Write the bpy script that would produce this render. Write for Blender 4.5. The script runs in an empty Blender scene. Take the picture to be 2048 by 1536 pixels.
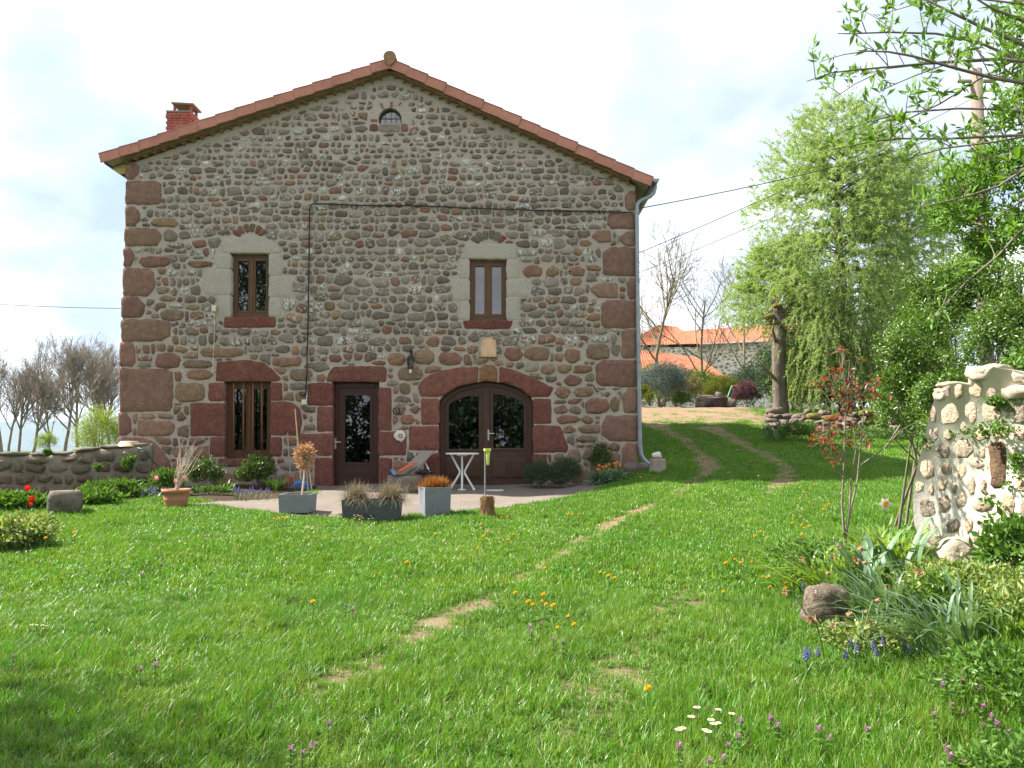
import bpy, bmesh, math, random
import numpy as np
from mathutils import Vector, Matrix

random.seed(11)
RNG = np.random.default_rng(11)
SC = bpy.context.scene
COL = SC.collection

# ------------------------------------------------------------------ camera
FPX = 1656.0                      # focal length in pixels of the 2048-wide photograph
PITCH = math.atan(112.0 / FPX)
CAMZ = 0.92                       # z = 0 is the door threshold
cam_data = bpy.data.cameras.new("camera")
cam_data.sensor_width = 36.0
cam_data.lens = 36.0 * FPX / 2048.0
cam_data.clip_start = 0.05
cam_data.clip_end = 40000.0
cam = bpy.data.objects.new("camera", cam_data)
cam.location = (0, 0, CAMZ)
cam.rotation_euler = (math.pi / 2 + PITCH, 0, 0)
COL.objects.link(cam)
SC.camera = cam

# ------------------------------------------------------------------ sky, sun, exposure
SUN_EL = math.radians(47.0)
SUN_BEHIND = math.radians(13.0)   # sun stands to the left and slightly behind the facade
SUNV = Vector((-math.cos(SUN_BEHIND) * math.cos(SUN_EL), math.sin(SUN_BEHIND) * math.cos(SUN_EL), math.sin(SUN_EL)))
world = bpy.data.worlds.new("World")
SC.world = world
world.use_nodes = True
wt = world.node_tree
wn, wl = wt.nodes, wt.links
bg = wn["Background"]
sky = wn.new("ShaderNodeTexSky")
sky.sky_type = 'NISHITA'
sky.sun_disc = False
sky.sun_elevation = SUN_EL
sky.sun_rotation = math.atan2(SUNV.x, SUNV.y)
sky.altitude = 900
sky.air_density = 1.0
sky.dust_density = 0.8
tc = wn.new("ShaderNodeTexCoord")
# clouds: noise on the sky plane (direction divided by its height), so that they flatten towards the horizon
sep = wn.new("ShaderNodeSeparateXYZ"); wl.new(tc.outputs["Generated"], sep.inputs[0])
zz = wn.new("ShaderNodeMath"); zz.operation = 'MAXIMUM'; wl.new(sep.outputs[2], zz.inputs[0]); zz.inputs[1].default_value = 0.0
za = wn.new("ShaderNodeMath"); za.operation = 'ADD'; wl.new(zz.outputs[0], za.inputs[0]); za.inputs[1].default_value = 0.32
dx = wn.new("ShaderNodeMath"); dx.operation = 'DIVIDE'; wl.new(sep.outputs[0], dx.inputs[0]); wl.new(za.outputs[0], dx.inputs[1])
dy = wn.new("ShaderNodeMath"); dy.operation = 'DIVIDE'; wl.new(sep.outputs[1], dy.inputs[0]); wl.new(za.outputs[0], dy.inputs[1])
cmb = wn.new("ShaderNodeCombineXYZ"); wl.new(dx.outputs[0], cmb.inputs[0]); wl.new(dy.outputs[0], cmb.inputs[1])
mp = wn.new("ShaderNodeMapping"); wl.new(cmb.outputs[0], mp.inputs[0])
mp.inputs["Location"].default_value = (5.25, 5.8, 0.0)
mp.inputs["Scale"].default_value = (1.0, 0.8, 1.0)
nz = wn.new("ShaderNodeTexNoise"); wl.new(mp.outputs[0], nz.inputs["Vector"])
nz.inputs["Scale"].default_value = 1.1; nz.inputs["Detail"].default_value = 7.0; nz.inputs["Roughness"].default_value = 0.52
nz.inputs["Distortion"].default_value = 0.35
cr = wn.new("ShaderNodeValToRGB"); wl.new(nz.outputs["Fac"], cr.inputs[0])
cr.color_ramp.elements[0].position = 0.36; cr.color_ramp.elements[0].color = (0.30, 0.30, 0.30, 1)
cr.color_ramp.elements[1].position = 0.60; cr.color_ramp.elements[1].color = (1, 1, 1, 1)
nz2 = wn.new("ShaderNodeTexNoise"); wl.new(mp.outputs[0], nz2.inputs["Vector"])
nz2.inputs["Scale"].default_value = 1.5; nz2.inputs["Detail"].default_value = 5.0
cr2 = wn.new("ShaderNodeValToRGB"); wl.new(nz2.outputs["Fac"], cr2.inputs[0])
cr2.color_ramp.elements[0].position = 0.36; cr2.color_ramp.elements[0].color = (0.20, 0.24, 0.30, 1)
cr2.color_ramp.elements[1].position = 0.60; cr2.color_ramp.elements[1].color = (0.62, 0.62, 0.62, 1)
sm = wn.new("ShaderNodeVectorMath"); sm.operation = 'SCALE'; wl.new(sky.outputs[0], sm.inputs[0]); sm.inputs["Scale"].default_value = 0.075
mx = wn.new("ShaderNodeMix"); mx.data_type = 'RGBA'
hz = wn.new("ShaderNodeMapRange"); wl.new(sep.outputs[2], hz.inputs[0]); hz.inputs[1].default_value = 0.0; hz.inputs[2].default_value = 0.38; hz.inputs[3].default_value = 0.97; hz.inputs[4].default_value = 0.0
cov = wn.new("ShaderNodeMath"); cov.operation = 'MAXIMUM'; wl.new(cr.outputs[0], cov.inputs[0]); wl.new(hz.outputs[0], cov.inputs[1])   # the layer closes towards the horizon
wl.new(cov.outputs[0], mx.inputs[0]); wl.new(sm.outputs[0], mx.inputs[6]); wl.new(cr2.outputs[0], mx.inputs[7])
wl.new(mx.outputs[2], bg.inputs[0])
bg.inputs[1].default_value = 1.0

sun_data = bpy.data.lights.new("sun", 'SUN')
sun_data.energy = 4.6
sun_data.angle = math.radians(0.9)
sun_data.color = (1.0, 0.95, 0.86)
sun = bpy.data.objects.new("sun", sun_data)
sun.rotation_euler = (-SUNV).to_track_quat('-Z', 'Y').to_euler()
sun.location = (-30, 10, 40)
COL.objects.link(sun)

SC.render.engine = 'CYCLES'
SC.view_settings.view_transform = 'Standard'
SC.view_settings.look = 'None'
SC.view_settings.exposure = 1.76
SC.view_settings.gamma = 1.0
SC.view_settings.use_curve_mapping = False
SC.cycles.use_denoising = True
try:
    SC.cycles.denoiser = 'OPENIMAGEDENOISE'
except Exception:
    pass
SC.cycles.max_bounces = 7
SC.cycles.diffuse_bounces = 3
SC.cycles.glossy_bounces = 3
SC.cycles.transmission_bounces = 5
SC.cycles.transparent_max_bounces = 8
SC.cycles.sample_clamp_indirect = 6.0
SC.cycles.caustics_reflective = False
SC.cycles.caustics_refractive = False

# ------------------------------------------------------------------ geometry helpers
CT, ST = math.cos(PITCH), math.sin(PITCH)

def ray(px, py):
    u = (px - 1024.0) / FPX
    v = (768.0 - py) / FPX
    return np.array([u, CT - v * ST, ST + v * CT])

def at(px, py, Y):
    """world point seen at a pixel of the photograph, at distance Y"""
    d = ray(px, py)
    return np.array([0, 0, CAMZ]) + d * (Y / d[1])

_LY = np.array([-40, 0, 4, 8, 11, 13, 15, 17, 30, 60, 90, 140, 400, 1500, 20000.])
_LZ = np.array([-.8, -.66, -.62, -.46, -.30, -.17, -.10, 0, .12, .15, -1.0, -6, -30, -75, -80.])
_RY = np.array([-40, 0, 4, 8, 11, 13, 15, 17, 20, 25, 30, 34, 38, 45, 80, 200, 1500, 20000.])
_RZ = np.array([-.8, -.66, -.60, -.42, -.17, .0, .15, .40, .68, 1.2, 1.82, 2.25, 2.4, 2.45, 2.6, 2, -70, -80.])

def sstep(a, b, x):
    t = np.clip((x - a) / (b - a), 0, 1)
    return t * t * (3 - 2 * t)

def gz(x, y):
    """height of the ground"""
    x = np.asarray(x, float); y = np.asarray(y, float)
    l = np.interp(y, _LY, _LZ); r = np.interp(y, _RY, _RZ)
    b = sstep(0.8, 3.2, x)
    z = l * (1 - b) + r * b
    # planting bank on the right
    bank = sstep(2.15, 3.7, x) * sstep(2.0, 4.5, y) * (1 - sstep(8.0, 10.5, y))
    z = z + 0.36 * bank
    near = 1 - sstep(40, 80, y)
    z = z + near * (0.022 * np.sin(1.9 * x + 0.7 * y) * np.sin(1.3 * y + .4 * x) + 0.012 * np.sin(4.1 * x - 2.2 * y))
    return z

def ground(px, py):
    """where the line of sight through a pixel meets the ground"""
    d = ray(px, py); o = np.array([0, 0, CAMZ])
    t = np.linspace(1.5, 60, 3000)
    p = o + t[:, None] * d
    h = p[:, 2] - gz(p[:, 0], p[:, 1])
    i = np.argmax(h < 0)
    if h[i] >= 0:
        i = len(t) - 1
    q = p[i].copy(); q[2] = float(gz(q[0], q[1]))
    return q

def gp(x, y):
    return np.array([x, y, float(gz(x, y))])

def on_ground(px, Y):
    """the ground point at distance Y in the column of a pixel"""
    x = (px - 1024.0) / FPX * Y * 1.0
    return gp(x, Y)

BASE = {}

def tag(o, label=None, cat=None, group=None, kind=None):
    if label: o["label"] = label
    if cat: o["category"] = cat
    if group: o["group"] = group
    if kind: o["kind"] = kind
    return o

def thing(name, label, cat, loc=(0, 0, 0), group=None):
    o = bpy.data.objects.new(name, None)
    o.empty_display_size = 0.2
    o.location = tuple(float(c) for c in loc)
    COL.objects.link(o)
    BASE[o.name] = np.array(o.location)
    return tag(o, label, cat, group, "thing" if name.endswith("wall") else None)

def link(name, me, mat=None, parent=None, loc=None):
    o = bpy.data.objects.new(name, me)
    COL.objects.link(o)
    if mat is not None and not me.materials:
        me.materials.append(mat)
    if parent is not None:
        o.parent = parent
    if loc is not None:
        o.location = tuple(float(c) for c in loc)
    return o

def np_mesh(name, V, F, smooth=False):
    """F: (n,3) or (n,4) int array, or a list of such arrays"""
    V = np.ascontiguousarray(V, dtype=np.float32)
    Fs = F if isinstance(F, list) else [F]
    Fs = [np.ascontiguousarray(f, dtype=np.int32) for f in Fs if len(f)]
    me = bpy.data.meshes.new(name)
    me.vertices.add(len(V)); me.vertices.foreach_set("co", V.ravel())
    nl = sum(f.size for f in Fs); nf = sum(len(f) for f in Fs)
    me.loops.add(nl); me.polygons.add(nf)
    me.loops.foreach_set("vertex_index", np.concatenate([f.ravel() for f in Fs]))
    tot = np.concatenate([np.full(len(f), f.shape[1], np.int32) for f in Fs])
    st = np.concatenate([[0], np.cumsum(tot)[:-1]]).astype(np.int32)
    me.polygons.foreach_set("loop_start", st)
    try:
        me.polygons.foreach_set("loop_total", tot)
    except Exception:
        pass
    if smooth:
        me.polygons.foreach_set("use_smooth", np.ones(nf, bool))
    me.update(calc_edges=True)
    return me

def rel(V, parent):
    """vertices relative to the root thing of a parent (world position minus its base)"""
    if parent is None:
        return np.asarray(V, float)
    r = parent
    while r.parent is not None:
        r = r.parent
    b = BASE.get(r.name)
    return np.asarray(V, float) - b if b is not None else np.asarray(V, float)

def obj_np(name, V, F, mat, parent=None, smooth=False, loc=None):
    """one mesh object from world-space vertices; a top-level mesh gets its origin at loc"""
    V = np.asarray(V, float)
    if parent is None and loc is not None:
        V = V - np.asarray(loc, float)
        o = link(name, np_mesh(name, V, F, smooth), mat, None, loc)
        BASE[o.name] = np.asarray(loc, float)
        return o
    return link(name, np_mesh(name, rel(V, parent), F, smooth), mat, parent)

def set_col(me, cols):
    a = me.attributes.new("Col", 'FLOAT_COLOR', 'POINT')
    a.data.foreach_set("color", np.ascontiguousarray(cols, dtype=np.float32).ravel())

def frame_of(t):
    t = t / (np.linalg.norm(t) + 1e-9)
    ref = np.array([0, 0, 1.]) if abs(t[2]) < 0.9 else np.array([1., 0, 0])
    u = np.cross(t, ref); u /= np.linalg.norm(u)
    v = np.cross(t, u)
    return u, v

def tubes_np(polys, k=5, cap=False):
    """many tapered tubes at once; polys: [(points (n,3), radii (n,))]"""
    Vs, Fs, off = [], [], 0
    ang = np.arange(k) * 2 * np.pi / k
    ca, sa = np.cos(ang), np.sin(ang)
    for pts, rad in polys:
        pts = np.asarray(pts, float); n = len(pts)
        rad = np.broadcast_to(np.asarray(rad, float), (n,))
        t = np.gradient(pts, axis=0)
        t /= np.linalg.norm(t, axis=1)[:, None] + 1e-9
        m = t.mean(0); 
        ref = np.array([0.13, 0.09, 1.]) if abs(m[2]) < 0.85 * np.linalg.norm(m) else np.array([1., .1, .05])
        u = np.cross(t, ref); u /= np.linalg.norm(u, axis=1)[:, None] + 1e-9
        v = np.cross(t, u)
        ring = pts[:, None, :] + rad[:, None, None] * (ca[None, :, None] * u[:, None, :] + sa[None, :, None] * v[:, None, :])
        Vs.append(ring.reshape(-1, 3))
        i = np.arange(n - 1)[:, None] * k; j = np.arange(k)[None, :]; jn = (j + 1) % k
        q = np.stack([i + j, i + jn, i + k + jn, i + k + j], -1).reshape(-1, 4) + off
        Fs.append(q)
        off += n * k
        if cap:
            Vs.append(pts[[0, -1]])
            c0, c1 = off, off + 1
            b0 = off - n * k; b1 = off - k
            jj = np.arange(k); jj1 = (jj + 1) % k
            Fs.append(np.stack([np.full(k, c0), b0 + jj1, b0 + jj, b0 + jj], -1)[:, [0, 1, 2, 2]][:, :3].repeat(1, 0) if False else np.stack([np.full(k, c0), b0 + jj1, b0 + jj], -1))
            Fs.append(np.stack([np.full(k, c1), b1 + jj, b1 + jj1], -1))
            off += 2
    V = np.concatenate(Vs)
    Q = [f for f in Fs if f.shape[1] == 4]; T = [f for f in Fs if f.shape[1] == 3]
    out = []
    if Q: out.append(np.concatenate(Q))
    if T: out.append(np.concatenate(T))
    return V, out

class B:
    """collects simple shapes and links them as ONE mesh object"""
    def __init__(s): s.V = []; s.F = []
    def add(s, V, F):
        o = len(s.V); s.V.extend([tuple(map(float, v)) for v in V]); s.F.extend([tuple(int(i) + o for i in f) for f in F]); return s
    def box(s, c, size, rz=0.0, rot=None):
        hx, hy, hz = [d / 2 for d in size]
        P = np.array([[x, y, z] for x in (-hx, hx) for y in (-hy, hy) for z in (-hz, hz)])
        if rot is not None: P = P @ np.array(rot.to_3x3()).T
        elif rz:
            cc, ss = math.cos(rz), math.sin(rz)
            P = P @ np.array([[cc, ss, 0], [-ss, cc, 0], [0, 0, 1]])
        P = P + np.asarray(c, float)
        return s.add(P, [(0, 1, 3, 2), (4, 6, 7, 5), (0, 4, 5, 1), (2, 3, 7, 6), (0, 2, 6, 4), (1, 5, 7, 3)])
    def span(s, a, b):
        a = np.asarray(a, float); b = np.asarray(b, float)
        return s.box((a + b) / 2, np.abs(b - a))
    def tube(s, pts, r, k=8, cap=True):
        V, Fl = tubes_np([(np.asarray(pts, float), r)], k, cap)
        return s.add(V, [tuple(f) for F in Fl for f in F])
    def bar(s, a, b, r, k=8): return s.tube([a, b], r, k)
    def lathe(s, prof, c, k=20, wob=0.0):
        c = np.asarray(c, float); n = len(prof); V = []
        for r, z in prof:
            for j in range(k):
                a = 2 * math.pi * j / k; rr = r * (1 + wob * random.uniform(-1, 1))
                V.append((c[0] + rr * math.cos(a), c[1] + rr * math.sin(a), c[2] + z))
        F = [(i * k + j, i * k + (j + 1) % k, (i + 1) * k + (j + 1) % k, (i + 1) * k + j) for i in range(n - 1) for j in range(k)]
        F.append(tuple(range(k))[::-1]); F.append(tuple((n - 1) * k + j for j in range(k)))
        return s.add(V, F)
    def prism(s, poly, y0, y1):
        """polygon of (x, z) extruded from y0 (towards the camera) to y1"""
        n = len(poly)
        V = [(x, y0, z) for x, z in poly] + [(x, y1, z) for x, z in poly]
        F = [tuple(range(n)), tuple(range(2 * n - 1, n - 1, -1))] + [(i, i + n, (i + 1) % n + n, (i + 1) % n) for i in range(n)]
        return s.add(V, F)
    def obj(s, name, mat, parent=None, smooth=False, loc=None, bevel=0.0):
        V = np.array(s.V)
        if parent is None and loc is not None:
            V = V - np.asarray(loc, float)
        else:
            V = rel(V, parent)
        me = bpy.data.meshes.new(name)
        me.from_pydata(V.tolist(), [], s.F)
        bm = bmesh.new(); bm.from_mesh(me)
        bmesh.ops.recalc_face_normals(bm, faces=bm.faces)
        if bevel > 0:
            bmesh.ops.bevel(bm, geom=[e for e in bm.edges if len(e.link_faces) == 2 and e.calc_face_angle(0) > 0.5], offset=bevel, segments=2, affect='EDGES', profile=0.6)
        bm.to_mesh(me); bm.free()
        if smooth:
            me.polygons.foreach_set("use_smooth", np.ones(len(me.polygons), bool))
        o = link(name, me, mat, parent, loc if parent is None else None)
        if parent is None and loc is not None: BASE[o.name] = np.asarray(loc, float)
        return o

def rock_np(c, size, seed, sub=2, jag=0.22, rz=0.0, flat=0.0):
    """a rough stone: subdivided box-ish ball pushed about by smooth noise"""
    r = np.random.default_rng(seed)
    bm = bmesh.new(); bmesh.ops.create_icosphere(bm, subdivisions=sub, radius=1.0)
    V = np.array([v.co[:] for v in bm.verts]); F = np.array([[v.index for v in f.verts] for f in bm.faces]); bm.free()
    # boxier
    m = np.max(np.abs(V), axis=1)[:, None]
    V = V * (0.55 + 0.45 / m)
    d = np.zeros(len(V))
    for k in range(6):
        w = r.normal(0, 1, 3) * (1.2 + 0.7 * k); d += np.sin(V @ w + r.uniform(0, 6.28)) / (1 + .6 * k)
    V = V * (1 + jag * 0.5 * d[:, None])
    V = V + r.normal(0, jag * (.16 if sub > 2 else .08), V.shape) * (.6 if sub > 2 else 1)
    if flat: V[:, 2] = np.minimum(V[:, 2], flat)
    V = V * np.asarray(size) / 2
    cc, ss = math.cos(rz), math.sin(rz)
    V = V @ np.array([[cc, ss, 0], [-ss, cc, 0], [0, 0, 1]])
    return V + np.asarray(c, float), F

def unit(a):
    return a / (np.linalg.norm(a, axis=-1, keepdims=True) + 1e-9)

def leaves_np(pos, d, nrm, L, W, fold=0.25, mid=0.45):
    """rhombic leaves folded along the midrib"""
    pos = np.asarray(pos, float); N = len(pos)
    d = unit(np.asarray(d, float)); s = unit(np.cross(d, nrm)); n = np.cross(s, d)
    L = np.broadcast_to(np.asarray(L, float), (N,))[:, None]; W = np.broadcast_to(np.asarray(W, float), (N,))[:, None]
    V = np.empty((N, 4, 3))
    V[:, 0] = pos
    V[:, 1] = pos + d * L * mid + s * W / 2 + n * W * fold
    V[:, 2] = pos + d * L - n * L * 0.08
    V[:, 3] = pos + d * L * mid - s * W / 2 + n * W * fold
    b = np.arange(N)[:, None] * 4
    F = np.concatenate([b + np.array([0, 1, 2]), b + np.array([0, 2, 3])], 0)
    return V.reshape(-1, 3), F

def ribbon_np(curves, widths, vee=0.25):
    """strap leaves: curves list of (n,3), tapering to a point, V-shaped section"""
    Vs, Fs, off = [], [], 0
    for P, w in zip(curves, widths):
        P = np.asarray(P, float); n = len(P)
        t = unit(np.gradient(P, axis=0))
        side = np.cross(t, np.array([0, 0, 1.0])); side = unit(side + 1e-6)
        up = np.cross(side, t)
        tt = np.linspace(0, 1, n)
        ww = w * np.minimum(1, 0.55 + 1.2 * tt) * np.clip((1 - tt) * 3.2, 0.02, 1) / 2
        a = P + side * ww[:, None] + up * (ww * vee)[:, None]; c = P - side * ww[:, None] + up * (ww * vee)[:, None]
        V = np.stack([a, P, c], 1).reshape(-1, 3)
        i = np.arange(n - 1)[:, None] * 3
        F = np.concatenate([i + np.array([0, 1, 4, 3]), i + np.array([1, 2, 5, 4])], 0) + off
        Vs.append(V); Fs.append(F); off += len(V)
    return np.concatenate(Vs), np.concatenate(Fs)

# ------------------------------------------------------------------ materials
def nodes_of(name):
    m = bpy.data.materials.new(name); m.use_nodes = True
    nt = m.node_tree
    return m, nt, nt.nodes, nt.links, nt.nodes["Principled BSDF"]

def mixc(nt, fac, a, b, mode='MIX'):
    n = nt.nodes.new("ShaderNodeMix"); n.data_type = 'RGBA'; n.blend_type = mode
    for inp, v in ((n.inputs[0], fac), (n.inputs[6], a), (n.inputs[7], b)):
        if isinstance(v, bpy.types.NodeSocket): nt.links.new(v, inp)
        elif isinstance(v, (int, float)): inp.default_value = v
        else: inp.default_value = (*v, 1)
    return n.outputs[2]

def noise(nt, scale, detail=4.0, rough=0.55, vec=None, stretch=None, dist=0.0):
    n = nt.nodes.new("ShaderNodeTexNoise")
    n.inputs["Scale"].default_value = scale; n.inputs["Detail"].default_value = detail
    n.inputs["Roughness"].default_value = rough; n.inputs["Distortion"].default_value = dist
    if vec is None:
        vec = nt.nodes.new("ShaderNodeNewGeometry").outputs["Position"]
    if stretch:
        mp = nt.nodes.new("ShaderNodeMapping"); mp.inputs["Scale"].default_value = stretch
        nt.links.new(vec, mp.inputs[0]); vec = mp.outputs[0]
    nt.links.new(vec, n.inputs["Vector"])
    return n.outputs["Fac"]

def ramp(nt, fac, p0, p1, c0=(0, 0, 0), c1=(1, 1, 1)):
    r = nt.nodes.new("ShaderNodeValToRGB"); nt.links.new(fac, r.inputs[0])
    r.color_ramp.elements[0].position = p0; r.color_ramp.elements[0].color = (*c0, 1)
    r.color_ramp.elements[1].position = p1; r.color_ramp.elements[1].color = (*c1, 1)
    return r.outputs[0]

def bump(nt, b, h, strength=0.4, dist=0.01, prev=None):
    n = nt.nodes.new("ShaderNodeBump"); n.inputs["Strength"].default_value = strength; n.inputs["Distance"].default_value = dist
    nt.links.new(h, n.inputs["Height"])
    if prev is not None: nt.links.new(prev, n.inputs["Normal"])
    nt.links.new(n.outputs[0], b.inputs["Normal"])
    return n.outputs[0]

def surf(name, c1, c2, scale=6.0, rough=0.85, bscale=60.0, bstr=0.35, bdist=0.006, metal=0.0, spots=None, stretch=None, spec=0.35, fine=None):
    """two-tone noisy surface with fine relief; spots = (colour, scale, threshold)"""
    m, nt, N, L, b = nodes_of(name)
    f = ramp(nt, noise(nt, scale, 5, .6, stretch=stretch), 0.34, 0.66)
    c = mixc(nt, f, c1, c2)
    if fine:
        c = mixc(nt, ramp(nt, noise(nt, fine[1], 3, .6), 0.42, 0.62), c, fine[0])
    for sp in ([spots] if spots and not isinstance(spots, list) else spots or []):
        c = mixc(nt, ramp(nt, noise(nt, sp[1], 4, .6, dist=.3), sp[2], sp[2] + 0.05), c, sp[0])
    L.new(c, b.inputs["Base Color"])
    b.inputs["Roughness"].default_value = rough; b.inputs["Metallic"].default_value = metal
    b.inputs["Specular IOR Level"].default_value = spec
    if bstr: bump(nt, b, noise(nt, bscale, 5, .65, stretch=stretch), bstr, bdist)
    return m

def plain(name, c, rough=0.5, metal=0.0, var=0.18):
    return surf(name, tuple(x * (1 - var) for x in c), tuple(min(1, x * (1 + var)) for x in c), 9.0, rough, 80, 0.12, 0.003, metal)

def leafmat(name, c1, c2, trans=0.35, rough=0.5, patch=1.2, spec=0.3, c3=None, f3=0.12, tint=(1.25, 1.15, 0.5)):
    m, nt, N, L, b = nodes_of(name)
    g = N.new("ShaderNodeNewGeometry")
    c = mixc(nt, g.outputs["Random Per Island"], c1, c2)
    c = mixc(nt, ramp(nt, noise(nt, patch, 2), .35, .7, (0, 0, 0), (.5, .5, .5)), c, c2)
    if c3:
        m2 = N.new("ShaderNodeMath"); m2.operation = 'MULTIPLY'; L.new(g.outputs["Random Per Island"], m2.inputs[0]); m2.inputs[1].default_value = 37.0
        m3 = N.new("ShaderNodeMath"); m3.operation = 'FRACT'; L.new(m2.outputs[0], m3.inputs[0])
        m4 = N.new("ShaderNodeMath"); m4.operation = 'LESS_THAN'; L.new(m3.outputs[0], m4.inputs[0]); m4.inputs[1].default_value = f3
        c = mixc(nt, m4.outputs[0], c, c3)
    L.new(c, b.inputs["Base Color"]); b.inputs["Roughness"].default_value = rough; b.inputs["Specular IOR Level"].default_value = spec
    tr = N.new("ShaderNodeBsdfTranslucent")
    tcn = mixc(nt, 1.0, c, tint, 'MULTIPLY'); L.new(tcn, tr.inputs[0])
    ms = N.new("ShaderNodeMixShader"); ms.inputs[0].default_value = trans
    L.new(b.outputs[0], ms.inputs[1]); L.new(tr.outputs[0], ms.inputs[2])
    L.new(ms.outputs[0], N["Material Output"].inputs[0])
    return m

def stone_material(name, bs=28.0, lichen=(0.52, 0.51, 0.46)):
    """colour and lichen amount of each stone come from its own Col attribute"""
    m, nt, N, L, b = nodes_of(name)
    a = N.new("ShaderNodeAttribute"); a.attribute_name = "Col"
    n1 = noise(nt, 9.0, 5, .65); n2 = noise(nt, 42.0, 4, .6)
    v = ramp(nt, n1, .28, .72, (.72, .72, .72), (1.28, 1.25, 1.22))
    c = mixc(nt, 1.0, a.outputs["Color"], v, 'MULTIPLY')
    v2 = ramp(nt, n2, .32, .68, (.66, .66, .66), (1.34, 1.32, 1.30))
    c = mixc(nt, 1.0, c, v2, 'MULTIPLY')
    c = mixc(nt, ramp(nt, noise(nt, 16.0, 6, .75, dist=.6), .60, .68, (0, 0, 0), (.38, .38, .38)), c, (.07, .055, .042))
    # ochre and dark staining
    c = mixc(nt, ramp(nt, noise(nt, 3.1, 4, .6), .54, .74, (0, 0, 0), (.5, .5, .5)), c, (.22, .14, .07))
    # lichen: more of it where the stone's alpha is high
    ln = noise(nt, 20.0, 6, .72, dist=.5)
    ad = N.new("ShaderNodeMath"); ad.operation = 'MULTIPLY_ADD'; L.new(a.outputs["Alpha"], ad.inputs[0]); ad.inputs[1].default_value = 0.19; L.new(ln, ad.inputs[2])
    c = mixc(nt, ramp(nt, ad.outputs[0], .70, .735), c, lichen)
    L.new(c, b.inputs["Base Color"]); b.inputs["Roughness"].default_value = 0.92; b.inputs["Specular IOR Level"].default_value = 0.2
    p = bump(nt, b, n2, 0.9, 0.02)
    bump(nt, b, noise(nt, bs * 4, 4, .7), 0.45, 0.006, p)
    return m

M = {}
M['stone'] = stone_material('weathered_stone')
M['mortar'] = surf('lime_mortar', (.37, .31, .255), (.47, .40, .335), 1.1, 0.95, 38, 0.7, 0.016, fine=((.33, .275, .225), 26), spots=[((.21, .175, .125), 2.6, .62), ((.42, .37, .31), 1.9, .68)], spec=0.1)
M['granite'] = surf('pale_granite', (.36, .315, .26), (.43, .38, .32), 3.0, .92, 90, .3, .004, fine=((.30, .265, .22), 60), spots=((.50, .455, .40), 80, .60), spec=.15)
M['white_mortar'] = surf('pale_lime_mortar', (.58, .53, .45), (.72, .68, .60), 2.2, 0.95, 30, 0.3, 0.015, spec=0.1)
M['tile'] = surf('clay_tile', (.36, .15, .105), (.47, .20, .14), 3.5, 0.85, 60, .3, .004, spots=[((.30, .27, .20), 26, .66), ((.55, .45, .38), 60, .70)])
M['tile_old'] = surf('old_mossy_tile', (.22, .105, .065), (.33, .17, .10), 7, 0.9, 50, .5, .006, spots=[((.16, .15, .05), 12, .52)])
M['tile_far'] = surf('orange_roof_tile', (.37, .105, .05), (.47, .165, .085), .9, 0.9, 10, .4, .03, fine=((.29, .085, .045), 5))
M['brick'] = surf('red_brick', (.20, .066, .048), (.27, .098, .07), 8, 0.9, 60, .4, .005, spots=((.5, .42, .36), 40, .66))
M['zinc'] = surf('zinc', (.24, .26, .28), (.30, .32, .34), 5, 0.5, 40, .05, .002, metal=0.35)
M['dark_metal'] = plain('black_iron', (.03, .03, .032), .5, .4)
M['steel'] = plain('brushed_steel', (.55, .55, .55), .3, .9, .05)
M['rust'] = surf('rusty_red_iron', (.16, .055, .035), (.22, .075, .045), 20, .75, 120, .3, .002)
M['wood_frame'] = surf('golden_brown_joinery', (.095, .042, .015), (.13, .059, .022), 3, .45, 30, .15, .002, stretch=(30, 30, 2))
M['wood_dark'] = surf('dark_brown_joinery', (.036, .013, .009), (.052, .019, .013), 3, .42, 30, .15, .002, stretch=(30, 30, 2))
M['wood_mid'] = surf('red_brown_joinery', (.05, .022, .013), (.072, .031, .018), 3, .42, 30, .15, .002, stretch=(30, 30, 2))
M['wood_pale'] = surf('pale_softwood', (.50, .36, .18), (.62, .46, .25), 4, .7, 30, .2, .003, stretch=(2, 12, 12))
M['wood_grey'] = surf('weathered_wood', (.22, .18, .14), (.34, .29, .24), 5, .85, 40, .5, .005, stretch=(14, 14, 2))
M['white_paint'] = surf('white_paint', (.66, .65, .62), (.76, .75, .73), 6, .5, 60, .1, .002)
M['cream_plastic'] = plain('cream_plastic', (.62, .58, .40), .5, 0, .05)
M['bark'] = surf('bark', (.085, .065, .048), (.16, .13, .10), 9, .95, 26, 1.0, .03, stretch=(1, 1, .35), spots=[((.22, .19, .05), 9, .62)])
M['bark_far'] = surf('grey_bark', (.17, .14, .11), (.26, .215, .17), 3, .95, 10, .3, .02)
M['bark_lichen'] = surf('lichened_bark', (.15, .13, .085), (.24, .20, .11), 3, .95, 10, .3, .02)
M['twig'] = surf('twig', (.15, .12, .09), (.23, .19, .145), 9, .9, 60, .3, .004)
M['twig_pale'] = surf('pale_twig', (.40, .30, .23), (.52, .42, .34), 9, .9, 60, .2, .003)
M['terracotta'] = surf('terracotta', (.36, .155, .09), (.43, .19, .115), 9, .8, 60, .2, .003)
M['planter'] = surf('grey_fibre_clay', (.17, .18, .195), (.21, .22, .235), 7, .7, 90, .2, .002, stretch=(1, 1, 6))
M['planter_dark'] = surf('charcoal_fibre_clay', (.055, .06, .066), (.08, .085, .09), 7, .75, 90, .2, .002, stretch=(1, 1, 6))
M['planter_light'] = surf('pale_grey_fibre_clay', (.15, .16, .18), (.19, .20, .22), 7, .7, 90, .2, .002)
M['soil'] = surf('soil', (.05, .035, .025), (.08, .058, .04), 20, 1, 60, .8, .02)
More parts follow.
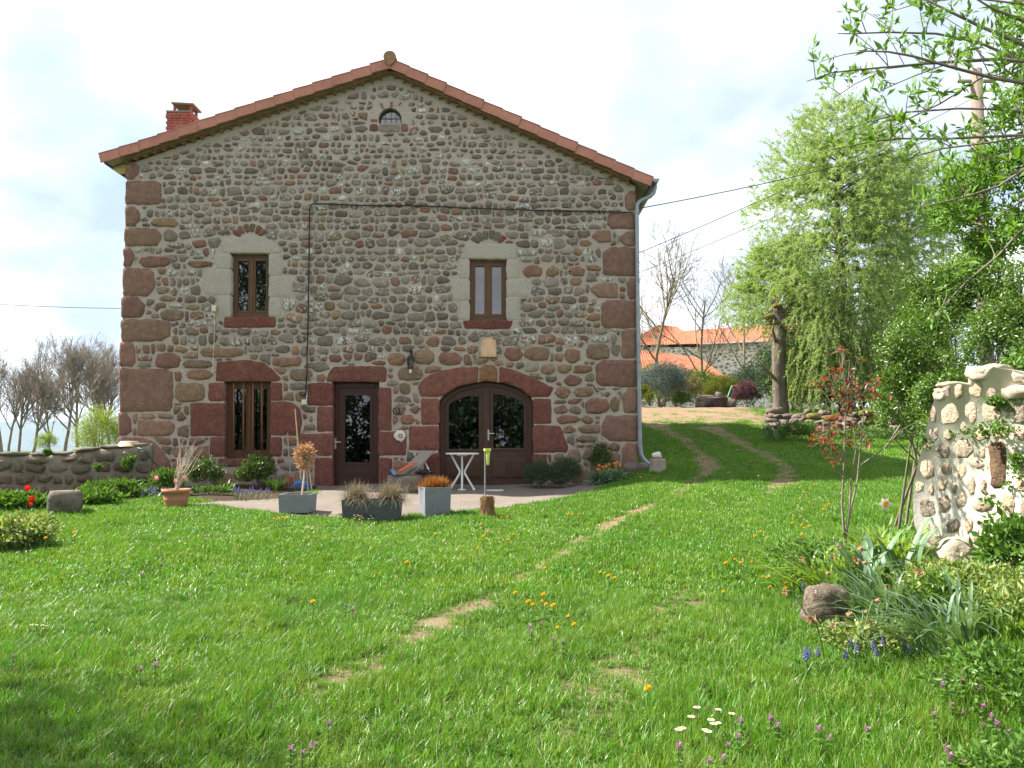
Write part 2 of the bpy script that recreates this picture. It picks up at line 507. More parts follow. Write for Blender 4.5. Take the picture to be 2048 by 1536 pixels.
M['concrete'] = surf('patio_concrete', (.135, .108, .086), (.195, .16, .13), 1.4, .92, 60, .45, .008, fine=((.155, .13, .105), 24), spots=((.12, .11, .07), 3.3, .66))
M['rock'] = surf('rough_rock', (.085, .072, .055), (.18, .15, .115), 5, .95, 22, .9, .02, spots=[((.30, .28, .24), 18, .66), ((.14, .13, .035), 5, .62)])
M['red_rock'] = surf('brown_rock', (.085, .058, .043), (.20, .15, .115), 9, .95, 30, 1.0, .035, spots=((.34, .30, .26), 34, .60))
M['pale_rock'] = surf('pale_rock', (.34, .275, .20), (.46, .39, .30), 6, .95, 22, .7, .02, spots=((.20, .15, .04), 6, .64))
M['moss'] = surf('moss', (.10, .095, .015), (.19, .165, .03), 8, 1, 50, 1, .02)
M['hose'] = plain('green_hose', (.015, .05, .035), .5)
M['rubber'] = plain('black_cable', (.02, .02, .022), .6)
M['lichen_white'] = plain('white_pebble', (.62, .61, .58), .9)

def glassmat(name, ior=1.9, dark=0.55):
    m, nt, N, L, b = nodes_of(name)
    fr = N.new("ShaderNodeFresnel"); fr.inputs[0].default_value = ior
    tr = N.new("ShaderNodeBsdfTransparent"); tr.inputs[0].default_value = (dark, dark, dark, 1)
    gl = N.new("ShaderNodeBsdfGlossy"); gl.inputs["Roughness"].default_value = 0.015; gl.inputs[0].default_value = (1, 1, 1, 1)
    # slightly wavy old panes
    bp = N.new("ShaderNodeBump"); bp.inputs["Strength"].default_value = 0.02; bp.inputs["Distance"].default_value = 0.02
    L.new(noise(nt, 2.2, 1), bp.inputs["Height"]); L.new(bp.outputs[0], gl.inputs["Normal"])
    ms = N.new("ShaderNodeMixShader"); L.new(fr.outputs[0], ms.inputs[0]); L.new(tr.outputs[0], ms.inputs[1]); L.new(gl.outputs[0], ms.inputs[2])
    L.new(ms.outputs[0], N["Material Output"].inputs[0])
    return m
M['glass'] = glassmat('window_glass')
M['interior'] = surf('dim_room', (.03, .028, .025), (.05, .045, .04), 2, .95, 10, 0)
# ------------------------------------------------------------------ ground
def vnoise(x, y, seed=0):
    r = np.random.default_rng(seed).random((64, 64))
    xi = np.floor(x).astype(int); yi = np.floor(y).astype(int)
    fx = x - xi; fy = y - yi
    fx = fx * fx * (3 - 2 * fx); fy = fy * fy * (3 - 2 * fy)
    a = r[xi % 64, yi % 64]; b = r[(xi + 1) % 64, yi % 64]; c = r[xi % 64, (yi + 1) % 64]; d = r[(xi + 1) % 64, (yi + 1) % 64]
    return (a * (1 - fx) + b * fx) * (1 - fy) + (c * (1 - fx) + d * fx) * fy

def pts_ground(l):
    return np.array([ground(a, b)[:2] for a, b in l])

TRACKS = [
    [(600, 1420, .10, .2), (640, 1385, .11, .4), (700, 1345, .13, .68), (760, 1310, .13, .72), (830, 1275, .12, .7), (900, 1235, .13, .72), (960, 1200, .13, .76), (1010, 1178, .13, .72),
     (1090, 1130, .15, .75), (1150, 1090, .15, .7), (1230, 1045, .17, .85), (1290, 1018, .17, .85), (1340, 995, .17, .6), (1400, 962, .22, .74), (1420, 935, .32, .86), (1390, 900, .25, .78),
     (1350, 870, .32, .78), (1310, 850, .6, .85)],
    [(1150, 1480, .25, .2), (1180, 1420, .26, .4), (1230, 1370, .28, .6), (1290, 1290, .2, .35), (1350, 1220, .3, .55), (1400, 1150, .2, .2), (1500, 1010, .2, .25), (1570, 965, .34, .9),
     (1575, 940, .26, .78), (1530, 910, .25, .78), (1470, 880, .30, .78), (1420, 855, .6, .85)],
]
_TR = []
for tr in TRACKS:
    P = pts_ground([(a, b) for a, b, _, _ in tr])
    _TR.append((P, np.array([w for _, _, w, _ in tr]), np.array([s for *_, s in tr])))

def bare(x, y):
    """0 = closed turf, 1 = bare earth of the wheel tracks and the drive"""
    x = np.asarray(x, float); y = np.asarray(y, float)
    n = vnoise(x * 3.1, y * 3.1, 3) * .6 + vnoise(x * 8.3, y * 8.3, 4) * .4
    out = np.zeros_like(x)
    for P, w, s in _TR:
        for i in range(len(P) - 1):
            a, b = P[i], P[i + 1]; ab = b - a
            t = np.clip(((x - a[0]) * ab[0] + (y - a[1]) * ab[1]) / (ab @ ab + 1e-9), 0, 1)
            d = np.hypot(x - a[0] - t * ab[0], y - a[1] - t * ab[1])
            ww = w[i] + (w[i + 1] - w[i]) * t; ss = s[i] + (s[i + 1] - s[i]) * t
            out = np.maximum(out, ss * (1 - sstep(0.55, 1.25, (d + (n - .5) * .34) / ww)))
    drive = sstep(26.0, 28.0, y + (n - .5) * 3) * (1 - sstep(37, 39, y)) * sstep(2.5, 3.5, x) * (1 - sstep(8.8, 10.0, x + (n - .5) * 2))
    out = np.maximum(out, drive * (0.72 + .35 * n))
    return np.clip(out, 0, 1)

def axis(lo, hi, step, far_lo, far_hi, g=1.35):
    a = list(np.arange(lo, hi + step / 2, step)); d = step
    while a[-1] < far_hi: d *= g; a.append(a[-1] + d)
    d = step; 
    while a[0] > far_lo: d *= g; a.insert(0, a[0] - d)
    return np.array(a)
gx = axis(-10, 12, .14, -20000, 20000)
gy = np.concatenate([axis(1.5, 19, .14, -40, 19.01, 1.4)[:-1], axis(19.1, 40, .3, 19.1, 20000)])
GX, GY = np.meshgrid(gx, gy)
V = np.stack([GX.ravel(), GY.ravel(), gz(GX.ravel(), GY.ravel())], 1)
nx, ny = len(gx), len(gy)
i = (np.arange(ny - 1)[:, None] * nx + np.arange(nx - 1)[None, :]).ravel()
ground_obj = obj_np("ground", V, np.stack([i, i + 1, i + nx + 1, i + nx], 1), None, smooth=True)
bb = bare(V[:, 0], V[:, 1])
bed = ((V[:, 0] < -3.75) & (V[:, 0] > -12) & (V[:, 1] > 14.35 + .25 * np.sin(V[:, 0] * 1.7)) & (V[:, 1] < 18)).astype(float)
set_col(ground_obj.data, np.stack([bb, bed, bb * 0, bb * 0 + 1], 1))
def ground_material():
    m, nt, N, L, b = nodes_of("turf_and_earth")
    a = N.new("ShaderNodeAttribute"); a.attribute_name = "Col"
    sp = N.new("ShaderNodeSeparateColor"); L.new(a.outputs["Color"], sp.inputs[0])
    earth = mixc(nt, ramp(nt, noise(nt, 3, 6, .7), .3, .7), (.20, .13, .08), (.29, .205, .135))
    earth = mixc(nt, ramp(nt, noise(nt, 45, 3, .6), .55, .68), earth, (.20, .11, .075))
    earth = mixc(nt, ramp(nt, noise(nt, 70, 2, .6), .66, .72), earth, (.55, .46, .38))
    turf = mixc(nt, ramp(nt, noise(nt, 5, 5, .6), .3, .7), (.035, .062, .012), (.07, .11, .022))
    L.new(mixc(nt, sp.outputs[1], mixc(nt, sp.outputs[0], turf, earth), (.06, .045, .03)), b.inputs["Base Color"])
    b.inputs["Roughness"].default_value = 1.0; b.inputs["Specular IOR Level"].default_value = .1
    bump(nt, b, noise(nt, 30, 5, .7), .8, .03)
    return m
ground_obj.data.materials.append(ground_material())
tag(ground_obj, kind="structure")

# patio: one concrete apron laid on the ground
PATIO = pts_ground([(385, 1013), (470, 1019), (560, 1029), (640, 1036), (700, 1039), (800, 1036), (870, 1028), (940, 1024), (1000, 1018), (1080, 1007), (1150, 994), (1205, 977), (1228, 968)])
PATIO = np.concatenate([PATIO, [[1.9, 17.02], [-4.0, 17.02]], pts_ground([(632, 990), (600, 993), (560, 999), (480, 1002), (430, 1004), (385, 1009)])])
def inside(poly, x, y):
    c = np.zeros(np.shape(x), bool); n = len(poly)
    for k in range(n):
        (x1, y1), (x2, y2) = poly[k], poly[(k + 1) % n]
        c ^= ((y1 > y) != (y2 > y)) & (x < (x2 - x1) * (y - y1) / (y2 - y1 + 1e-12) + x1)
    return c
st = .07
ax = np.arange(PATIO[:, 0].min() - .1, PATIO[:, 0].max() + .1, st); ay = np.arange(PATIO[:, 1].min() - .1, PATIO[:, 1].max() + .1, st)
AX, AY = np.meshgrid(ax, ay)
ok = inside(PATIO, AX[:-1, :-1] + st / 2, AY[:-1, :-1] + st / 2)
nn = len(ax); idx = (np.arange(len(ay) - 1)[:, None] * nn + np.arange(nn - 1)[None, :])[ok]
F = np.stack([idx, idx + 1, idx + nn + 1, idx + nn], 1); u, inv = np.unique(F, return_inverse=True)
PV = np.stack([AX.ravel(), AY.ravel(), gz(AX.ravel(), AY.ravel()) + .012], 1)[u]
patio = obj_np("patio_pavement", PV, inv.reshape(F.shape), M['concrete'], smooth=True)
tag(patio, kind="structure")

# ------------------------------------------------------------------ house
YF = 17.0                                        # plane of the facade
def fx(px, py, Y=YF):
    p = at(px, py, Y); return (p[0], p[2])
def loop(pts, Y=YF): return [fx(a, b, Y) for a, b in pts]
def rectpx(x0, y0, x1, y1): return [(x0, y1), (x1, y1), (x1, y0), (x0, y0)]

house = thing("farmhouse", "old two-storey stone farmhouse with low gable roof of clay tiles", "house", (-2.75, 17.0, 0.0))

def plate(name, outer, holes, y0, y1, mat, parent, smooth=False, col=None):
    """flat plate (x, z loops) with holes, from y0 (front) to y1 (back)"""
    bm = bmesh.new(); b = BASE[house.name] if parent is not None else np.zeros(3)
    loops = [outer] + holes
    layers = []
    for y in (y0, y1):
        es, vl = [], []
        for lp in loops:
            vs = [bm.verts.new((x - b[0], y - b[1], z - b[2])) for x, z in lp]
            es += [bm.edges.new((vs[k], vs[(k + 1) % len(vs)])) for k in range(len(vs))]
            vl.append(vs)
        bmesh.ops.triangle_fill(bm, use_beauty=True, edges=es)
        layers.append(vl)
    for va, vb in zip(*layers):
        n = len(va)
        for k in range(n):
            bm.faces.new((va[k], va[(k + 1) % n], vb[(k + 1) % n], vb[k]))
    bmesh.ops.recalc_face_normals(bm, faces=bm.faces)
    me = bpy.data.meshes.new(name); bm.to_mesh(me); bm.free()
    return link(name, me, mat, parent)

ARCH = [(879, 972), (879, 814), (881, 803), (887, 794), (897, 786), (915, 776), (940, 769), (970, 764), (1003, 767), (1030, 775), (1050, 786), (1060, 796), (1064, 806), (1065, 816), (1065, 972)]
ATTIC = [(757, 247), (757, 234), (761, 225), (769, 218), (780, 215), (791, 218), (799, 225), (803, 234), (803, 247)]
OPEN = {'ul': rectpx(462, 507, 537, 633), 'ur': rectpx(940, 518, 1012, 640), 'll': rectpx(450, 764, 540, 915), 'dr': rectpx(666, 765, 756, 974), 'arch': ARCH, 'attic': ATTIC}
def grow_loop(l, g):
    a = np.array(l, float); c = (a.min(0) + a.max(0)) / 2; h = (a.max(0) - a.min(0)) / 2
    return [tuple(c + (p - c) * (h + g) / h) for p in a]

XL, XR = at(245, 640, YF)[0], at(1273, 640, YF)[0]
def zpx(py, px=760): return at(px, py, YF)[2]
gable = [(XL, -.6), (XR, -.6), (XR, at(1270, 372, YF)[2]), (at(780, 142, YF)[0], at(780, 142, YF)[2]), (XL, at(250, 330, YF)[2])]
wall = plate("wall", gable, [loop(grow_loop(l, 2.5 if k != 'attic' else 0)) for k, l in OPEN.items()], YF, YF + .42, M['mortar'], house)
YB = 27.2
for x, ztop in ((XL + .2, gable[4][1]), (XR - .2, gable[2][1])):
    b = B()
    b.box((x, (YF + .42 + YB) / 2, (ztop - .6) / 2), (.4, YB - YF - .42, ztop + .6)); b.obj("side_wall", M['mortar'], house)
b = B(); b.prism(gable, YB, YB + .4); b.obj("rear_wall", M['mortar'], house)
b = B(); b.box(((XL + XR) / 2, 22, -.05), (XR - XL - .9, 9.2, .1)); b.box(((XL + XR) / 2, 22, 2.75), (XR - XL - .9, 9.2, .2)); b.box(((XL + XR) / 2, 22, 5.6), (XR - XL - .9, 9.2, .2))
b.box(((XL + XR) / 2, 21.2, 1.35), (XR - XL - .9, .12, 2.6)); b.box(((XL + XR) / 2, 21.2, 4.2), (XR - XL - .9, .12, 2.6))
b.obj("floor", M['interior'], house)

# ---- stones
NF = np.array([0, -1.0, 0])
def stone_mesh(P3, nrm, proud, back, edge=.86, dome=1.0, jit=.18, rs=None, fine=False):
    """P3: outline on the wall plane; returns V, F (quads), F (tris)"""
    n = len(P3); c = P3.mean(0); rs = rs or RNG
    r0 = P3 - nrm * back
    r1 = P3 + nrm * (proud * .3)
    r2 = c + (P3 - c) * edge + nrm * (proud * (.85 + jit * rs.uniform(-1, 1, n)))[:, None]
    rings = [r0, r1, r2]
    if fine: rings.append(c + (P3 - c) * edge * .6 + nrm * (proud * (dome + jit * rs.uniform(-1, 1, n)))[:, None])
    V = np.concatenate(rings + [(c + nrm * proud * dome * (1 + jit * rs.uniform(-1, 1)))[None]])
    Q = []
    for k in range(len(rings) - 1):
        j = np.arange(n); j1 = (j + 1) % n
        Q.append(np.stack([k * n + j, k * n + j1, (k + 1) * n + j1, (k + 1) * n + j], 1))
    o = (len(rings) - 1) * n; j = np.arange(n)
    T = np.stack([o + j, o + (j + 1) % n, np.full(n, len(V) - 1)], 1)
    return V, np.concatenate(Q), T

def densify(pts, step, jit, rs):
    pts = np.array(pts, float); out = []
    for k in range(len(pts)):
        a, b_ = pts[k], pts[(k + 1) % len(pts)]; m = max(1, int(np.hypot(*(b_ - a)) / step))
        for t in range(m):
            q = a + (b_ - a) * t / m
            out.append(q + (rs.uniform(-jit, jit, 2) if jit else 0))
    return np.array(out)

def round_poly(pts, r):
    """cut the corners of a polygon"""
    pts = np.array(pts, float); out = []; n = len(pts)
    for k in range(n):
        p, a, c = pts[k], pts[k - 1], pts[(k + 1) % n]
        for q in (a, c):
            d = q - p; l = np.hypot(*d); out.append(p + d / l * min(r, l * .33))
    return out

RED, RED2 = (.155, .058, .045), (.175, .072, .055)
QUOIN = [(.225, .125, .098), (.215, .128, .094), (.20, .112, .086), (.235, .145, .102)]
GRAN = (.40, .365, .305)
DRESSED = []                                       # (name, polygon px, colour, lichen)
def dr(name, x0, y0, x1, y1, col, lich=0.0, poly=None):
    DRESSED.append((name, poly or rectpx(x0, y0, x1, y1), col, lich))
for q in [(252, 325, 277, 359, 1), (251, 362, 323, 409, 1), (250, 413, 281, 453, 1), (249, 456, 324, 492, 1), (247, 495, 268, 533, 0), (245, 536, 309, 592, 0), (243, 594, 289, 635, 0), (242, 639, 341, 682, 1),
          (239.5, 684, 270, 733, .6), (239, 737, 346, 823, 1), (237, 825, 262, 871, 0), (276, 841, 349, 872, 0)]:
    dr("quoin", q[0], q[1], q[2], q[3], QUOIN[len(DRESSED) % 4], .35 * q[4])
dr("quoin", 0, 0, 0, 0, QUOIN[1], .2, [(235, 945), (340, 945), (343, 925), (318, 893), (300, 876), (236, 874)])
for q in [(1250, 381, 1270, 422, 0), (1215, 427, 1270, 458, 0), (1240, 463, 1270, 492, 0), (1184, 461, 1222, 485, 0), (1205, 494, 1271.5, 552, .3), (1254, 556, 1271.5, 598, 0), (1181, 566, 1236, 595, .3),
          (1203, 601, 1272, 656, .2), (1243, 659, 1273, 716, 0), (1192, 720, 1274, 773, .4), (1246, 776, 1275, 827, 0), (1203, 831, 1276, 882, .2), (1244, 886, 1276.5, 945, 0)]:
    dr("quoin", q[0], q[1], q[2], q[3], QUOIN[len(DRESSED) % 4], .35 * q[4])
# granite surrounds of the upper windows
dr("lintel", 0, 0, 0, 0, GRAN, 0, [(444, 506), (562, 506), (563, 497), (540, 480), (525, 473), (450, 472), (443, 485)])
for q in [(431, 507, 461.5, 537), (408, 538, 461.5, 589), (435, 590, 461.5, 634), (537.5, 507, 563, 551), (537.5, 552, 582, 594), (537.5, 595, 561, 633)]: dr("jamb_stone", *q, GRAN)
dr("window_sill_stone", 0, 0, 0, 0, (.15, .058, .042), .1, [(446, 655), (552, 655), (552, 634), (449, 634)])
dr("lintel", 0, 0, 0, 0, GRAN, 0, [(921, 517.5), (1032, 517.5), (1033, 500), (1028, 488), (935, 487), (928, 497)])
for q in [(918, 518, 939.5, 557), (906, 558, 939.5, 601), (918, 603, 939.5, 640), (1012.5, 518, 1038, 557), (1012.5, 558, 1058, 593), (1012.5, 594, 1038, 640)]: dr("jamb_stone", *q, GRAN)
dr("window_sill_stone", 0, 0, 0, 0, (.15, .058, .042), .1, [(930, 658), (1020, 658), (1027, 641), (924, 641)])
# red dressed stone round the ground floor openings
dr("lintel", 0, 0, 0, 0, (.17, .066, .048), .15, [(431, 763), (560, 763), (561, 756), (545, 738), (525, 724), (490, 720), (433, 724)])
for q in [(417, 765, 449.5, 802), (381, 806, 449.5, 872), (420, 874, 449.5, 914), (540.5, 765, 564, 801), (540.5, 874, 564, 913), (436, 917, 551, 933)]: dr("jamb_stone", *q, RED2 if q[0] != 436 else (.15, .07, .05))
dr("jamb_stone", 0, 0, 0, 0, RED, 0, [(540.5, 871), (600, 871), (604, 845), (600, 818), (585, 804), (540.5, 803)])
dr("lintel", 0, 0, 0, 0, RED2, 0, [(652, 763.5), (773, 763.5), (774, 737), (766, 732), (668, 733), (657, 745)])
for q in [(615, 766, 665.5, 811), (634, 813, 665.5, 863), (597, 867, 665.5, 912), (629, 916, 665.5, 988), (756.5, 775, 783, 861), (756.5, 863, 813, 911), (756.5, 916, 784, 975)]: dr("jamb_stone", *q, RED if random.random() < .5 else RED2)
dr("voussoir", 0, 0, 0, 0, RED2, .1, [(839, 793), (880, 794), (887, 791), (897, 784), (915, 774), (940, 767), (956.5, 764), (956.5, 734), (920, 735), (880, 742), (850, 754), (836, 772)])
dr("voussoir", 0, 0, 0, 0, (.20, .11, .055), .1, [(958.5, 763.5), (970, 762), (995.5, 764), (994, 735), (985, 729), (966, 730), (959, 738)])
dr("voussoir", 0, 0, 0, 0, RED, 0, [(998, 765), (1003, 765), (1030, 773), (1050, 784), (1060, 794), (1098, 794), (1108, 776), (1085, 765), (1055, 750), (1025, 738), (999, 734)])
for q in [(842, 797, 878.5, 849), (818, 852, 878.5, 901), (1065.5, 798, 1103, 847), (1065.5, 908, 1094, 948)]: dr("jamb_stone", *q, RED if random.random() < .5 else RED2)
dr("jamb_stone", 0, 0, 0, 0, RED, 0, [(878.5, 973), (878.5, 905), (866, 907), (848, 925), (844, 973)])
dr("jamb_stone", 0, 0, 0, 0, RED2, 0, [(1065.5, 905), (1134, 905), (1137, 895), (1121, 851), (1065.5, 850)])
for q in [(740, 248, 756, 263, RED2), (757, 248, 800, 264, (.24, .215, .18)), (801, 248, 816, 263, QUOIN[0])]: dr("attic_sill_stone", *q[:4], q[4], .3)
# relieving arches over the upper windows: little voussoirs
for cx_, cy_, r_, cols in ((500, 484, 33, [RED2, (.17, .08, .05), (.15, .1, .06), (.14, .1, .07), (.17, .08, .05), RED2]), (978, 498, 34, [(.14, .115, .09)] * 5 + [RED2])):
    for k in range(6):
        a0 = math.radians(150 - k * 20); a1 = math.radians(150 - k * 20 - 17)
        rr = [(r_ - 8 if False else r_ * .58), r_ * 1.12]
        dr("voussoir", 0, 0, 0, 0, cols[k], .3, [(cx_ + rr[0] * 1.25 * math.cos(a0), cy_ - rr[0] * math.sin(a0)), (cx_ + rr[0] * 1.25 * math.cos(a1), cy_ - rr[0] * math.sin(a1)),
                                                (cx_ + rr[1] * 1.15 * math.cos(a1), cy_ - rr[1] * math.sin(a1)), (cx_ + rr[1] * 1.15 * math.cos(a0), cy_ - rr[1] * math.sin(a0))])
BRN = [(.235, .155, .098), (.235, .135, .09), (.205, .145, .10), (.22, .118, .085)]
for k, q in enumerate([(350, 766, 409, 803), (374, 740, 425, 759), (366, 720, 425, 737), (311, 707, 361, 736), (399, 696, 487, 714), (544, 715, 604, 733), (579, 738, 624, 762), (279, 513, 340, 534), (303, 437, 356, 455),
        (375, 521, 425, 535), (321, 619, 368, 641), (1008, 695, 1045, 721), (1049, 695, 1099, 721), (1129, 696, 1161, 726), (1172, 687, 1219, 719), (877, 705, 924, 730), (828, 699, 869, 729), (775, 707, 811, 730),
        (795, 735, 847, 761), (1127, 751, 1164, 772), (1082, 727, 1111, 750), (1110, 773, 1140, 797), (1148, 775, 1186, 794), (1171, 797, 1217, 828), (1220, 793, 1239, 824), (1107, 811, 1136, 828), (1139, 811, 1162, 828),
        (1113, 831, 1160, 847), (1162, 831, 1187, 847), (1126, 852, 1151, 868), (1152, 871, 1195, 885), (1045, 531, 1085, 554), (1093, 532, 1118, 554), (1137, 534, 1171, 553), (790, 806, 812, 830), (801, 829, 829, 850)]):
    dr("stone", *q, BRN[k % 4], .2)

# the mask of wall left for rubble
MX0, MY0, MW, MH = 230, 125, 1056, 870
yy, xx = np.mgrid[0:MH, 0:MW]; PXX = xx + MX0; PYY = yy + MY0
def below_roof(px, py):
    return py > np.where(px < 780, 162 + (780 - px) * .336, 162 + (px - 780) * .452)
mask = below_roof(PXX, PYY) & (PXX > 249 - (PYY - 350) * .0255) & (PXX < 1268 + (PYY - 380) * .013) & (PYY < 990)
for l in OPEN.values():
    mask &= ~inside(np.array(grow_loop(l, 4)), PXX, PYY)
mask &= ~inside(np.array([(735, 250), (737, 225), (752, 204), (780, 196), (808, 204), (824, 228), (822, 250)]), PXX, PYY)
for nme, pl, *_ in DRESSED:
    mask &= ~inside(np.array(grow_loop(pl, 2.0)), PXX, PYY)

def rubble_polys(mask, rowh, seed, gap, n=11, wr=(.8, 2.1), lim=1.5):
    """coursed rubble: every stone owns the cells nearest to it in its own stretched metric; outlines by marching outwards"""
    rs = np.random.default_rng(seed); H, W = mask.shape
    S = []; y = 4.0
    while y < H:
        h = rowh(y) * rs.uniform(.8, 1.2); x = rs.uniform(-10, 5); ph = rs.uniform(0, 6.3)
        while x < W:
            w = h * rs.uniform(*wr) * (0.55 if rs.random() < .16 else 1)
            S.append((x + w / 2, y + h / 2 + h * .2 * math.sin(x / 55 + ph) + h * .08 * math.sin(x / 21 + 2 * ph) + rs.normal(0, h * .13), w / 2, h / 2 * rs.uniform(.7, 1.3)))
            x += w
        y += h
    S = np.array(S)
    ins = (S[:, 0] >= 0) & (S[:, 0] < W - 1) & (S[:, 1] >= 0) & (S[:, 1] < H - 1)
    S = S[ins]; S = S[mask[S[:, 1].astype(int), S[:, 0].astype(int)]]
    best = np.full((H, W), 1e9, np.float32); lab = np.full((H, W), -1, np.int32)
    for k, (cx, cy, a, b_) in enumerate(S):
        x0, x1 = int(max(0, cx - a * 2)), int(min(W, cx + a * 2 + 1)); y0, y1 = int(max(0, cy - b_ * 2)), int(min(H, cy + b_ * 2 + 1))
        gy_, gx_ = np.mgrid[y0:y1, x0:x1]
        d = np.abs((gx_ - cx) / a) ** 2.3 + np.abs((gy_ - cy) / b_) ** 2.3
        bb_ = best[y0:y1, x0:x1]; m_ = d < bb_
        bb_[m_] = d[m_]; lab[y0:y1, x0:x1][m_] = k
    lab[~mask] = -2
    ang = np.arange(n) * 2 * np.pi / n
    out = []
    for k, (cx, cy, a, b_) in enumerate(S):
        aa = ang + rs.uniform(-.26, .26, n)
        dx_, dy_ = np.cos(aa) * a, np.sin(aa) * b_
        t = np.linspace(.12, lim, 40)
        X = cx + dx_[:, None] * t; Y = cy + dy_[:, None] * t
        xi = np.clip(X.astype(int), 0, W - 1); yi = np.clip(Y.astype(int), 0, H - 1)
        bad = (lab[yi, xi] != k) | (X < 0) | (X > W - 1) | (Y < 0) | (Y > H - 1)
        first = np.where(bad.any(1), bad.argmax(1), 39)
        r = t[first]; px_len = np.hypot(dx_, dy_)
        r = r - gap(cy) / px_len * rs.uniform(.7, 1.3, n)
        r = np.minimum(r, 1.32) * rs.uniform(.84, 1.06, n)
        r = .84 * r + .08 * (np.roll(r, 1) + np.roll(r, -1))
        if r.min() < .12: r = np.maximum(r, .12)
        P = np.stack([cx + dx_ * r, cy + dy_ * r], 1)
        A = .5 * abs(np.dot(P[:, 0], np.roll(P[:, 1], 1)) - np.dot(P[:, 1], np.roll(P[:, 0], 1)))
        out.append((A, P))
    return out

def rowh(y):
    y = y + MY0
    return np.interp(y, [150, 330, 450, 640, 700, 760, 990], [13, 13.5, 15.5, 16, 20.5, 23.5, 25])
polys = rubble_polys(mask, rowh, 5, lambda y: np.interp(y + MY0, [150, 300, 420, 650, 990], [3.2, 2.6, 2.0, 1.8, 2.0]))
free = mask.copy()                                # second pass: pinning stones into the bare patches that are left
for A, P in polys:
    c = P.mean(0); Pg = c + (P - c) * (1 + 5.0 / (np.sqrt(A) + 1)); x0, y0 = np.maximum(Pg.min(0).astype(int), 0); x1, y1 = Pg.max(0).astype(int) + 2
    sub = free[y0:y1, x0:x1]
    if sub.size: sub &= ~inside(Pg, *np.meshgrid(np.arange(x0, x0 + sub.shape[1]), np.arange(y0, y0 + sub.shape[0])))
for hh, sd in ((15, 51), (10, 52)):
    extra = [p for p in rubble_polys(free, lambda y: hh, sd, lambda y: 1.6) if p[0] > (60 if hh > 12 else 34)]
    polys += extra
    for A, P in extra:
        c = P.mean(0); Pg = c + (P - c) * (1 + 5.0 / (np.sqrt(A) + 1)); x0, y0 = np.maximum(Pg.min(0).astype(int), 0); x1, y1 = Pg.max(0).astype(int) + 2
        sub = free[y0:y1, x0:x1]
        if sub.size: sub &= ~inside(Pg, *np.meshgrid(np.arange(x0, x0 + sub.shape[1]), np.arange(y0, y0 + sub.shape[0])))
polys = [p for p in polys if p[0] > 28]
polys.sort(key=lambda p: -p[0])
GREY = [(.205, .172, .140), (.170, .143, .117), (.235, .20, .165), (.19, .153, .12), (.155, .128, .102), (.25, .218, .182)]
def rubble_col(px, py, rs):
    red = np.interp(py, [150, 450, 640, 720, 900], [.12, .16, .10, .55, .6]) + (.25 if px < 420 or px > 1150 else 0) * (py > 480)
    if rs.random() < red:
        c = BRN[rs.integers(4)] if rs.random() < .75 else QUOIN[rs.integers(4)]
    else: c = GREY[rs.integers(6)]
    s = rs.uniform(.8, 1.22)
    li = rs.choice([0.0, .35, .75, 1.15], p=[.38, .32, .2, .10]) if py < 720 else rs.choice([0, .2], p=[.8, .2])
    if py < 640 and rs.random() < .02: return (.52 * s, .50 * s, .46 * s, 0)
    return (c[0] * s, c[1] * s, c[2] * s, li)

def col_obj(name, V, Fl, cols, parent, mat=None, smooth=True):
    me = np_mesh(name, rel(V, parent), Fl, smooth)
    set_col(me, cols)
    return link(name, me, mat or M['stone'], parent)

rs = np.random.default_rng(8)
n_single = 0; small = []
for nme, pl, c, li in DRESSED:
    fine = nme == "stone"
    p2 = round_poly(pl, 5 if nme == "quoin" else 8 if fine else 3)
    if nme == "quoin":                            # worn, uneven corners on the inner side
        q0 = np.array(pl, float); cx_ = q0[:, 0].mean(); inner_ = lambda p: (p[0] > cx_) if cx_ < 760 else (p[0] < cx_)
        p2 = []
        for k in range(len(q0)):
            p, a, c_ = q0[k], q0[k - 1], q0[(k + 1) % len(q0)]; r_ = rs.uniform(5, 17) if inner_(p) else rs.uniform(1.5, 4)
            for w in (a, c_): d_ = w - p; l_ = np.hypot(*d_); p2.append(p + d_ / l_ * min(r_ * rs.uniform(.6, 1.3), l_ * .38))
    if fine: p2 = round_poly(p2, 4)
    p2 = densify(p2, 8, 1.5 if nme == 'quoin' else .9 if not fine else 1.8, rs)
    P3 = np.array([at(a, b_, YF) for a, b_ in p2])
    proud = {"quoin": .022, "stone": .035, "voussoir": .018}.get(nme, .012) * (.45 if c is GRAN else 1)
    V, Q, T = stone_mesh(P3, NF, proud, .40 if nme in ("lintel", "jamb_stone", "voussoir") else .12, .965 if not fine else .85, 1.05, .10 if not fine else .3, rs, True)
    s = rs.uniform(.88, 1.12)
    col_obj(nme, V, [Q, T], np.tile([c[0] * s, c[1] * s, c[2] * s, li], (len(V), 1)), wall, M['granite'] if c is GRAN else None, smooth=fine)
    n_single += fine
for A, P in polys:
    px, py = P.mean(0) + (MX0, MY0)
    P3 = np.array([at(a + MX0, b_ + MY0, YF) for a, b_ in P])[::-1]
    V, Q, T = stone_mesh(P3, NF, rs.uniform(.018, .042), .03, rs.uniform(.72, .86), 1.15, .3, rs)
    C = np.tile(rubble_col(px, py, rs), (len(V), 1))
    if n_single < 300:
        col_obj("stone", V, [Q, T], C, wall); n_single += 1
    else: small.append((V, Q, T, C))
def join_small(name, lst, parent, mat=None):
    o = 0; Vs, Qs, Ts, Cs = [], [], [], []
    for V, Q, T, C in lst:
        Vs.append(V); Qs.append(Q + o); Ts.append(T + o); Cs.append(C); o += len(V)
    ob = col_obj(name, np.concatenate(Vs), [np.concatenate(Qs), np.concatenate(Ts)], np.concatenate(Cs), parent, mat)
    ob["kind"] = "stuff"; return ob
join_small("rubble", small, wall)
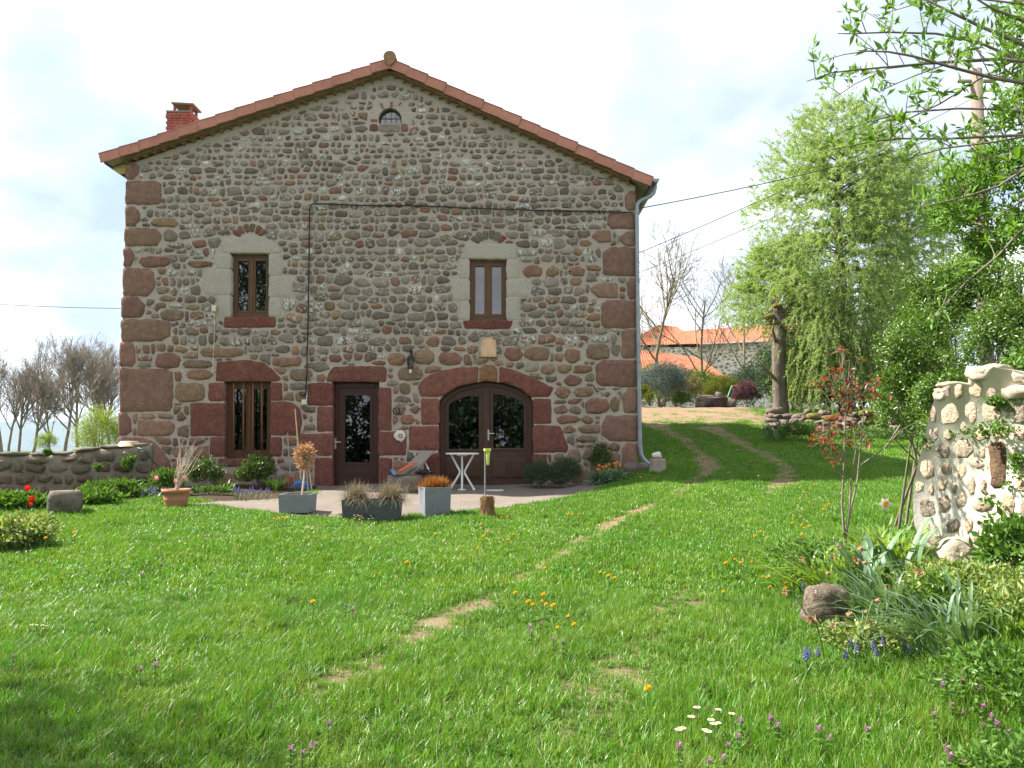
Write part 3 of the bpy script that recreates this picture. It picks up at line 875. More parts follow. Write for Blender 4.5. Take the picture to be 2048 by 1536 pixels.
# bricks set in the mortar round the attic window
for x, y, w, h, a in ((764, 212, 4, 12, .4), (783, 209, 5, 11, -.05), (800, 208, 3, 8, -.6), (748, 241, 13, 5, 0)):
    p = at(x, y, YF - .004); B().box((p[0], p[1], p[2]), (w / 97.4, .02, h / 97.4), rot=Matrix.Rotation(-a, 3, 'Y')).obj("brick", M['brick'], wall)
# thin render ledge line

# ---- joinery
def pane(parent, pts, Y, name="pane"):
    lp = loop(pts); b = B(); b.prism(lp, Y, Y + .006); return b.obj(name, M['glass'], parent)
def bars_px(b, lst, y0, y1):
    for x0, ya, x1, yb in lst:
        a = at(x0, yb, YF); c = at(x1, ya, YF); b.span((a[0], y0, a[2]), (c[0], y1, c[2]))
def casement(x0, y0, x1, y1, lab, mat, mull=14, fr=9, bot=13):
    mid = (x0 + x1) / 2
    g1 = rectpx(x0 + fr, y0 + fr + 2, mid - mull / 2, y1 - bot); g2 = rectpx(mid + mull / 2, y0 + fr + 2, x1 - fr, y1 - bot)
    w = plate("window", loop(rectpx(x0 - 2, y0 - 2, x1 + 2, y1 + 1)), [loop(g1), loop(g2)], YF + .15, YF + .21, mat, house)
    w["label"] = lab
    b = B()
    for g in (g1, g2):                                    # sash beading
        (ax_, _), (bx_, by_), (_, cy_) = g[0], g[1], g[2]
        bars_px(b, [(ax_ - 3, cy_ - 3, ax_ + 1, by_ + 3), (bx_ - 1, cy_ - 3, bx_ + 3, by_ + 3), (ax_ + 1, cy_ - 3, bx_ - 1, cy_ + 1), (ax_ + 1, by_ - 1, bx_ - 1, by_ + 3)], YF + .138, YF + .149)
    b.obj("sash", mat, w)
    bb_ = B(); bars_px(bb_, [(mid - 3, y0 + 6, mid + 3, y1 - bot + 5)], YF + .13, YF + .149); bb_.obj("mullion", mat, w)
    pane(w, g1, YF + .18); pane(w, g2, YF + .18)
    return w
casement(462, 507, 537, 633, "golden brown casement window in pale granite surround, dark panes", M['wood_frame'])
casement(940, 518, 1012, 640, "golden brown casement window reflecting the sky", M['wood_frame'])
lw = casement(450, 764, 540, 915, "golden brown ground floor window behind red iron bars", M['wood_frame'], 15, 10, 14)
for x in (467.5, 487, 506, 523.5):
    a, c = at(x, 762, YF + .06), at(x, 917, YF + .06); B().bar(a, c, .017, 8).obj("iron_bar", M['rust'], lw, smooth=True)
aw = plate("attic_window", loop(grow_loop(ATTIC, 1)), [loop([(760, 245), (760, 236), (764, 228), (771, 221), (780, 218.5), (789, 221), (796, 228), (800, 236), (800, 245)])], YF + .10, YF + .14, M['dark_metal'], house)
b = B(); bars_px(b, [(769, 222, 769.7, 245), (780, 219, 780.7, 245), (791, 222, 791.7, 245)], YF + .095, YF + .11); bars_px(b, [(760, 233, 800, 233.7)], YF + .105, YF + .115); b.obj("glazing_bar", M['dark_metal'], aw)
pane(aw, [(759, 246), (759, 236), (764, 226), (780, 217), (796, 226), (801, 236), (801, 246)], YF + .125)

# single door
dro = plate("door", loop(rectpx(664, 764, 758, 976)), [loop(rectpx(687, 790, 737, 925))], YF + .17, YF + .23, M['wood_dark'], house)
dro["label"] = "dark brown front door with one tall pane"
b = B(); bars_px(b, [(667, 766, 674, 974), (748, 766, 755, 974), (674, 766, 748, 774)], YF + .13, YF + .169); b.obj("frame", M['wood_dark'], dro)
b = B(); bars_px(b, [(681, 784, 687, 931), (737, 784, 743, 931), (687, 784, 737, 790), (687, 925, 737, 931)], YF + .152, YF + .169)
bars_px(b, [(676, 948, 747, 949.5), (676, 958, 747, 959.5)], YF + .162, YF + .169); b.obj("moulding", M['wood_dark'], dro)
pane(dro, rectpx(686, 789, 738, 926), YF + .19)
def handle(par, x, y, Y, sgn):
    b = B(); p = at(x, y, Y); b.box((p[0], Y - .006, p[2]), (.035, .012, .22)); q = p + np.array([0, 0, .03])
    b.bar((q[0], Y, q[2]), (q[0], Y - .055, q[2]), .009); b.bar((q[0] - sgn * .01, Y - .055, q[2]), (q[0] + sgn * .12, Y - .05, q[2]), .0095)
    b.obj("handle", M['steel'], par)
handle(dro, 671, 887, YF + .13, 1)
b = B(); a = at(664, 977, YF); c = at(758, 972, YF); b.span((a[0], YF - .10, a[2] - .05), (c[0], YF + .2, c[2])); b.obj("threshold", M['concrete'], dro)

# arched double door
G1 = [(896, 898), (896, 812), (900, 805), (912, 798), (930, 792), (957, 788), (957, 898)]
G2 = [(986, 896), (986, 787), (1010, 790), (1030, 796), (1042, 803), (1048, 812), (1048, 896)]
dd = plate("double_door", loop(grow_loop(ARCH, 1.5)), [loop(G1), loop(G2)], YF + .20, YF + .26, M['wood_mid'], house)
dd["label"] = "red brown arched double door with glazed leaves"
inner = [(a, b_) for a, b_ in grow_loop(ARCH, -7)]
plate("frame", loop(ARCH), [loop([(x, min(y, 966)) for x, y in inner])], YF + .15, YF + .199, M['wood_mid'], dd)
for g in (G1, G2):
    go = grow_loop(g, 4.5); plate("moulding", loop(go), [loop(grow_loop(g, .4))], YF + .175, YF + .199, M['wood_mid'], dd)
    pane(dd, grow_loop(g, 1), YF + .225)
b = B(); bars_px(b, [(967, 772, 978, 965)], YF + .172, YF + .199); b.obj("meeting_stile", M['wood_mid'], dd)
for x0, x1 in ((890, 922), (927, 960), (985, 1016), (1023, 1054)):
    b = B(); a = at(x0, 956, YF); c = at(x1, 918, YF); b.span((a[0], YF + .17, a[2]), (c[0], YF + .199, c[2])); b.obj("panel", M['wood_mid'], dd, bevel=.012)
    b = B(); a = at(x0 + 5, 951, YF); c = at(x1 - 5, 923, YF); b.span((a[0], YF + .158, a[2]), (c[0], YF + .169, c[2])); b.obj("raised_field", M['wood_mid'], dd, bevel=.004)
handle(dd, 977, 870, YF + .172, 1)
b = B(); a = at(880, 975, YF); c = at(1064, 971.5, YF); b.span((a[0], YF + .0, a[2] - .04), (c[0], YF + .2, c[2])); b.obj("threshold", M['white_paint'], dd)

# ---- roof
YV = 16.74
EL, RG, ER = np.array(fx(200, 309, YV)), np.array(fx(780, 117, YV)), np.array(fx(1305, 356, YV))
roof = None
def slab(e, name):
    d = RG - e; L_ = np.hypot(*d); d = d / L_; n = np.array([-d[1], d[0]]); n = n if n[1] > 0 else -n
    # corrugated tiled surface (rows of canal tiles running down the slope)
    nv = 340; ns = 26; ys = np.linspace(YV + .05, YB + .6, nv); s = np.linspace(-.06, L_, ns)
    h = .03 * np.abs(np.sin((ys - ys[0]) / .2 * np.pi))
    step = .018 * (1 - (np.arange(ns) % 2))
    V = []
    for si, st_ in zip(s, step):
        p = e + d * si + n * (-.03 + st_)
        V.append(np.stack([p[0] + n[0] * h, ys, p[1] + n[1] * h], 1))
    V = np.concatenate(V); i = (np.arange(ns - 1)[:, None] * nv + np.arange(nv - 1)[None]).ravel()
    top = np_mesh(name, rel(V, house), np.stack([i, i + 1, i + nv + 1, i + nv], 1), True)
    return d, n, L_, top
dL, nL, LL, topL = slab(EL, "roof"); dR, nR, LR, topR = slab(ER, "roof")
roof = link("roof", topL, M['tile'], house)
link("roof_slope", topR, M['tile'], roof)
for e, d, n in ((EL, dL, nL), (ER, dR, nR)):
    b = B(); lo = e - n * .16; hi = RG - n * .16; lo2 = e - n * .07; hi2 = RG - n * .07
    b.prism([tuple(lo), tuple(hi), tuple(hi2), tuple(lo2)], YV + .05, YB + .5); b.obj("roof_deck", M['wood_grey'], roof)
def place(name, me, mat, parent, p, ux, uz, y):
    """child placed with local x along ux and z along uz (both in the facade plane)"""
    o = bpy.data.objects.new(name, me); COL.objects.link(o); o.parent = parent
    bs = BASE[house.name]
    m = Matrix(((ux[0], 0, uz[0], p[0] - bs[0]), (0, 1, 0, y - bs[1]), (ux[1], 0, uz[1], p[1] - bs[2]), (0, 0, 0, 1)))
    o.matrix_local = m
    return o
def tile_mesh(L_):
    b = B(); b.box((L_ / 2, .0, -.095), (L_, .03, .20)); b.box((L_ / 2, .11, .0), (L_, .25, .03)); b.box((L_ / 2, .0, .004), (L_, .034, .012))
    o = b.obj("tmp", M['tile'], None, bevel=.004); me = o.data; bpy.data.objects.remove(o); return me
for e, d, n, L_, k in ((EL, dL, nL, LL, 15), (ER, dR, nR, LR, 14)):
    pitch = L_ / k; me = tile_mesh(pitch - .004)
    for j in range(k):
        a = random.uniform(.05, .07); s_ = 1 if d[0] > 0 else -1
        ux = d * math.cos(a) - n * math.sin(a); uz = n * math.cos(a) + d * math.sin(a)
        place("verge_tile", me, M['tile'], roof, e + d * (pitch * j - .02) + n * .02, ux, uz, YV + random.uniform(-.012, .012))
# ridge
b = B(); prof = [(.13 * math.cos(t), .12 * math.sin(t)) for t in np.linspace(0, math.pi, 13)]
b.prism([(x, z) for x, z in prof] + [(-.13, -.02), (-.09, -.12), (0, -.20), (.09, -.12), (.13, -.02)], -.03, .03); b.prism(prof, .0, .44)
o = b.obj("tmp", M['tile_old'], None); ridge_me = o.data; bpy.data.objects.remove(o)
b = B(); b.prism(prof, 0, .46); o = b.obj("tmp", M['tile'], None); ridge2 = o.data; bpy.data.objects.remove(o)
for j in range(26):
    place("ridge_tile", ridge_me if j == 0 else ridge2, M['tile'], roof, RG + np.array([0, .02 + .012 * (j % 2)]), np.array([1, 0]), np.array([0, 1]), YV - .03 + .42 * j)
# scalloped course of canal tiles under the verge
th = np.linspace(0, math.pi, 9); arc = [(.105 * math.cos(t), .085 * math.sin(t)) for t in th] + [(.088 * math.cos(t), .066 * math.sin(t)) for t in th[::-1]]
b = B(); b.prism(arc, 0, .32); o = b.obj("tmp", M['tile_old'], None); gen_me = o.data; bpy.data.objects.remove(o)
for e, d, n, L_ in ((EL, dL, nL, LL), (ER, dR, nR, LR)):
    k = int((L_ - .55) / .208)
    for j in range(k):
        s_ = .5 + .208 * j
        ux = d if d[0] > 0 else -d
        place("eaves_tile", gen_me, M['tile_old'], roof, e + d * s_ - n * (.268 + random.uniform(-.012, .012)), ux, n, YF - .11 + random.uniform(-.015, .015))
    b = B(); lo = e + d * .42 - n * .165; hi = RG - n * .165; lo2 = e + d * .42 - n * .212; hi2 = RG - n * .212
    b.prism([tuple(lo), tuple(hi), tuple(hi2), tuple(lo2)], YF - .14, YF + .1); b.obj("verge_bedding", M['tile_old'], roof)
# boarded eaves on the left, zinc gutters
for j in range(18):
    y = YF + .1 + j * .55
    b = B(); a = EL + dL * .03 - nL * .18; c = EL + dL * .62 - nL * .18
    b.prism([tuple(a), tuple(c), tuple(c - nL * .09), tuple(a - nL * .05)], y, y + .3); b.obj("rafter_board", M['wood_pale'], roof)
def gutter(c, name):
    pr = [(.075 * math.cos(t), .075 * math.sin(t)) for t in np.linspace(math.pi, 2 * math.pi, 11)]; pr += [(x * .93, z * .93) for x, z in pr[::-1]]
    b = B(); b.prism([(c[0] + x, c[1] + z) for x, z in pr], YV + .0, YB + .4)
    b.prism([(c[0] + .07 * math.cos(t), c[1] + .07 * math.sin(t)) for t in np.linspace(math.pi, 2 * math.pi, 9)], YV + .003, YV + .012)
    return b.obj(name, M['zinc'], roof)
gutter(np.array(fx(1312, 357, YV)), "gutter")
b = B(); q = EL + dL * .01 - nL * .2; b.prism([tuple(q), tuple(q + dL * .03), tuple(q + dL * .03 + nL * .1), tuple(q + nL * .1)], YV + .05, YB + .4); b.obj("fascia_board", plain('green_fascia', (.06, .085, .07), .6), roof)
pp = [at(a, b_, YF - .06) for a, b_ in ((1310, 366), (1310, 376), (1307, 386), (1300, 393), (1284, 400), (1277, 405), (1274, 412), (1273.5, 425), (1276, 640), (1280, 890), (1282, 908), (1287, 918), (1296, 927), (1300, 930))]
B().tube(pp, .043, 10).obj("downpipe", M['zinc'], house, smooth=True)
for y in (425, 563, 723, 893):
    p = at(1273.5 + (y - 425) * .0139, y, YF - .06); B().lathe([(.047, -.03), (.05, -.02), (.05, -.012), (.046, -.008), (.046, .008), (.05, .012), (.05, .02), (.047, .03)], p, 12).obj("pipe_collar", M['zinc'], house)
# chimney
cyc = 18.35; c0 = at(365, 262, cyc); chim = None
cw, cdp, ch = .50, .48, .062
zbase = c0[2] - .43
b = B(); b.box((c0[0], cyc, zbase + .42), (cw - .03, cdp - .03, .74)); chim = b.obj("chimney", M['mortar'], house)
bl = .165
def brick_me(w, d, h):
    o = B().box((0, 0, 0), (w, d, h)).obj("tmp", M['brick'], None, bevel=.004); me = o.data; bpy.data.objects.remove(o); return me
bm1 = brick_me(bl - .012, .1, ch - .012); bm2 = brick_me(.1, .165, ch - .012)
hb = BASE[house.name]
for r in range(12):
    ex = .025 if r >= 10 else 0.0; z = zbase + .04 + r * ch
    for s_ in (-1, 1):
        for j in range(3):
            o = link("brick", bm1, None, chim); o.location = (c0[0] + (j - 1) * bl + (.04 if r % 2 else -.04) * (1 if j < 2 else .6) - hb[0], cyc + s_ * (cdp / 2 - .045 + ex) - hb[1], z - hb[2])
            o = link("brick", bm2, None, chim); o.location = (c0[0] + s_ * (cw / 2 - .045 + ex) - hb[0], cyc + (j - 1) * .172 - hb[1], z - hb[2] + .0005)
z = zbase + .04 + 12 * ch
B().box((c0[0], cyc, z), (cw + .05, cdp + .05, .045)).obj("crown_slab", M['concrete'], chim, bevel=.008)
b = B()
for sx in (-1, 1):
    for sy in (-1, 1): b.box((c0[0] + .06 + sx * .18, cyc + sy * .16, z + .09), (.05, .05, .15))
b.obj("cap_post", M['brick'], chim)
B().box((c0[0] + .08, cyc, z + .19), (.5, .5, .035), rot=Matrix.Rotation(.06, 3, 'Y')).obj("cap", M['concrete'], chim, bevel=.005)

# ---- things fixed to the facade
cab = thing("wall_cable", "black cable run across the facade and down beside the front door", "cable", at(615, 800, YF - .05))
pts = [(1266, 424), (1245, 424), (1180, 423), (1080, 420), (950, 416), (840, 412), (720, 410), (660, 408), (628, 407), (621, 410), (619, 420), (618, 520), (616, 640), (614, 740), (612, 790)]
B().tube([at(a, b_ + random.uniform(-.8, .8), YF - .055) for a, b_ in pts], .014, 6).obj("cable", M['rubber'], cab, smooth=True)
B().tube([at(a, b_, YF - .055) for a, b_ in ((612, 770), (612, 786), (608, 792), (602, 790), (600, 784))], .016, 6).obj("cable_loop", M['rubber'], cab, smooth=True)
B().tube([at(a, b_, YF - .04) for a, b_ in ((616, 700), (614, 760), (613, 809))], .008, 6).obj("white_conduit", M['white_paint'], cab)
def jbox(x, y, w, h, lab):
    p = at(x, y, YF - .06); o = B().box(p, (w / 97.4, .06, h / 97.4)).obj("junction_box", M['cream_plastic'], None, loc=p, bevel=.006); tag(o, lab, "box")
jbox(428, 617, 8.5, 12, "small cream junction box left of the upper left window"); jbox(608, 804, 9, 10, "small cream junction box at the lower end of the black cable")
o = B().tube([at(a, b_, YF - .035) for a, b_ in ((428, 624), (429, 660), (427, 700), (425, 745))], .006, 5).obj("bell_wire", M['cream_plastic'], None, loc=at(425, 745, YF)); tag(o, "thin cream wire hanging below the small junction box", "wire")
p = at(977, 697, YF - .03); pl = [fx(962, 714), (fx(993, 714))] + [fx(977.5 + 15.5 * math.cos(t), 690 - 15 * math.sin(t)) for t in np.linspace(0, math.pi, 11)]
plq = thing("wall_plaque", "peach coloured round-topped plaque above the arched double door", "plaque", at(977, 714, YF - .05))
b = B(); b.prism(pl, YF - .075, YF - .02); b.obj("slab", surf('peach_stone', (.56, .36, .22), (.66, .45, .28), 12, .85, 60, .3, .004), plq)
b = B(); ctr = np.mean(pl, 0); b.tube([(ctr[0] + (x - ctr[0]) * .85, YF - .077, ctr[1] + (z - ctr[1]) * .88) for x, z in pl + pl[:1]], .006, 5); b.obj("raised_border", surf('peach_edge', (.5, .3, .18), (.58, .38, .24), 12, .85, 60, .3, .004), plq)
# lantern
lan = thing("wall_lantern", "small black iron wall lantern between the front door and arch", "lantern", at(821, 745, YF - .15))
Yl = YF - .15
def lz(py): return at(821, py, Yl)[2]
lx = at(821, 720, Yl)[0]
b = B(); b.tube([(lx, YF - .02, lz(702)), (lx, YF - .10, lz(698)), (lx, Yl, lz(701)), (lx, Yl, lz(709))], .009, 6); b.box((lx, YF - .02, lz(706)), (.05, .04, .14)); b.obj("bracket", M['dark_metal'], lan)
b = B(); b.lathe([(.015, lz(709)), (.05, lz(713)), (.085, lz(716.5)), (.085, lz(717.5)), (.01, lz(717.6))], (lx, Yl, 0), 6); b.obj("roof_cap", M['dark_metal'], lan)
b = B(); b.lathe([(.072, lz(718)), (.045, lz(735))], (lx, Yl, 0), 6); b.obj("glass_body", M['glass'], lan)
b = B()
for k in range(6):
    a = k * math.pi / 3; b.bar((lx + .074 * math.cos(a), Yl + .074 * math.sin(a), lz(717.5)), (lx + .047 * math.cos(a), Yl + .047 * math.sin(a), lz(735.5)), .0065, 5)
b.lathe([(.05, lz(735)), (.052, lz(737)), (.03, lz(738.5))], (lx, Yl, 0), 6); b.obj("cage", M['dark_metal'], lan)
b = B(); b.lathe([(.028, lz(738)), (.032, lz(745)), (.02, lz(746.5))], (lx, Yl, 0), 10); b.obj("bulb_socket", M['cream_plastic'], lan)
# horseshoe, tethering ring, iron fitting
p = at(793, 822, YF - .05)
o = B().tube([(p[0] + .065 * math.cos(t), YF - .05, p[2] + .075 * math.sin(t)) for t in np.linspace(math.radians(60), math.radians(-240), 16)], .014, 6).obj("horseshoe", M['dark_metal'], None, loc=p); tag(o, "rusty dark horseshoe nailed to the wall right of the front door", "horseshoe")
tr_ = thing("tethering_ring", "small iron ring on a white mortar patch right of the front door", "ring", at(801, 880, YF - .04))
p = at(801, 872, YF - .05); B().tube([(p[0] + .035 * math.cos(t), YF - .055, p[2] + .035 * math.sin(t)) for t in np.linspace(0, 6.28, 14)], .009, 6).obj("ring", M['dark_metal'], tr_)
q = densify(round_poly([(790, 880), (806, 884), (812, 870), (806, 860), (792, 862), (786, 870)], 4), 5, 1.2, rs); P3 = np.array([at(a, c, YF - .012) for a, c in q]); V, Q, T = stone_mesh(P3, NF, .01, .02, .8, 1, .3, rs)
obj_np("mortar_patch", V, [Q, T], M['white_mortar'], tr_)
o = B().tube([at(a, c, YF - .05) for a, c in ((652, 868), (654, 880), (652, 893), (652, 905))], [.02, .014, .016, .022], 6).obj("iron_latch", M['rust'], None, loc=at(652, 905, YF - .05)); tag(o, "slim rusty iron fitting on the red stone left of the front door", "latch")
# ------------------------------------------------------------------ plant materials
M['hedge'] = leafmat('glossy_hedge_leaf', (.065, .13, .016), (.125, .225, .034), .34, .36, 1.5, .5)
M['elder'] = leafmat('young_elder_leaf', (.085, .19, .022), (.15, .29, .045), .42, .5, 2.0, .3)
M['larch'] = leafmat('larch_needle', (.23, .37, .085), (.34, .48, .15), .45, .6, 1.0, .2, c3=(.42, .38, .22), f3=.10, tint=(1.1, 1.1, .7))
M['larch_twig'] = surf('larch_twig', (.27, .26, .13), (.38, .34, .19), 9, .9, 60, 0)
M['thuja'] = leafmat('thuja_spray', (.08, .115, .014), (.13, .165, .025), .3, .6, 1.5, .2)
M['spruce'] = leafmat('blue_spruce_needle', (.07, .10, .10), (.15, .19, .19), .2, .6, 2, .2)
M['juniper'] = leafmat('juniper_needle', (.035, .07, .035), (.075, .12, .06), .2, .6, 2, .2)
M['yellowgreen'] = leafmat('yellow_green_shrub', (.09, .12, .012), (.17, .19, .025), .3, .6, 2, .2)
M['purple'] = leafmat('purple_barberry', (.075, .035, .045), (.13, .06, .07), .25, .5, 2, .2, tint=(1.3, .7, .8))
M['photinia'] = leafmat('photinia_leaf', (.13, .18, .04), (.22, .25, .08), .3, .4, 2, .4, c3=(.30, .06, .045), f3=.3)
M['redleaf'] = leafmat('young_red_leaf', (.15, .035, .025), (.27, .075, .055), .4, .4, 2, .4, c3=(.14, .10, .03), f3=.25, tint=(1.4, .8, .6))
M['spring'] = leafmat('fresh_spring_leaf', (.16, .24, .04), (.26, .34, .08), .4, .5, 2, .2)
M['garden'] = leafmat('garden_leaf', (.06, .14, .02), (.11, .22, .035), .35, .45, 2, .3)
M['rose'] = leafmat('rose_leaf', (.035, .09, .015), (.075, .15, .025), .3, .4, 2, .4, c3=(.14, .07, .02), f3=.1)
M['variegated'] = leafmat('variegated_leaf', (.08, .16, .03), (.20, .29, .075), .35, .5, 3, .3, c3=(.36, .40, .17), f3=.28)
M['lavender'] = leafmat('lavender_leaf', (.055, .085, .04), (.11, .145, .075), .2, .7, 3, .1)
M['drygrass'] = leafmat('dry_stem', (.20, .165, .11), (.30, .25, .175), .25, .8, 3, .1, tint=(1, .95, .8))
M['dryleaf'] = leafmat('withered_leaf', (.36, .20, .10), (.50, .31, .18), .3, .7, 3, .2, tint=(1.1, .9, .7))
M['orangeshrub'] = leafmat('orange_brown_needle', (.26, .11, .025), (.40, .19, .05), .25, .7, 3, .2, tint=(1.1, .9, .6))
M['strap'] = leafmat('grey_green_strap_leaf', (.085, .16, .075), (.16, .26, .14), .30, .42, 4, .4)
M['strap_lime'] = leafmat('lime_strap_leaf', (.13, .24, .03), (.23, .36, .07), .4, .42, 4, .4)
M['stem'] = plain('green_stem', (.09, .16, .04), .6)
M['yellow'] = leafmat('dandelion_petal', (.70, .42, .012), (.85, .55, .02), .25, .6, 5, .2, tint=(1, .9, .4))
M['white_petal'] = leafmat('white_petal', (.68, .62, .64), (.82, .78, .78), .3, .6, 5, .2, tint=(1, 1, 1))
M['pink_petal'] = leafmat('pink_petal', (.62, .25, .26), (.80, .42, .40), .35, .5, 5, .3, tint=(1, .8, .8))
M['mauve'] = leafmat('mauve_petal', (.25, .11, .20), (.36, .18, .28), .3, .6, 5, .2, tint=(1, .8, 1))
M['red_petal'] = leafmat('red_petal', (.62, .018, .012), (.78, .03, .02), .35, .45, 5, .3, tint=(1, .4, .3))
M['orange_petal'] = leafmat('orange_petal', (.70, .12, .025), (.80, .22, .03), .35, .45, 5, .3, c3=(.75, .36, .05), f3=.3, tint=(1, .6, .3))
M['blue_petal'] = leafmat('blue_petal', (.12, .12, .30), (.20, .20, .43), .3, .6, 5, .2, tint=(.9, .9, 1.1))
M['grass'] = None

def grass_material():
    m, nt, N, L, b = nodes_of("grass_blade")
    oi = N.new("ShaderNodeObjectInfo"); g = N.new("ShaderNodeNewGeometry")
    c = mixc(nt, oi.outputs["Random"], (.088, .215, .015), (.155, .315, .026))
    c = mixc(nt, ramp(nt, noise(nt, .55, 4, .6), .36, .66), c, (.085, .235, .018))
    c = mixc(nt, ramp(nt, noise(nt, 1.7, 4, .6), .50, .72, (0, 0, 0), (.7, .7, .7)), c, (.20, .31, .032))
    c = mixc(nt, ramp(nt, noise(nt, 2.6, 5, .65, dist=.4), .56, .66, (0, 0, 0), (.75, .75, .75)), c, (.055, .150, .014))
    m4 = N.new("ShaderNodeMath"); m4.operation = 'LESS_THAN'; L.new(g.outputs["Random Per Island"], m4.inputs[0]); m4.inputs[1].default_value = .05
    c = mixc(nt, m4.outputs[0], c, (.26, .25, .10))
    L.new(c, b.inputs["Base Color"]); b.inputs["Roughness"].default_value = .42; b.inputs["Specular IOR Level"].default_value = .42
    tr = N.new("ShaderNodeBsdfTranslucent"); L.new(mixc(nt, 1.0, c, (1.25, 1.2, .5), 'MULTIPLY'), tr.inputs[0])
    ms = N.new("ShaderNodeMixShader"); ms.inputs[0].default_value = .38
    L.new(b.outputs[0], ms.inputs[1]); L.new(tr.outputs[0], ms.inputs[2]); L.new(ms.outputs[0], N["Material Output"].inputs[0])
    return m
M['grass'] = grass_material()

# ------------------------------------------------------------------ grass
def blade_tuft(rs, n, rad, h0, h1, w, lean=.5):
    Vs, Fs, o = [], [], 0
    for _ in range(n):
        a = rs.uniform(0, 6.283); r = rad * math.sqrt(rs.random()); p = np.array([r * math.cos(a), r * math.sin(a), -.01])
        h = rs.uniform(h0, h1); az = rs.uniform(0, 6.283); ln = rs.uniform(.1, lean) * h
        d = np.array([math.cos(az), math.sin(az), 0]); s = np.array([-math.sin(az), math.cos(az), 0]) if rs.random() < .5 else np.array([math.cos(az + .9), math.sin(az + .9), 0])
        pts = [p, p + d * ln * .25 + np.array([0, 0, h * .5]), p + d * ln + np.array([0, 0, h * (.95 if ln < .35 * h else .82)])]
        ww = w * rs.uniform(.7, 1.2)
        V = [pts[0] - s * ww * .4, pts[0] + s * ww * .4, pts[1] - s * ww * .5, pts[1] + s * ww * .5, pts[2]]
        Vs.append(V); Fs.append([[o, o + 1, o + 3], [o, o + 3, o + 2], [o + 2, o + 3, o + 4]]); o += 5
    return np.concatenate(Vs), np.concatenate(Fs)

def source_collection(name, meshes):
    c = bpy.data.collections.new(name)
    for k, me in enumerate(meshes):
        o = bpy.data.objects.new("%s_%02d" % (name, k), me); c.objects.link(o)
    return c

def scatter(name, P, rot, scl, idx, coll):
    me = bpy.data.meshes.new(name); me.vertices.add(len(P)); me.vertices.foreach_set("co", np.ascontiguousarray(P, np.float32).ravel())
    for nm, ty, key, val in (("rot", 'FLOAT_VECTOR', "vector", rot), ("scl", 'FLOAT_VECTOR', "vector", scl), ("idx", 'INT', "value", idx)):
        a = me.attributes.new(nm, ty, 'POINT'); a.data.foreach_set(key, np.ascontiguousarray(val, np.int32 if ty == 'INT' else np.float32).ravel())
    o = bpy.data.objects.new(name, me); COL.objects.link(o)
    ng = bpy.data.node_groups.new(name + "_nodes", 'GeometryNodeTree')
    ng.interface.new_socket("Geometry", in_out='INPUT', socket_type='NodeSocketGeometry'); ng.interface.new_socket("Geometry", in_out='OUTPUT', socket_type='NodeSocketGeometry')
    n = ng.nodes; gi = n.new("NodeGroupInput"); go = n.new("NodeGroupOutput"); ip = n.new("GeometryNodeInstanceOnPoints"); ci = n.new("GeometryNodeCollectionInfo")
    ci.inputs["Collection"].default_value = coll; ci.inputs["Separate Children"].default_value = True; ci.inputs["Reset Children"].default_value = True
    def na(nm, ty):
        a = n.new("GeometryNodeInputNamedAttribute"); a.data_type = ty; a.inputs["Name"].default_value = nm; return a.outputs["Attribute"]
    ip.inputs["Pick Instance"].default_value = True
    l = ng.links; l.new(gi.outputs[0], ip.inputs["Points"]); l.new(ci.outputs[0], ip.inputs["Instance"]); l.new(na("idx", 'INT'), ip.inputs["Instance Index"])
    er = n.new("FunctionNodeEulerToRotation"); l.new(na("rot", 'FLOAT_VECTOR'), er.inputs[0]); l.new(er.outputs[0], ip.inputs["Rotation"]); l.new(na("scl", 'FLOAT_VECTOR'), ip.inputs["Scale"])
    l.new(ip.outputs[0], go.inputs[0])
    md = o.modifiers.new("scatter", 'NODES'); md.node_group = ng
    return o

rs = np.random.default_rng(21)
near_t = []
for k in range(6):
    V, F = blade_tuft(rs, 30, .06, .045, .13, .0048, .7); me = np_mesh("near_tuft", V, F); me.materials.append(M['grass']); near_t.append(me)
for k in range(2):                                       # small broad-leaved weeds among the blades
    V, F = blade_tuft(rs, 9, .04, .03, .07, .016, 1.6); me = np_mesh("weed_tuft", V, F); me.materials.append(M['garden']); near_t.append(me)
far_t = []
for k in range(5):
    V, F = blade_tuft(rs, 22, .10, .04, .11, .0085, .7); me = np_mesh("far_tuft", V, F); me.materials.append(M['grass']); far_t.append(me)
def turf_ok(x, y):
    ok = ~inside(PATIO, x, y)
    ok &= ~((x < -3.75) & (x > -12) & (y > 14.35 + .25 * np.sin(x * 1.7)) & (y < 18))
    ok &= ~((x > XL - .1) & (x < XR + .03) & (y > 16.9) & (y < 28))
    return ok
def sow(n, xlo, xhi, ylo, yhi):
    y = rs.uniform(ylo, yhi, n); x = rs.uniform(0, 1, n)
    lo = np.maximum(xlo, -.70 * y - 1.2); hi = np.minimum(xhi, .70 * y + 1.2)
    x = lo + (hi - lo) * x
    # thin by local width so that the density is even
    keep = rs.random(n) < (hi - lo) / (hi - lo).max()
    x, y = x[keep], y[keep]
    b_ = bare(x, y)
    keep = turf_ok(x, y) & (rs.random(len(x)) > b_ * 1.12 - .04)
    return x[keep], y[keep], b_[keep]
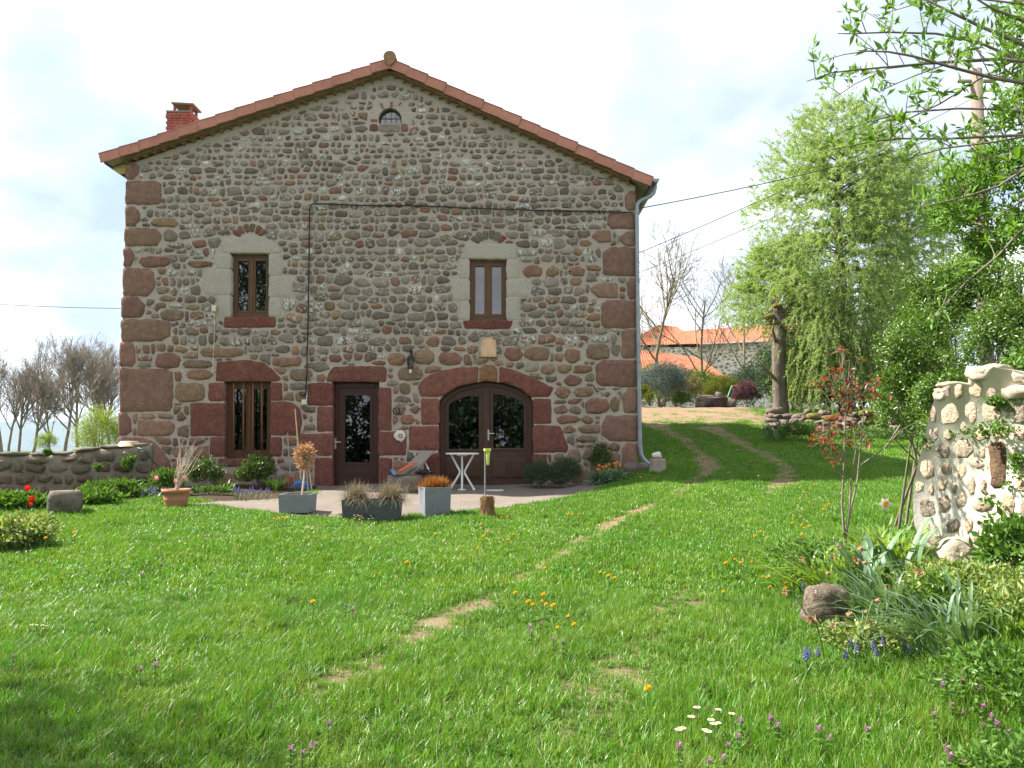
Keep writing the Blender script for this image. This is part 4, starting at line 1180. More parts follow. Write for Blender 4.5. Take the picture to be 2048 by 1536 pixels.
def lay(name, n, xlo, xhi, ylo, yhi, coll, kinds, hs, weed=0, wmul=1.0):
    x, y, b_ = sow(n, xlo, xhi, ylo, yhi)
    P = np.stack([x, y, gz(x, y)], 1); N_ = len(x)
    big = vnoise(x * .9, y * .9, 7) * .6 + vnoise(x * 2.6, y * 2.6, 8) * .4
    tall = .55 + 1.0 * big ** 1.3 + .38 * sstep(6.5, 4.0, y) * sstep(.2, 1.5, x)
    s = hs * tall * rs.uniform(.75, 1.25, N_) * (1 - .62 * b_)
    w = wmul * rs.uniform(.85, 1.2, N_)
    idx = rs.integers(0, kinds, N_)
    if weed: 
        wm = (vnoise(x * 1.3, y * 1.3, 15) > .66) & (rs.random(N_) < .35); idx[wm] = kinds + rs.integers(0, weed, wm.sum())
    rot = np.stack([rs.normal(0, .13, N_), rs.normal(0, .13, N_), rs.uniform(0, 6.283, N_)], 1)
    o = scatter(name, P, rot, np.stack([w, w, s], 1), idx, coll)
    tag(o, kind="stuff"); return o
cn = source_collection("near_tufts", near_t); cf = source_collection("far_tufts", far_t)
g1 = lay("grass", 34000, -30, 30, 2.0, 7.5, cn, 6, .80, 2)
tag(g1, "lush green lawn grass in the foreground", None)
g2 = lay("grass", 62000, -9.5, 11, 7.5, 17.2, cf, 5, .72)
tag(g2, "green lawn grass in front of the house", None)
g3 = lay("grass", 30000, 2.4, 16, 17.2, 32, cf, 5, .75, 0, 1.4)
tag(g3, "green grass beside the dirt drive", None)

# ------------------------------------------------------------------ plant builders
def crown_pts(rs, c, r, n, clumps, spread=.28, shell=(.55, 1.0), up=-.35):
    d = unit(rs.normal(0, 1, (clumps * 3, 3))); d = d[d[:, 2] > up][:clumps]
    cc = np.asarray(c) + d * np.asarray(r) * (1 - spread * .6) * rs.uniform(*shell, len(d))[:, None]
    k = rs.integers(0, len(cc), n)
    p = cc[k] + rs.normal(0, 1, (n, 3)) * np.asarray(r) * spread * .5
    return p, unit((p - np.asarray(c)) / np.asarray(r))
def bush(name, label, cat, base, r, n, L, W, mat, clumps=60, group=None, stem='twig', spread=.28, droop=0.0, seed=None, part="foliage", stems=6, up=-.35, lift=.9):
    rs = np.random.default_rng(seed if seed is not None else abs(hash(label)) % 9999 if False else sum(map(ord, label)))
    base = np.asarray(base, float); r = np.asarray(r, float); t = thing(name, label, cat, base, group)
    c = base + np.array([0, 0, r[2] * lift])
    p, o = crown_pts(rs, c, r, n, clumps, spread, up=up)
    low = p[:, 2] < base[2] + .01; p[low, 2] = base[2] + rs.uniform(.01, .08, low.sum())
    d = unit(o * .7 + rs.normal(0, .7, (n, 3)) + np.array([0, 0, .25 - droop]))
    nr = unit(o + rs.normal(0, .6, (n, 3)))
    V, F = leaves_np(p, d, nr, L * rs.uniform(.6, 1.25, n), W * rs.uniform(.7, 1.2, n))
    obj_np(part, V, F, mat, t)
    polys = []
    for k in range(stems):
        e = p[rs.integers(n)]; m = base + (e - base) * .5 + rs.normal(0, .06, 3) * r
        polys.append((np.array([base + rs.normal(0, .03, 3) * [1, 1, 0] * r, m, e]), np.array([.022, .014, .005]) * max(.35, r[2])))
    V, F = tubes_np(polys, 5); obj_np("stems", V, F, M[stem], t)
    return t
def copy_tree(root, loc, rz=0.0, s=1.0, label=None):
    c = root.copy(); COL.objects.link(c); c.location = tuple(map(float, loc)); c.rotation_euler = (0, 0, rz); c.scale = (s, s, s)
    if label: c["label"] = label
    for ch in list(root.children):
        k = ch.copy(); COL.objects.link(k); k.parent = c
        for g in ch.children:
            q = g.copy(); COL.objects.link(q); q.parent = k
    return c

def grow(rs, out, p, d, L, r, lev, spec, wob=.14, up=.10, ang=(.45, .95), rmin=.004):
    n = 7 if lev == 0 else 5 if lev == 1 else 4
    pts = [p]; dd = d
    for k in range(n):
        dd = unit(dd + rs.normal(0, wob, 3) + np.array([0, 0, up])); p = p + dd * (L / n); pts.append(p)
    pts = np.array(pts); rad = np.maximum(rmin, r * np.linspace(1, .38, n + 1)); out[lev].append((pts, rad))
    if lev + 1 >= len(spec): return
    for k in range(spec[lev]):
        t = rs.uniform(.28 if lev else .30, 1.0); f = t * n; i = min(int(f), n - 1); q = pts[i] + (pts[i + 1] - pts[i]) * (f - i)
        ax = unit(pts[i + 1] - pts[i]); u, v = frame_of(ax); a = rs.uniform(*ang); z = rs.uniform(0, 6.283)
        cd = ax * math.cos(a) + (u * math.cos(z) + v * math.sin(z)) * math.sin(a)
        grow(rs, out, q, cd, L * rs.uniform(.42, .68) * (1.15 - .45 * t), rad[i] * .62, lev + 1, spec, wob * 1.15, up, ang, rmin)
def bare_tree(name, label, base, H, seed, group, mat, spec=(9, 7, 6, 4), r=None, up=.10, ang=(.4, .9), rmin=.012, lean=0.0, cat="tree"):
    rs = np.random.default_rng(seed); base = np.asarray(base, float); t = thing(name, label, cat, base, group)
    out = [[] for _ in range(len(spec))]
    grow(rs, out, base - np.array([0, 0, .2]), unit(np.array([lean, 0, 1.])), H * .78, r or H * .022, 0, spec, .07, up, ang, rmin)
    V, F = tubes_np(out[0], 7); obj_np("trunk", V, F, mat, t, True)
    if len(out) > 2: V, F = tubes_np(out[1] , 5); obj_np("limbs", V, F, mat, t, True)
    V, F = tubes_np([q for l in out[2:] for q in l], 3); obj_np("crown", V, F, mat, t)
    return t
# ------------------------------------------------------------------ far setting
xs = np.linspace(-16000, 14000, 160); rs = np.random.default_rng(4)
hz_ = 120 + 60 * vnoise(xs / 1500 + 7, xs * 0 + 3, 31) + 45 * vnoise(xs / 4000, xs * 0 + 9, 32)
V = np.concatenate([np.stack([xs, xs * 0 + 7600, xs * 0 - 120], 1), np.stack([xs, xs * 0 + 8300 + 300 * vnoise(xs / 900, xs * 0, 5), hz_ - 18], 1), np.stack([xs, xs * 0 + 9500, hz_ * .3 - 60], 1)])
n = len(xs); i = np.arange(n - 1); hills = obj_np("hills", V, np.concatenate([np.stack([i, i + 1, i + n + 1, i + n], 1), np.stack([i + n, i + n + 1, i + 2 * n + 1, i + 2 * n], 1)]), surf('far_woodland', (.03, .05, .02), (.06, .085, .03), .004, 1, 1, 0), smooth=True)
tag(hills, kind="structure")

# bare trees behind the garden wall on the left
for k, (px, Y, H, sd, ln, lab) in enumerate([(8, 48, 7.8, 1, -.1, "bare tree at the far left edge beyond the garden wall"), (40, 52, 7.6, 2, .1, "bare twiggy tree with leaning trunk, second from the left edge"),
        (68, 50, 7.9, 3, .22, "bare tree with dark forked trunk leaning right, third from the left edge"), (132, 54, 9.4, 4, 0.0, "bare tree with single straight trunk left of the house"),
        (160, 56, 9.6, 5, -.12, "bare tree with low bent branch, second left of the house"), (190, 62, 10.4, 6, .05, "bare tree above the fresh green bush left of the house"),
        (222, 60, 10.2, 7, -.05, "bare tree close to the left edge of the house"), (20, 66, 9.0, 8, 0, "distant bare tree seen through the twigs at the far left"), (100, 70, 8.2, 9, .0, "smaller bare tree in the middle of the left row"),
        (206, 75, 11.5, 10, 0.0, "tallest pale bare tree just left of the house wall")]):
    p = gp((px - 1024) / FPX * Y, Y); H = H * .74
    bare_tree("bare_tree", lab, p, H, 40 + sd, "bare trees beyond the garden wall", M['bark_far'], (13, 10, 10, 6), H * .017, .11, (.3, .85), .007, ln)
p = gp((95 - 1024) / FPX * 45, 45); bush("round_shrub", "small round pale shrub standing alone beyond the garden wall", "shrub", p, (.6, .6, .75), 3500, .06, .03, M['spring'], 30)
p = gp((205 - 1024) / FPX * 24, 24); bush("spring_bush", "fresh yellow green bush between garden wall and house corner", "bush", p, (.85, .8, 1.0), 9000, .05, .026, M['spring'], 70, spread=.3)

# bare trees on the right, beyond the drive
for px, Y, pyt, sd, lab, sp in [(1318, 44, 492, 61, "tall bare tree with upright trunk beside the house corner", (12, 8, 6, 3)), (1410, 48, 545, 62, "slender bare tree in front of the far barn", (10, 7, 6, 3)),
                               (1512, 50, 530, 63, "bare tree leaning left beside the mossy trunk", (9, 7, 6, 3)), (1292, 56, 600, 64, "small bare tree half hidden by the house corner", (8, 6, 6, 3))]:
    p = gp((px - 1024) / FPX * Y, Y); H = at(px, pyt, Y)[2] - p[2]
    bare_tree("bare_tree", lab, p, H * 1.06, sd, "bare trees beyond the drive", M['bark_lichen'], sp, H * .013, .07, (.45, 1.0), .008, -.25 if sd == 63 else 0)

# ------------------------------------------------------------------ far barn with orange roofs
BY = 62.0
M['barn_wall'] = None
def barn_wall_mat():
    m, nt, N, L, b = nodes_of("pale_rubble_wall")
    g = N.new("ShaderNodeNewGeometry"); mp = N.new("ShaderNodeMapping"); mp.inputs["Scale"].default_value = (2.6, 2.6, 4.6); L.new(g.outputs["Position"], mp.inputs[0])
    v = N.new("ShaderNodeTexVoronoi"); v.feature = 'DISTANCE_TO_EDGE'; v.inputs["Scale"].default_value = 1.0; L.new(mp.outputs[0], v.inputs["Vector"])
    v2 = N.new("ShaderNodeTexVoronoi"); v2.inputs["Scale"].default_value = 1.0; L.new(mp.outputs[0], v2.inputs["Vector"])
    st_ = mixc(nt, 1.0, ramp(nt, v2.outputs["Color"], .2, .8, (.22, .17, .135), (.42, .34, .27)), (1, 1, 1), 'MULTIPLY')
    L.new(mixc(nt, ramp(nt, v.outputs["Distance"], .10, .17), (.74, .68, .57), st_), b.inputs["Base Color"]); b.inputs["Roughness"].default_value = .95
    bump(nt, b, v.outputs["Distance"], .5, .05); return m
M['barn_wall'] = barn_wall_mat()
def corrug_roof(name, quad, rows, parent, mat, amp=.05):
    """roof pitch between four corners (eave a, eave b, ridge b, ridge a) with rolls of canal tiles running down the slope"""
    a, b_, c, d = [np.asarray(q, float) for q in quad]; n = rows * 6; s = np.linspace(0, 1, n); t = np.linspace(0, 1, 12)
    nr = unit(np.cross(b_ - a, d - a)); nr = nr if nr[2] > 0 else -nr
    h = amp * np.abs(np.sin(s * rows * np.pi))
    V = np.concatenate([(a + (b_ - a) * s[:, None]) * (1 - k) + (d + (c - d) * s[:, None]) * k + nr * (h + .02 * (j % 2))[:, None] for j, k in enumerate(t)])
    i = (np.arange(11)[:, None] * n + np.arange(n - 1)[None]).ravel()
    return obj_np(name, V, np.stack([i, i + 1, i + n + 1, i + n], 1), mat, parent, True)
base = gp(14, BY)
barn = thing("stone_barn", "long far barn with pale rubble wall and orange tiled roof", "barn", base)
xa, xb = at(1262, 700, BY)[0], at(1640, 700, BY)[0]; zwL = at(1283, 694, BY)[2]; zwR = at(1530, 682, BY)[2]
zf = lambda x: zwL + (x - xa) * (zwR - zwL) / (at(1530, 682, BY)[0] - xa)
b = B(); b.add([(xa, BY, base[2] - 1), (xb, BY, base[2] - 1), (xb, BY, zf(xb)), (xa, BY, zf(xa)), (xa, BY + 7, base[2] - 1), (xb, BY + 7, base[2] - 1), (xb, BY + 7, zf(xb)), (xa, BY + 7, zf(xa))],
           [(0, 1, 2, 3), (5, 4, 7, 6), (4, 0, 3, 7), (1, 5, 6, 2), (3, 2, 6, 7)]); b.obj("wall", M['barn_wall'], barn)
rf = corrug_roof("roof", [(xa - .3, BY - .35, zf(xa) - .05), (xb + .3, BY - .35, zf(xb) - .05), (xb + .3, BY + 3.5, at(1540, 648, BY + 3.5)[2] + (xb - at(1540, 648, BY)[0]) * .03), (xa - .3, BY + 3.5, at(1395, 663, BY + 3.5)[2] - .35)], 64, barn, M['tile_far'])
b = B(); x = at(1421, 700, BY)[0]; b.bar((x, BY - .1, base[2]), (x, BY - .1, zf(x)), .06, 6); b.obj("downpipe", M['zinc'], barn)
b = B(); b.bar((xa, BY - .42, zf(xa) - .1), (xb, BY - .42, zf(xb) - .1), .07, 6); b.obj("gutter", M['zinc'], barn)
B2 = thing("barn_wing", "hipped orange roofed wing left of the long far barn", "barn", gp(10.5, BY - 2))
y2 = BY - 2.5; pk = at(1342, 651, y2 + 3)
xw0, xw1 = at(1240, 700, y2)[0], at(1396, 700, y2)[0]; ze = at(1300, 692, y2)[2]; e0 = (xw0, y2, ze); e1 = (xw1 + .3, y2, at(1396, 688, y2)[2]); 
corrug_roof("roof", [e0, e1, (xw1 - .9, y2 + 3, at(1380, 654, y2 + 3)[2]), (pk[0] - 1.0, y2 + 3, pk[2])], 30, B2, M['tile_far'])
b = B(); b.span((xw0 + .3, y2 + .3, 1), (xw1, y2 + 5, ze - .05)); b.obj("wall", M['barn_wall'], B2)
b = B(); b.add([(xw0, y2, ze - .02), (pk[0] - 1.0, y2 + 3, pk[2]), (xw0, y2 + 6, ze)], [(0, 1, 2)]); b.add([(xw1 + .3, y2, ze - .02), (xw1 - .9, y2 + 3, pk[2] - .1), (xw1 + .3, y2 + 6, ze)], [(0, 1, 2)])
b.add([(xw0, y2 + 6, ze), (pk[0] - 1.0, y2 + 3, pk[2]), (xw1 - .9, y2 + 3, pk[2] - .1), (xw1 + .3, y2 + 6, ze)], [(0, 1, 2, 3)]); b.obj("hip", M['tile_far'], B2)
y3 = 52.0
sh = thing("lean_to_shed", "low shed with faded orange roof in front of the far barn", "shed", gp(10, y3))
q0, q1, q2, q3 = at(1262, 742, y3), at(1472, 768, y3), at(1400, 716, y3 + 3), at(1262, 700, y3 + 3)
corrug_roof("roof", [q0, q1, q2, q3], 34, sh, M['tile_far'])
b = B(); b.span((q0[0], y3 + .4, 1), (q1[0] - .3, y3 + 3, q1[2] - .1)); b.obj("wall", M['barn_wall'], sh)

# ------------------------------------------------------------------ garden beyond the drive
def gpx(px, Y): return on_ground(px, Y)
def Rm(px, Y): return px / FPX * Y
bush("blue_spruce", "silvery blue spruce bush beside the house corner", "shrub", gpx(1322, 36), (Rm(62, 36), .9, Rm(50, 36)), 16000, .09, .022, M['spruce'], 110, spread=.3, seed=3)
bush("golden_conifer", "yellow green low conifer at the foot of the house corner", "shrub", gpx(1286, 35), (Rm(22, 35), .5, Rm(24, 35)), 3000, .08, .03, M['yellowgreen'], 30, seed=4)
bush("photinia_shrub", "small round photinia shrub with red tipped leaves", "shrub", gpx(1387, 37) + np.array([0, 0, .15]), (Rm(24, 37), .5, Rm(26, 37)), 3000, .07, .035, M['photinia'], 40, seed=5, lift=1.3)
bush("mounded_conifer", "rounded moss green conifer mound behind the dark tub", "shrub", gpx(1444, 39) + np.array([0, 0, .1]), (Rm(44, 39), .8, Rm(34, 39)), 15000, .07, .022, M['yellowgreen'], 160, seed=6, spread=.2)
bush("purple_barberry", "rounded purple leaved barberry bush beside the swing frame", "shrub", gpx(1496, 37), (Rm(32, 37), .7, Rm(29, 37)), 12000, .05, .024, M['purple'], 160, seed=7, spread=.2)
bush("low_shrub", "low bright green shrub left of the dark tub", "shrub", gpx(1362, 36), (Rm(26, 36), .4, Rm(16, 36)), 2500, .07, .03, M['garden'], 40, seed=8)
rs = np.random.default_rng(70)
for k, (px, Y, w, h, mt, lab) in enumerate([(1300, 42, 60, 44, 'garden', "leafy thicket behind the blue spruce"), (1352, 45, 50, 46, 'lavender', "olive green thicket behind the photinia"), (1402, 47, 46, 42, 'garden', "green thicket under the slender bare tree"),
        (1462, 46, 52, 34, 'juniper', "dark green thicket behind the mounded conifer"), (1330, 40, 30, 30, 'spring', "pale green thicket right of the blue spruce"), (1505, 42, 50, 44, 'juniper', "blue green juniper bush behind the purple barberry"), (1560, 40, 60, 70, 'juniper', "tall dark juniper behind the mossy trunk"),
        (1545, 33, 24, 50, 'juniper', "dark conifer branches left of the mossy trunk")]):
    bush("shrub_thicket", lab, "bush", gpx(px, Y) + np.array([0, 0, .25]), (Rm(w, Y), 1.2, Rm(h, Y)), 6500, .12, .045, M[mt], 110, "shrubs at the end of the drive", seed=80 + k, spread=.26, stems=10)
for k, (px, Y, w, h, lab) in enumerate([(1585, 31, 40, 50, "dense green shrub behind the narrow thuja"), (1650, 32, 50, 60, "dense green shrub behind the larch trunk"), (1720, 31, 50, 60, "dense green shrub right of the larch trunk"), (1790, 29, 55, 60, "dense green shrub between the larch and the hedge"), (1860, 27, 60, 70, "dense green shrub behind the large hedge"), (1685, 36, 60, 34, "low far shrub seen between the thujas"), (1765, 35, 60, 34, "low far shrub left of the large hedge"), (1625, 37, 50, 30, "low far shrub right of the narrow thuja")]):
    bush("shrub_thicket", lab, "bush", gpx(px, Y), (Rm(w, Y), 1.0, Rm(h, Y)), 6000, .12, .05, M['thuja' if k % 2 else 'garden'], 110, "shrubs behind the larch", seed=95 + k, spread=.28, stems=10)
# tub, rocks, swing frame
t = thing("dark_tub", "round dark brown planting tub at the top of the drive", "tub", gpx(1441, 35.5))
c = gpx(1441, 35.5); r_ = Rm(15, 35.5)
b = B(); b.lathe([(r_ * .82, 0), (r_ * .86, .06), (r_ * .92, .08), (r_, .36), (r_ * 1.04, .37), (r_ * 1.04, .42), (r_ * .93, .42), (r_ * .9, .33)], c, 20); b.obj("bowl", plain('dark_brown_resin', (.055, .04, .04), .6), t, True)
b = B(); b.lathe([(r_ * .95, .36), (.02, .4)], c, 14); b.obj("soil", M['soil'], t)
for k, (px, Y, sx, sz, lab) in enumerate([(1412, 36.2, .85, .62, "large brown rock left of the dark tub"), (1438, 37, .5, .75, "upright mossy rock behind the dark tub"), (1460, 36.6, .5, .5, "grey rock right of the dark tub"), (1402, 35.6, .4, .3, "small rock at the left end of the rock group")]):
    p = gpx(px, Y); V, F = rock_np(p + np.array([0, 0, sz * .4]), (sx, .6, sz), 200 + k); o = obj_np("garden_rock", V, F, M['red_rock'] if k == 0 else M['rock'], None, False, p); tag(o, lab, "rock", "rocks round the tub")
t = thing("swing_frame", "green metal swing frame with orange bars beside the barberry", "swing", gpx(1462, 37.5))
Ys = 37.5; gm, om = plain('mint_green_paint', (.16, .50, .27), .5), plain('orange_paint', (.60, .17, .06), .5); base_ = gpx(1462, Ys)
for x0, x1 in ((1448, 1463.5), (1477, 1463.5)): B().bar([at(x0, 800, Ys)[0], Ys, base_[2]], at(x1, 772, Ys), .028).obj("leg", gm, t)
for x0, x1 in ((1510, 1525), (1540, 1525)): B().bar([at(x0, 800, Ys)[0], Ys + 1, base_[2]], at(x1, 772, Ys + 1), .028).obj("leg", gm, t)
B().bar(at(1463, 772, Ys), at(1525, 772, Ys + 1), .03).obj("top_bar", om, t); B().bar(at(1452, 797, Ys), at(1476, 797, Ys), .025).obj("cross_bar", om, t)

# ------------------------------------------------------------------ dry stone wall, mossy trunk, thujas, larch
dw = thing("dry_stone_wall", "low dry stone retaining wall below the larch", "wall", gpx(1650, 23.5))
def slab_np(seed):
    """angular flat stone: a box cut twice along each edge and knocked about"""
    r = np.random.default_rng(seed); bm = bmesh.new(); bmesh.ops.create_cube(bm, size=1.0); bmesh.ops.subdivide_edges(bm, edges=bm.edges[:], cuts=1, use_grid_fill=True); bmesh.ops.triangulate(bm, faces=bm.faces[:])
    V = np.array([v.co[:] for v in bm.verts]); F = np.array([[v.index for v in f.verts] for f in bm.faces]); bm.free()
    c = (np.abs(V) > .4).sum(1); V = V * np.where(c == 3, .80, np.where(c == 2, .93, 1.02))[:, None] + r.normal(0, .075, V.shape); return V, F
rs = np.random.default_rng(90); me_r = []
for k in range(8):
    V, F = slab_np(300 + k); me = np_mesh("wall_stone", V, F); me.materials.append(M['rock'] if k % 3 else M['red_rock']); me_r.append(me)
bs = BASE[dw.name]
for row in range(5):
    px = 1532 + row * 3
    while px < 1790:
        Y = 24.6 - (px - 1532) / 250 * 2.2; w = rs.uniform(10, 30); g_ = gpx(px, Y); h = rs.uniform(.10, .17)
        if not (row == 4 and rs.random() < .35):
            o = link("wall_stone", me_r[rs.integers(8)], None, dw); x = (px + w / 2 - 1024) / FPX * Y
            o.location = (x - bs[0] + 0, Y + row * .10 + rs.uniform(-.06, .06) - bs[1], g_[2] + .05 + row * .145 - bs[2]); o.scale = (Rm(w, Y) * 1.12, rs.uniform(.3, .5), h * 1.35); o.rotation_euler = (rs.normal(0, .1), rs.normal(0, .12), rs.normal(0, .25))
        px += w
for px, py, w, h in ((1655, 836, 26, 14), (1625, 832, 22, 12), (1748, 838, 34, 22), (1735, 826, 30, 12)):
    p = at(px, py, 22.4); V, F = rock_np(p, (Rm(w, 22.4), .3, Rm(h, 22.4)), int(px), 2, .35); obj_np("moss_cushion", V, F, M['moss'], dw, True)
TY = 25.6
tb = gpx(1562, TY) + np.array([0, 0, .45])
mt_ = thing("mossy_trunk", "thick lichened trunk of a topped tree rising from the dry stone wall", "tree", tb)
pp = np.array([[at(a, 0, TY)[0] if False else (a - 1024) / FPX * TY, TY, z] for a, z in ((1560, tb[2] - .4), (1561, tb[2] + .1), (1559, at(1559, 760, TY)[2]), (1560, at(1560, 700, TY)[2]), (1564, at(1564, 660, TY)[2]), (1560, at(1560, 628, TY)[2]), (1556, at(1556, 600, TY)[2]))])
V, F = tubes_np([(pp, np.array([.36, .24, .20, .22, .19, .205, .14]))], 14, True); V = V + RNG.normal(0, .028, V.shape); obj_np("trunk", V, F, M['bark'], mt_, True)
polys = []
for (a, b_), (c, d_), (e, f) in (((1550, 630), (1535, 638), (1530, 634)), ((1562, 625), (1578, 610), (1590, 600)), ((1555, 690), (1545, 660), (1548, 640)), ((1572, 720), (1586, 712), (1592, 695)), ((1552, 760), (1530, 735), (1512, 715))):
    polys.append((np.array([at(a, b_, TY - .1), at(c, d_, TY - .3), at(e, f, TY - .5)]), np.array([.055, .04, .018])))
V, F = tubes_np(polys, 6, True); obj_np("branch_stub", V, F, M['bark_lichen'], mt_, True)
for k, (px, py) in enumerate(((1541, 633), (1552, 612), (1583, 606), (1548, 645))):
    V, F = rock_np(at(px, py, TY - .3), (.28, .2, .16), 500 + k, 2, .3); obj_np("moss_cushion", V, F, M['moss'], mt_, True)
for k, (px, Y, w, z1, lab) in enumerate([(1602, 26.5, 26, 655, "narrow dark green thuja right of the mossy trunk"), (1660, 27.2, 34, 690, "broad dark thuja under the hanging larch twigs"), (1725, 27.0, 40, 680, "dark thuja between larch and hedge"), (1790, 25.5, 44, 700, "dark thuja closest to the hedge")]):
    p = gpx(px, Y) + np.array([0, 0, .5]); h = (at(px, z1, Y)[2] - p[2]) / 2
    bush("thuja", lab, "shrub", p, (Rm(w, Y), .5, h), 9000, .09, .03, M['thuja'], 150, "thujas behind the dry stone wall", seed=130 + k, spread=.2, lift=.98, up=-.95)

def weeping(name, label, base, H, R, seed, nb, mat, dens=1.0, sprays=0, fmin=.12):
    rs = np.random.default_rng(seed); t = thing(name, label, "tree", base); base = np.asarray(base, float)
    tr = np.array([base + [0, 0, -.3], base + [.1, 0, H * .3], base + [-.05, .1, H * .6], base + [0, 0, H * .97]]); V, F = tubes_np([(tr, np.array([.22, .17, .10, .015]))], 9); obj_np("trunk", V, F, M['bark'], t, True)
    br, tw, LP, LD = [], [], [], []
    for k in range(nb):
        f = rs.uniform(max(.14, fmin), .99); z = base[2] + H * f; az = rs.uniform(0, 6.283)
        Lb = R * (np.interp(f, [.1, .3, .5, .65, .85, 1], [.45, .65, .95, 1.0, .66, .14])) * rs.uniform(.5, 1.08)
        dirx = np.array([math.cos(az), math.sin(az), 0]); q = np.linspace(0, 1, 7)[:, None]; rise = np.interp(f, [.1, .5, 1], [.15, .5, .9])
        P = np.array([base[0], base[1], z - .12 * H * (f > .8)]) + dirx * Lb * q + np.array([0, 0, 1.0]) * (Lb * (rise * q - .55 * q ** 2)) + rs.normal(0, .05, (7, 3)) * q
        br.append((P, np.linspace(.026, .004, 7)))
        for j in range(int(9 + 12 * Lb / R)):
            s_ = rs.uniform(.15, 1) ** .7; p0 = P[int(s_ * 5.99)]; p0 = p0 + (P[min(6, int(s_ * 5.99) + 1)] - p0) * (s_ * 5.99 % 1)
            hang = rs.uniform(.3, 1.0) * np.interp(f, [.1, .4, 1], [1.35, .9, .6]); side = dirx * rs.uniform(.1, .8) + np.array([-dirx[1], dirx[0], 0]) * rs.normal(0, .5)
            lift = np.interp(f, [.1, .5, 1], [.1, .35, .75]) * rs.uniform(.6, 1.3); fall = np.interp(f, [.1, .45, 1], [1.15, .75, .45])
            u_ = np.linspace(0, 1, 6)[:, None]; T = p0 + side * hang * (u_ - .2 * u_ ** 2) + np.array([0, 0, 1]) * hang * (lift * u_ - fall * u_ ** 2) + rs.normal(0, .012, (6, 3)) * u_
            tw.append((T, np.linspace(.0045, .002, 6)))
            nn_ = int((58 * hang + 8) * dens); w = rs.uniform(0, 4.999, nn_); i0 = w.astype(int); pos = T[i0] + (T[i0 + 1] - T[i0]) * (w - i0)[:, None] + rs.normal(0, .012, (nn_, 3))
            LP.append(pos); LD.append(unit(rs.normal(0, 1, (nn_, 3)) + unit(T[i0 + 1] - T[i0]) * .9))
    for j in range(sprays):
        f = rs.uniform(fmin, 1.0); env = R * np.interp(f, [.1, .3, .5, .65, .85, 1], [.42, .66, 1.0, 1.08, .86, .34]); az = rs.uniform(0, 6.283); rr = env * rs.uniform(.35, 1.0)
        dirx = np.array([math.cos(az), math.sin(az), 0]); p0 = np.array([base[0], base[1], base[2] + H * f * .98]) + dirx * rr
        hang = rs.uniform(.35, 1.0) * np.interp(f, [.1, .4, 1], [1.4, .95, .65]); side = dirx * rs.uniform(.2, .9) + np.array([-dirx[1], dirx[0], 0]) * rs.normal(0, .5); lift = np.interp(f, [.1, .5, 1], [.1, .45, .95]) * rs.uniform(.5, 1.4); fall = np.interp(f, [.1, .45, 1], [1.2, .8, .4])
        u_ = np.linspace(0, 1, 6)[:, None]; T = p0 + side * hang * (u_ - .2 * u_ ** 2) + np.array([0, 0, 1]) * hang * (lift * u_ - fall * u_ ** 2) + rs.normal(0, .012, (6, 3)) * u_
        tw.append((T, np.linspace(.0045, .002, 6))); nn_ = int(48 * hang * dens + 6); w = rs.uniform(0, 4.999, nn_); i0 = w.astype(int)
        LP.append(T[i0] + (T[i0 + 1] - T[i0]) * (w - i0)[:, None] + rs.normal(0, .012, (nn_, 3))); LD.append(unit(rs.normal(0, 1, (nn_, 3)) + unit(T[i0 + 1] - T[i0]) * .9))
    V, F = tubes_np(br, 4); obj_np("limbs", V, F, M['bark'], t)
    V, F = tubes_np(tw, 3); obj_np("twigs", V, F, M['larch_twig'], t)
    LP = np.concatenate(LP); LD = np.concatenate(LD); n = len(LP)
    V, F = leaves_np(LP, LD, rs.normal(0, 1, (n, 3)), .074 * rs.uniform(.7, 1.4, n), .025, .2); obj_np("crown", V, F, mat, t)
    return t
lb = gpx(1690, 25.5) + np.array([0, 0, .4])
weeping("weeping_larch", "tall feathery light green larch with hanging twigs right of the house", lb, at(1690, 212, 25.5)[2] - lb[2], 2.75, 17, 150, M['larch'], 1.0, 4200)
lb2 = gpx(1830, 27.5); weeping("weeping_larch", "second larch with thinner crown behind the hedge", lb2, at(1850, 300, 27.5)[2] - lb2[2], 2.3, 18, 80, M['larch'], 1.0, 1900)
lb3 = gpx(1556, 27.0); weeping("weeping_larch", "small larch with pale green twigs above the mossy trunk", lb3, at(1560, 490, 27)[2] - lb3[2], 1.6, 19, 34, M['larch'], 1.0, 1000, .56)

# utility pole and wires
up_ = thing("utility_pole", "grey brown utility pole rising behind the leafy branches", "pole", gpx(1978, 21))
pb = gpx(1978, 21); B().tube([pb - [0, 0, .5], [pb[0], 21, at(1978, 140, 21)[2]]], [.19, .155], 10).obj("post", surf('pole_wood', (.17, .125, .10), (.23, .175, .14), 3, .9, 20, .3, .01, stretch=(6, 6, .6)), up_, True)
ptop = [pb[0], 21, at(1978, 140, 21)[2]]
B().bar([pb[0] - .5, 21, ptop[2] - .3], [pb[0] + .5, 21, ptop[2] - .3], .05).obj("cross_arm", M['wood_grey'], up_)
def wire(a, b_, sag, lab, r=.011):
    a, b_ = np.asarray(a, float), np.asarray(b_, float); t = np.linspace(0, 1, 24)[:, None]
    P = a + (b_ - a) * t - np.array([0, 0, 1]) * sag * 4 * t * (1 - t); V, F = tubes_np([(P, np.full(24, r))], 5); o = obj_np("overhead_wire", V, F, M['rubber'], None, False, a); tag(o, lab, "wire", "overhead wires")
wire(at(1272, 418, 16.9), at(2110, 182, 34), .45, "uppermost overhead wire running right from the house corner")
wire(at(1268, 510, 22), at(2110, 105, 36), .3, "middle overhead wire passing behind the house corner")
wire(at(1262, 552, 24), at(2110, 160, 36), .3, "lowest thin overhead wire right of the house", .009)
wire(at(-60, 605, 19.5), at(262, 617, 19.5), .03, "thin overhead wire meeting the left side of the house", .008)
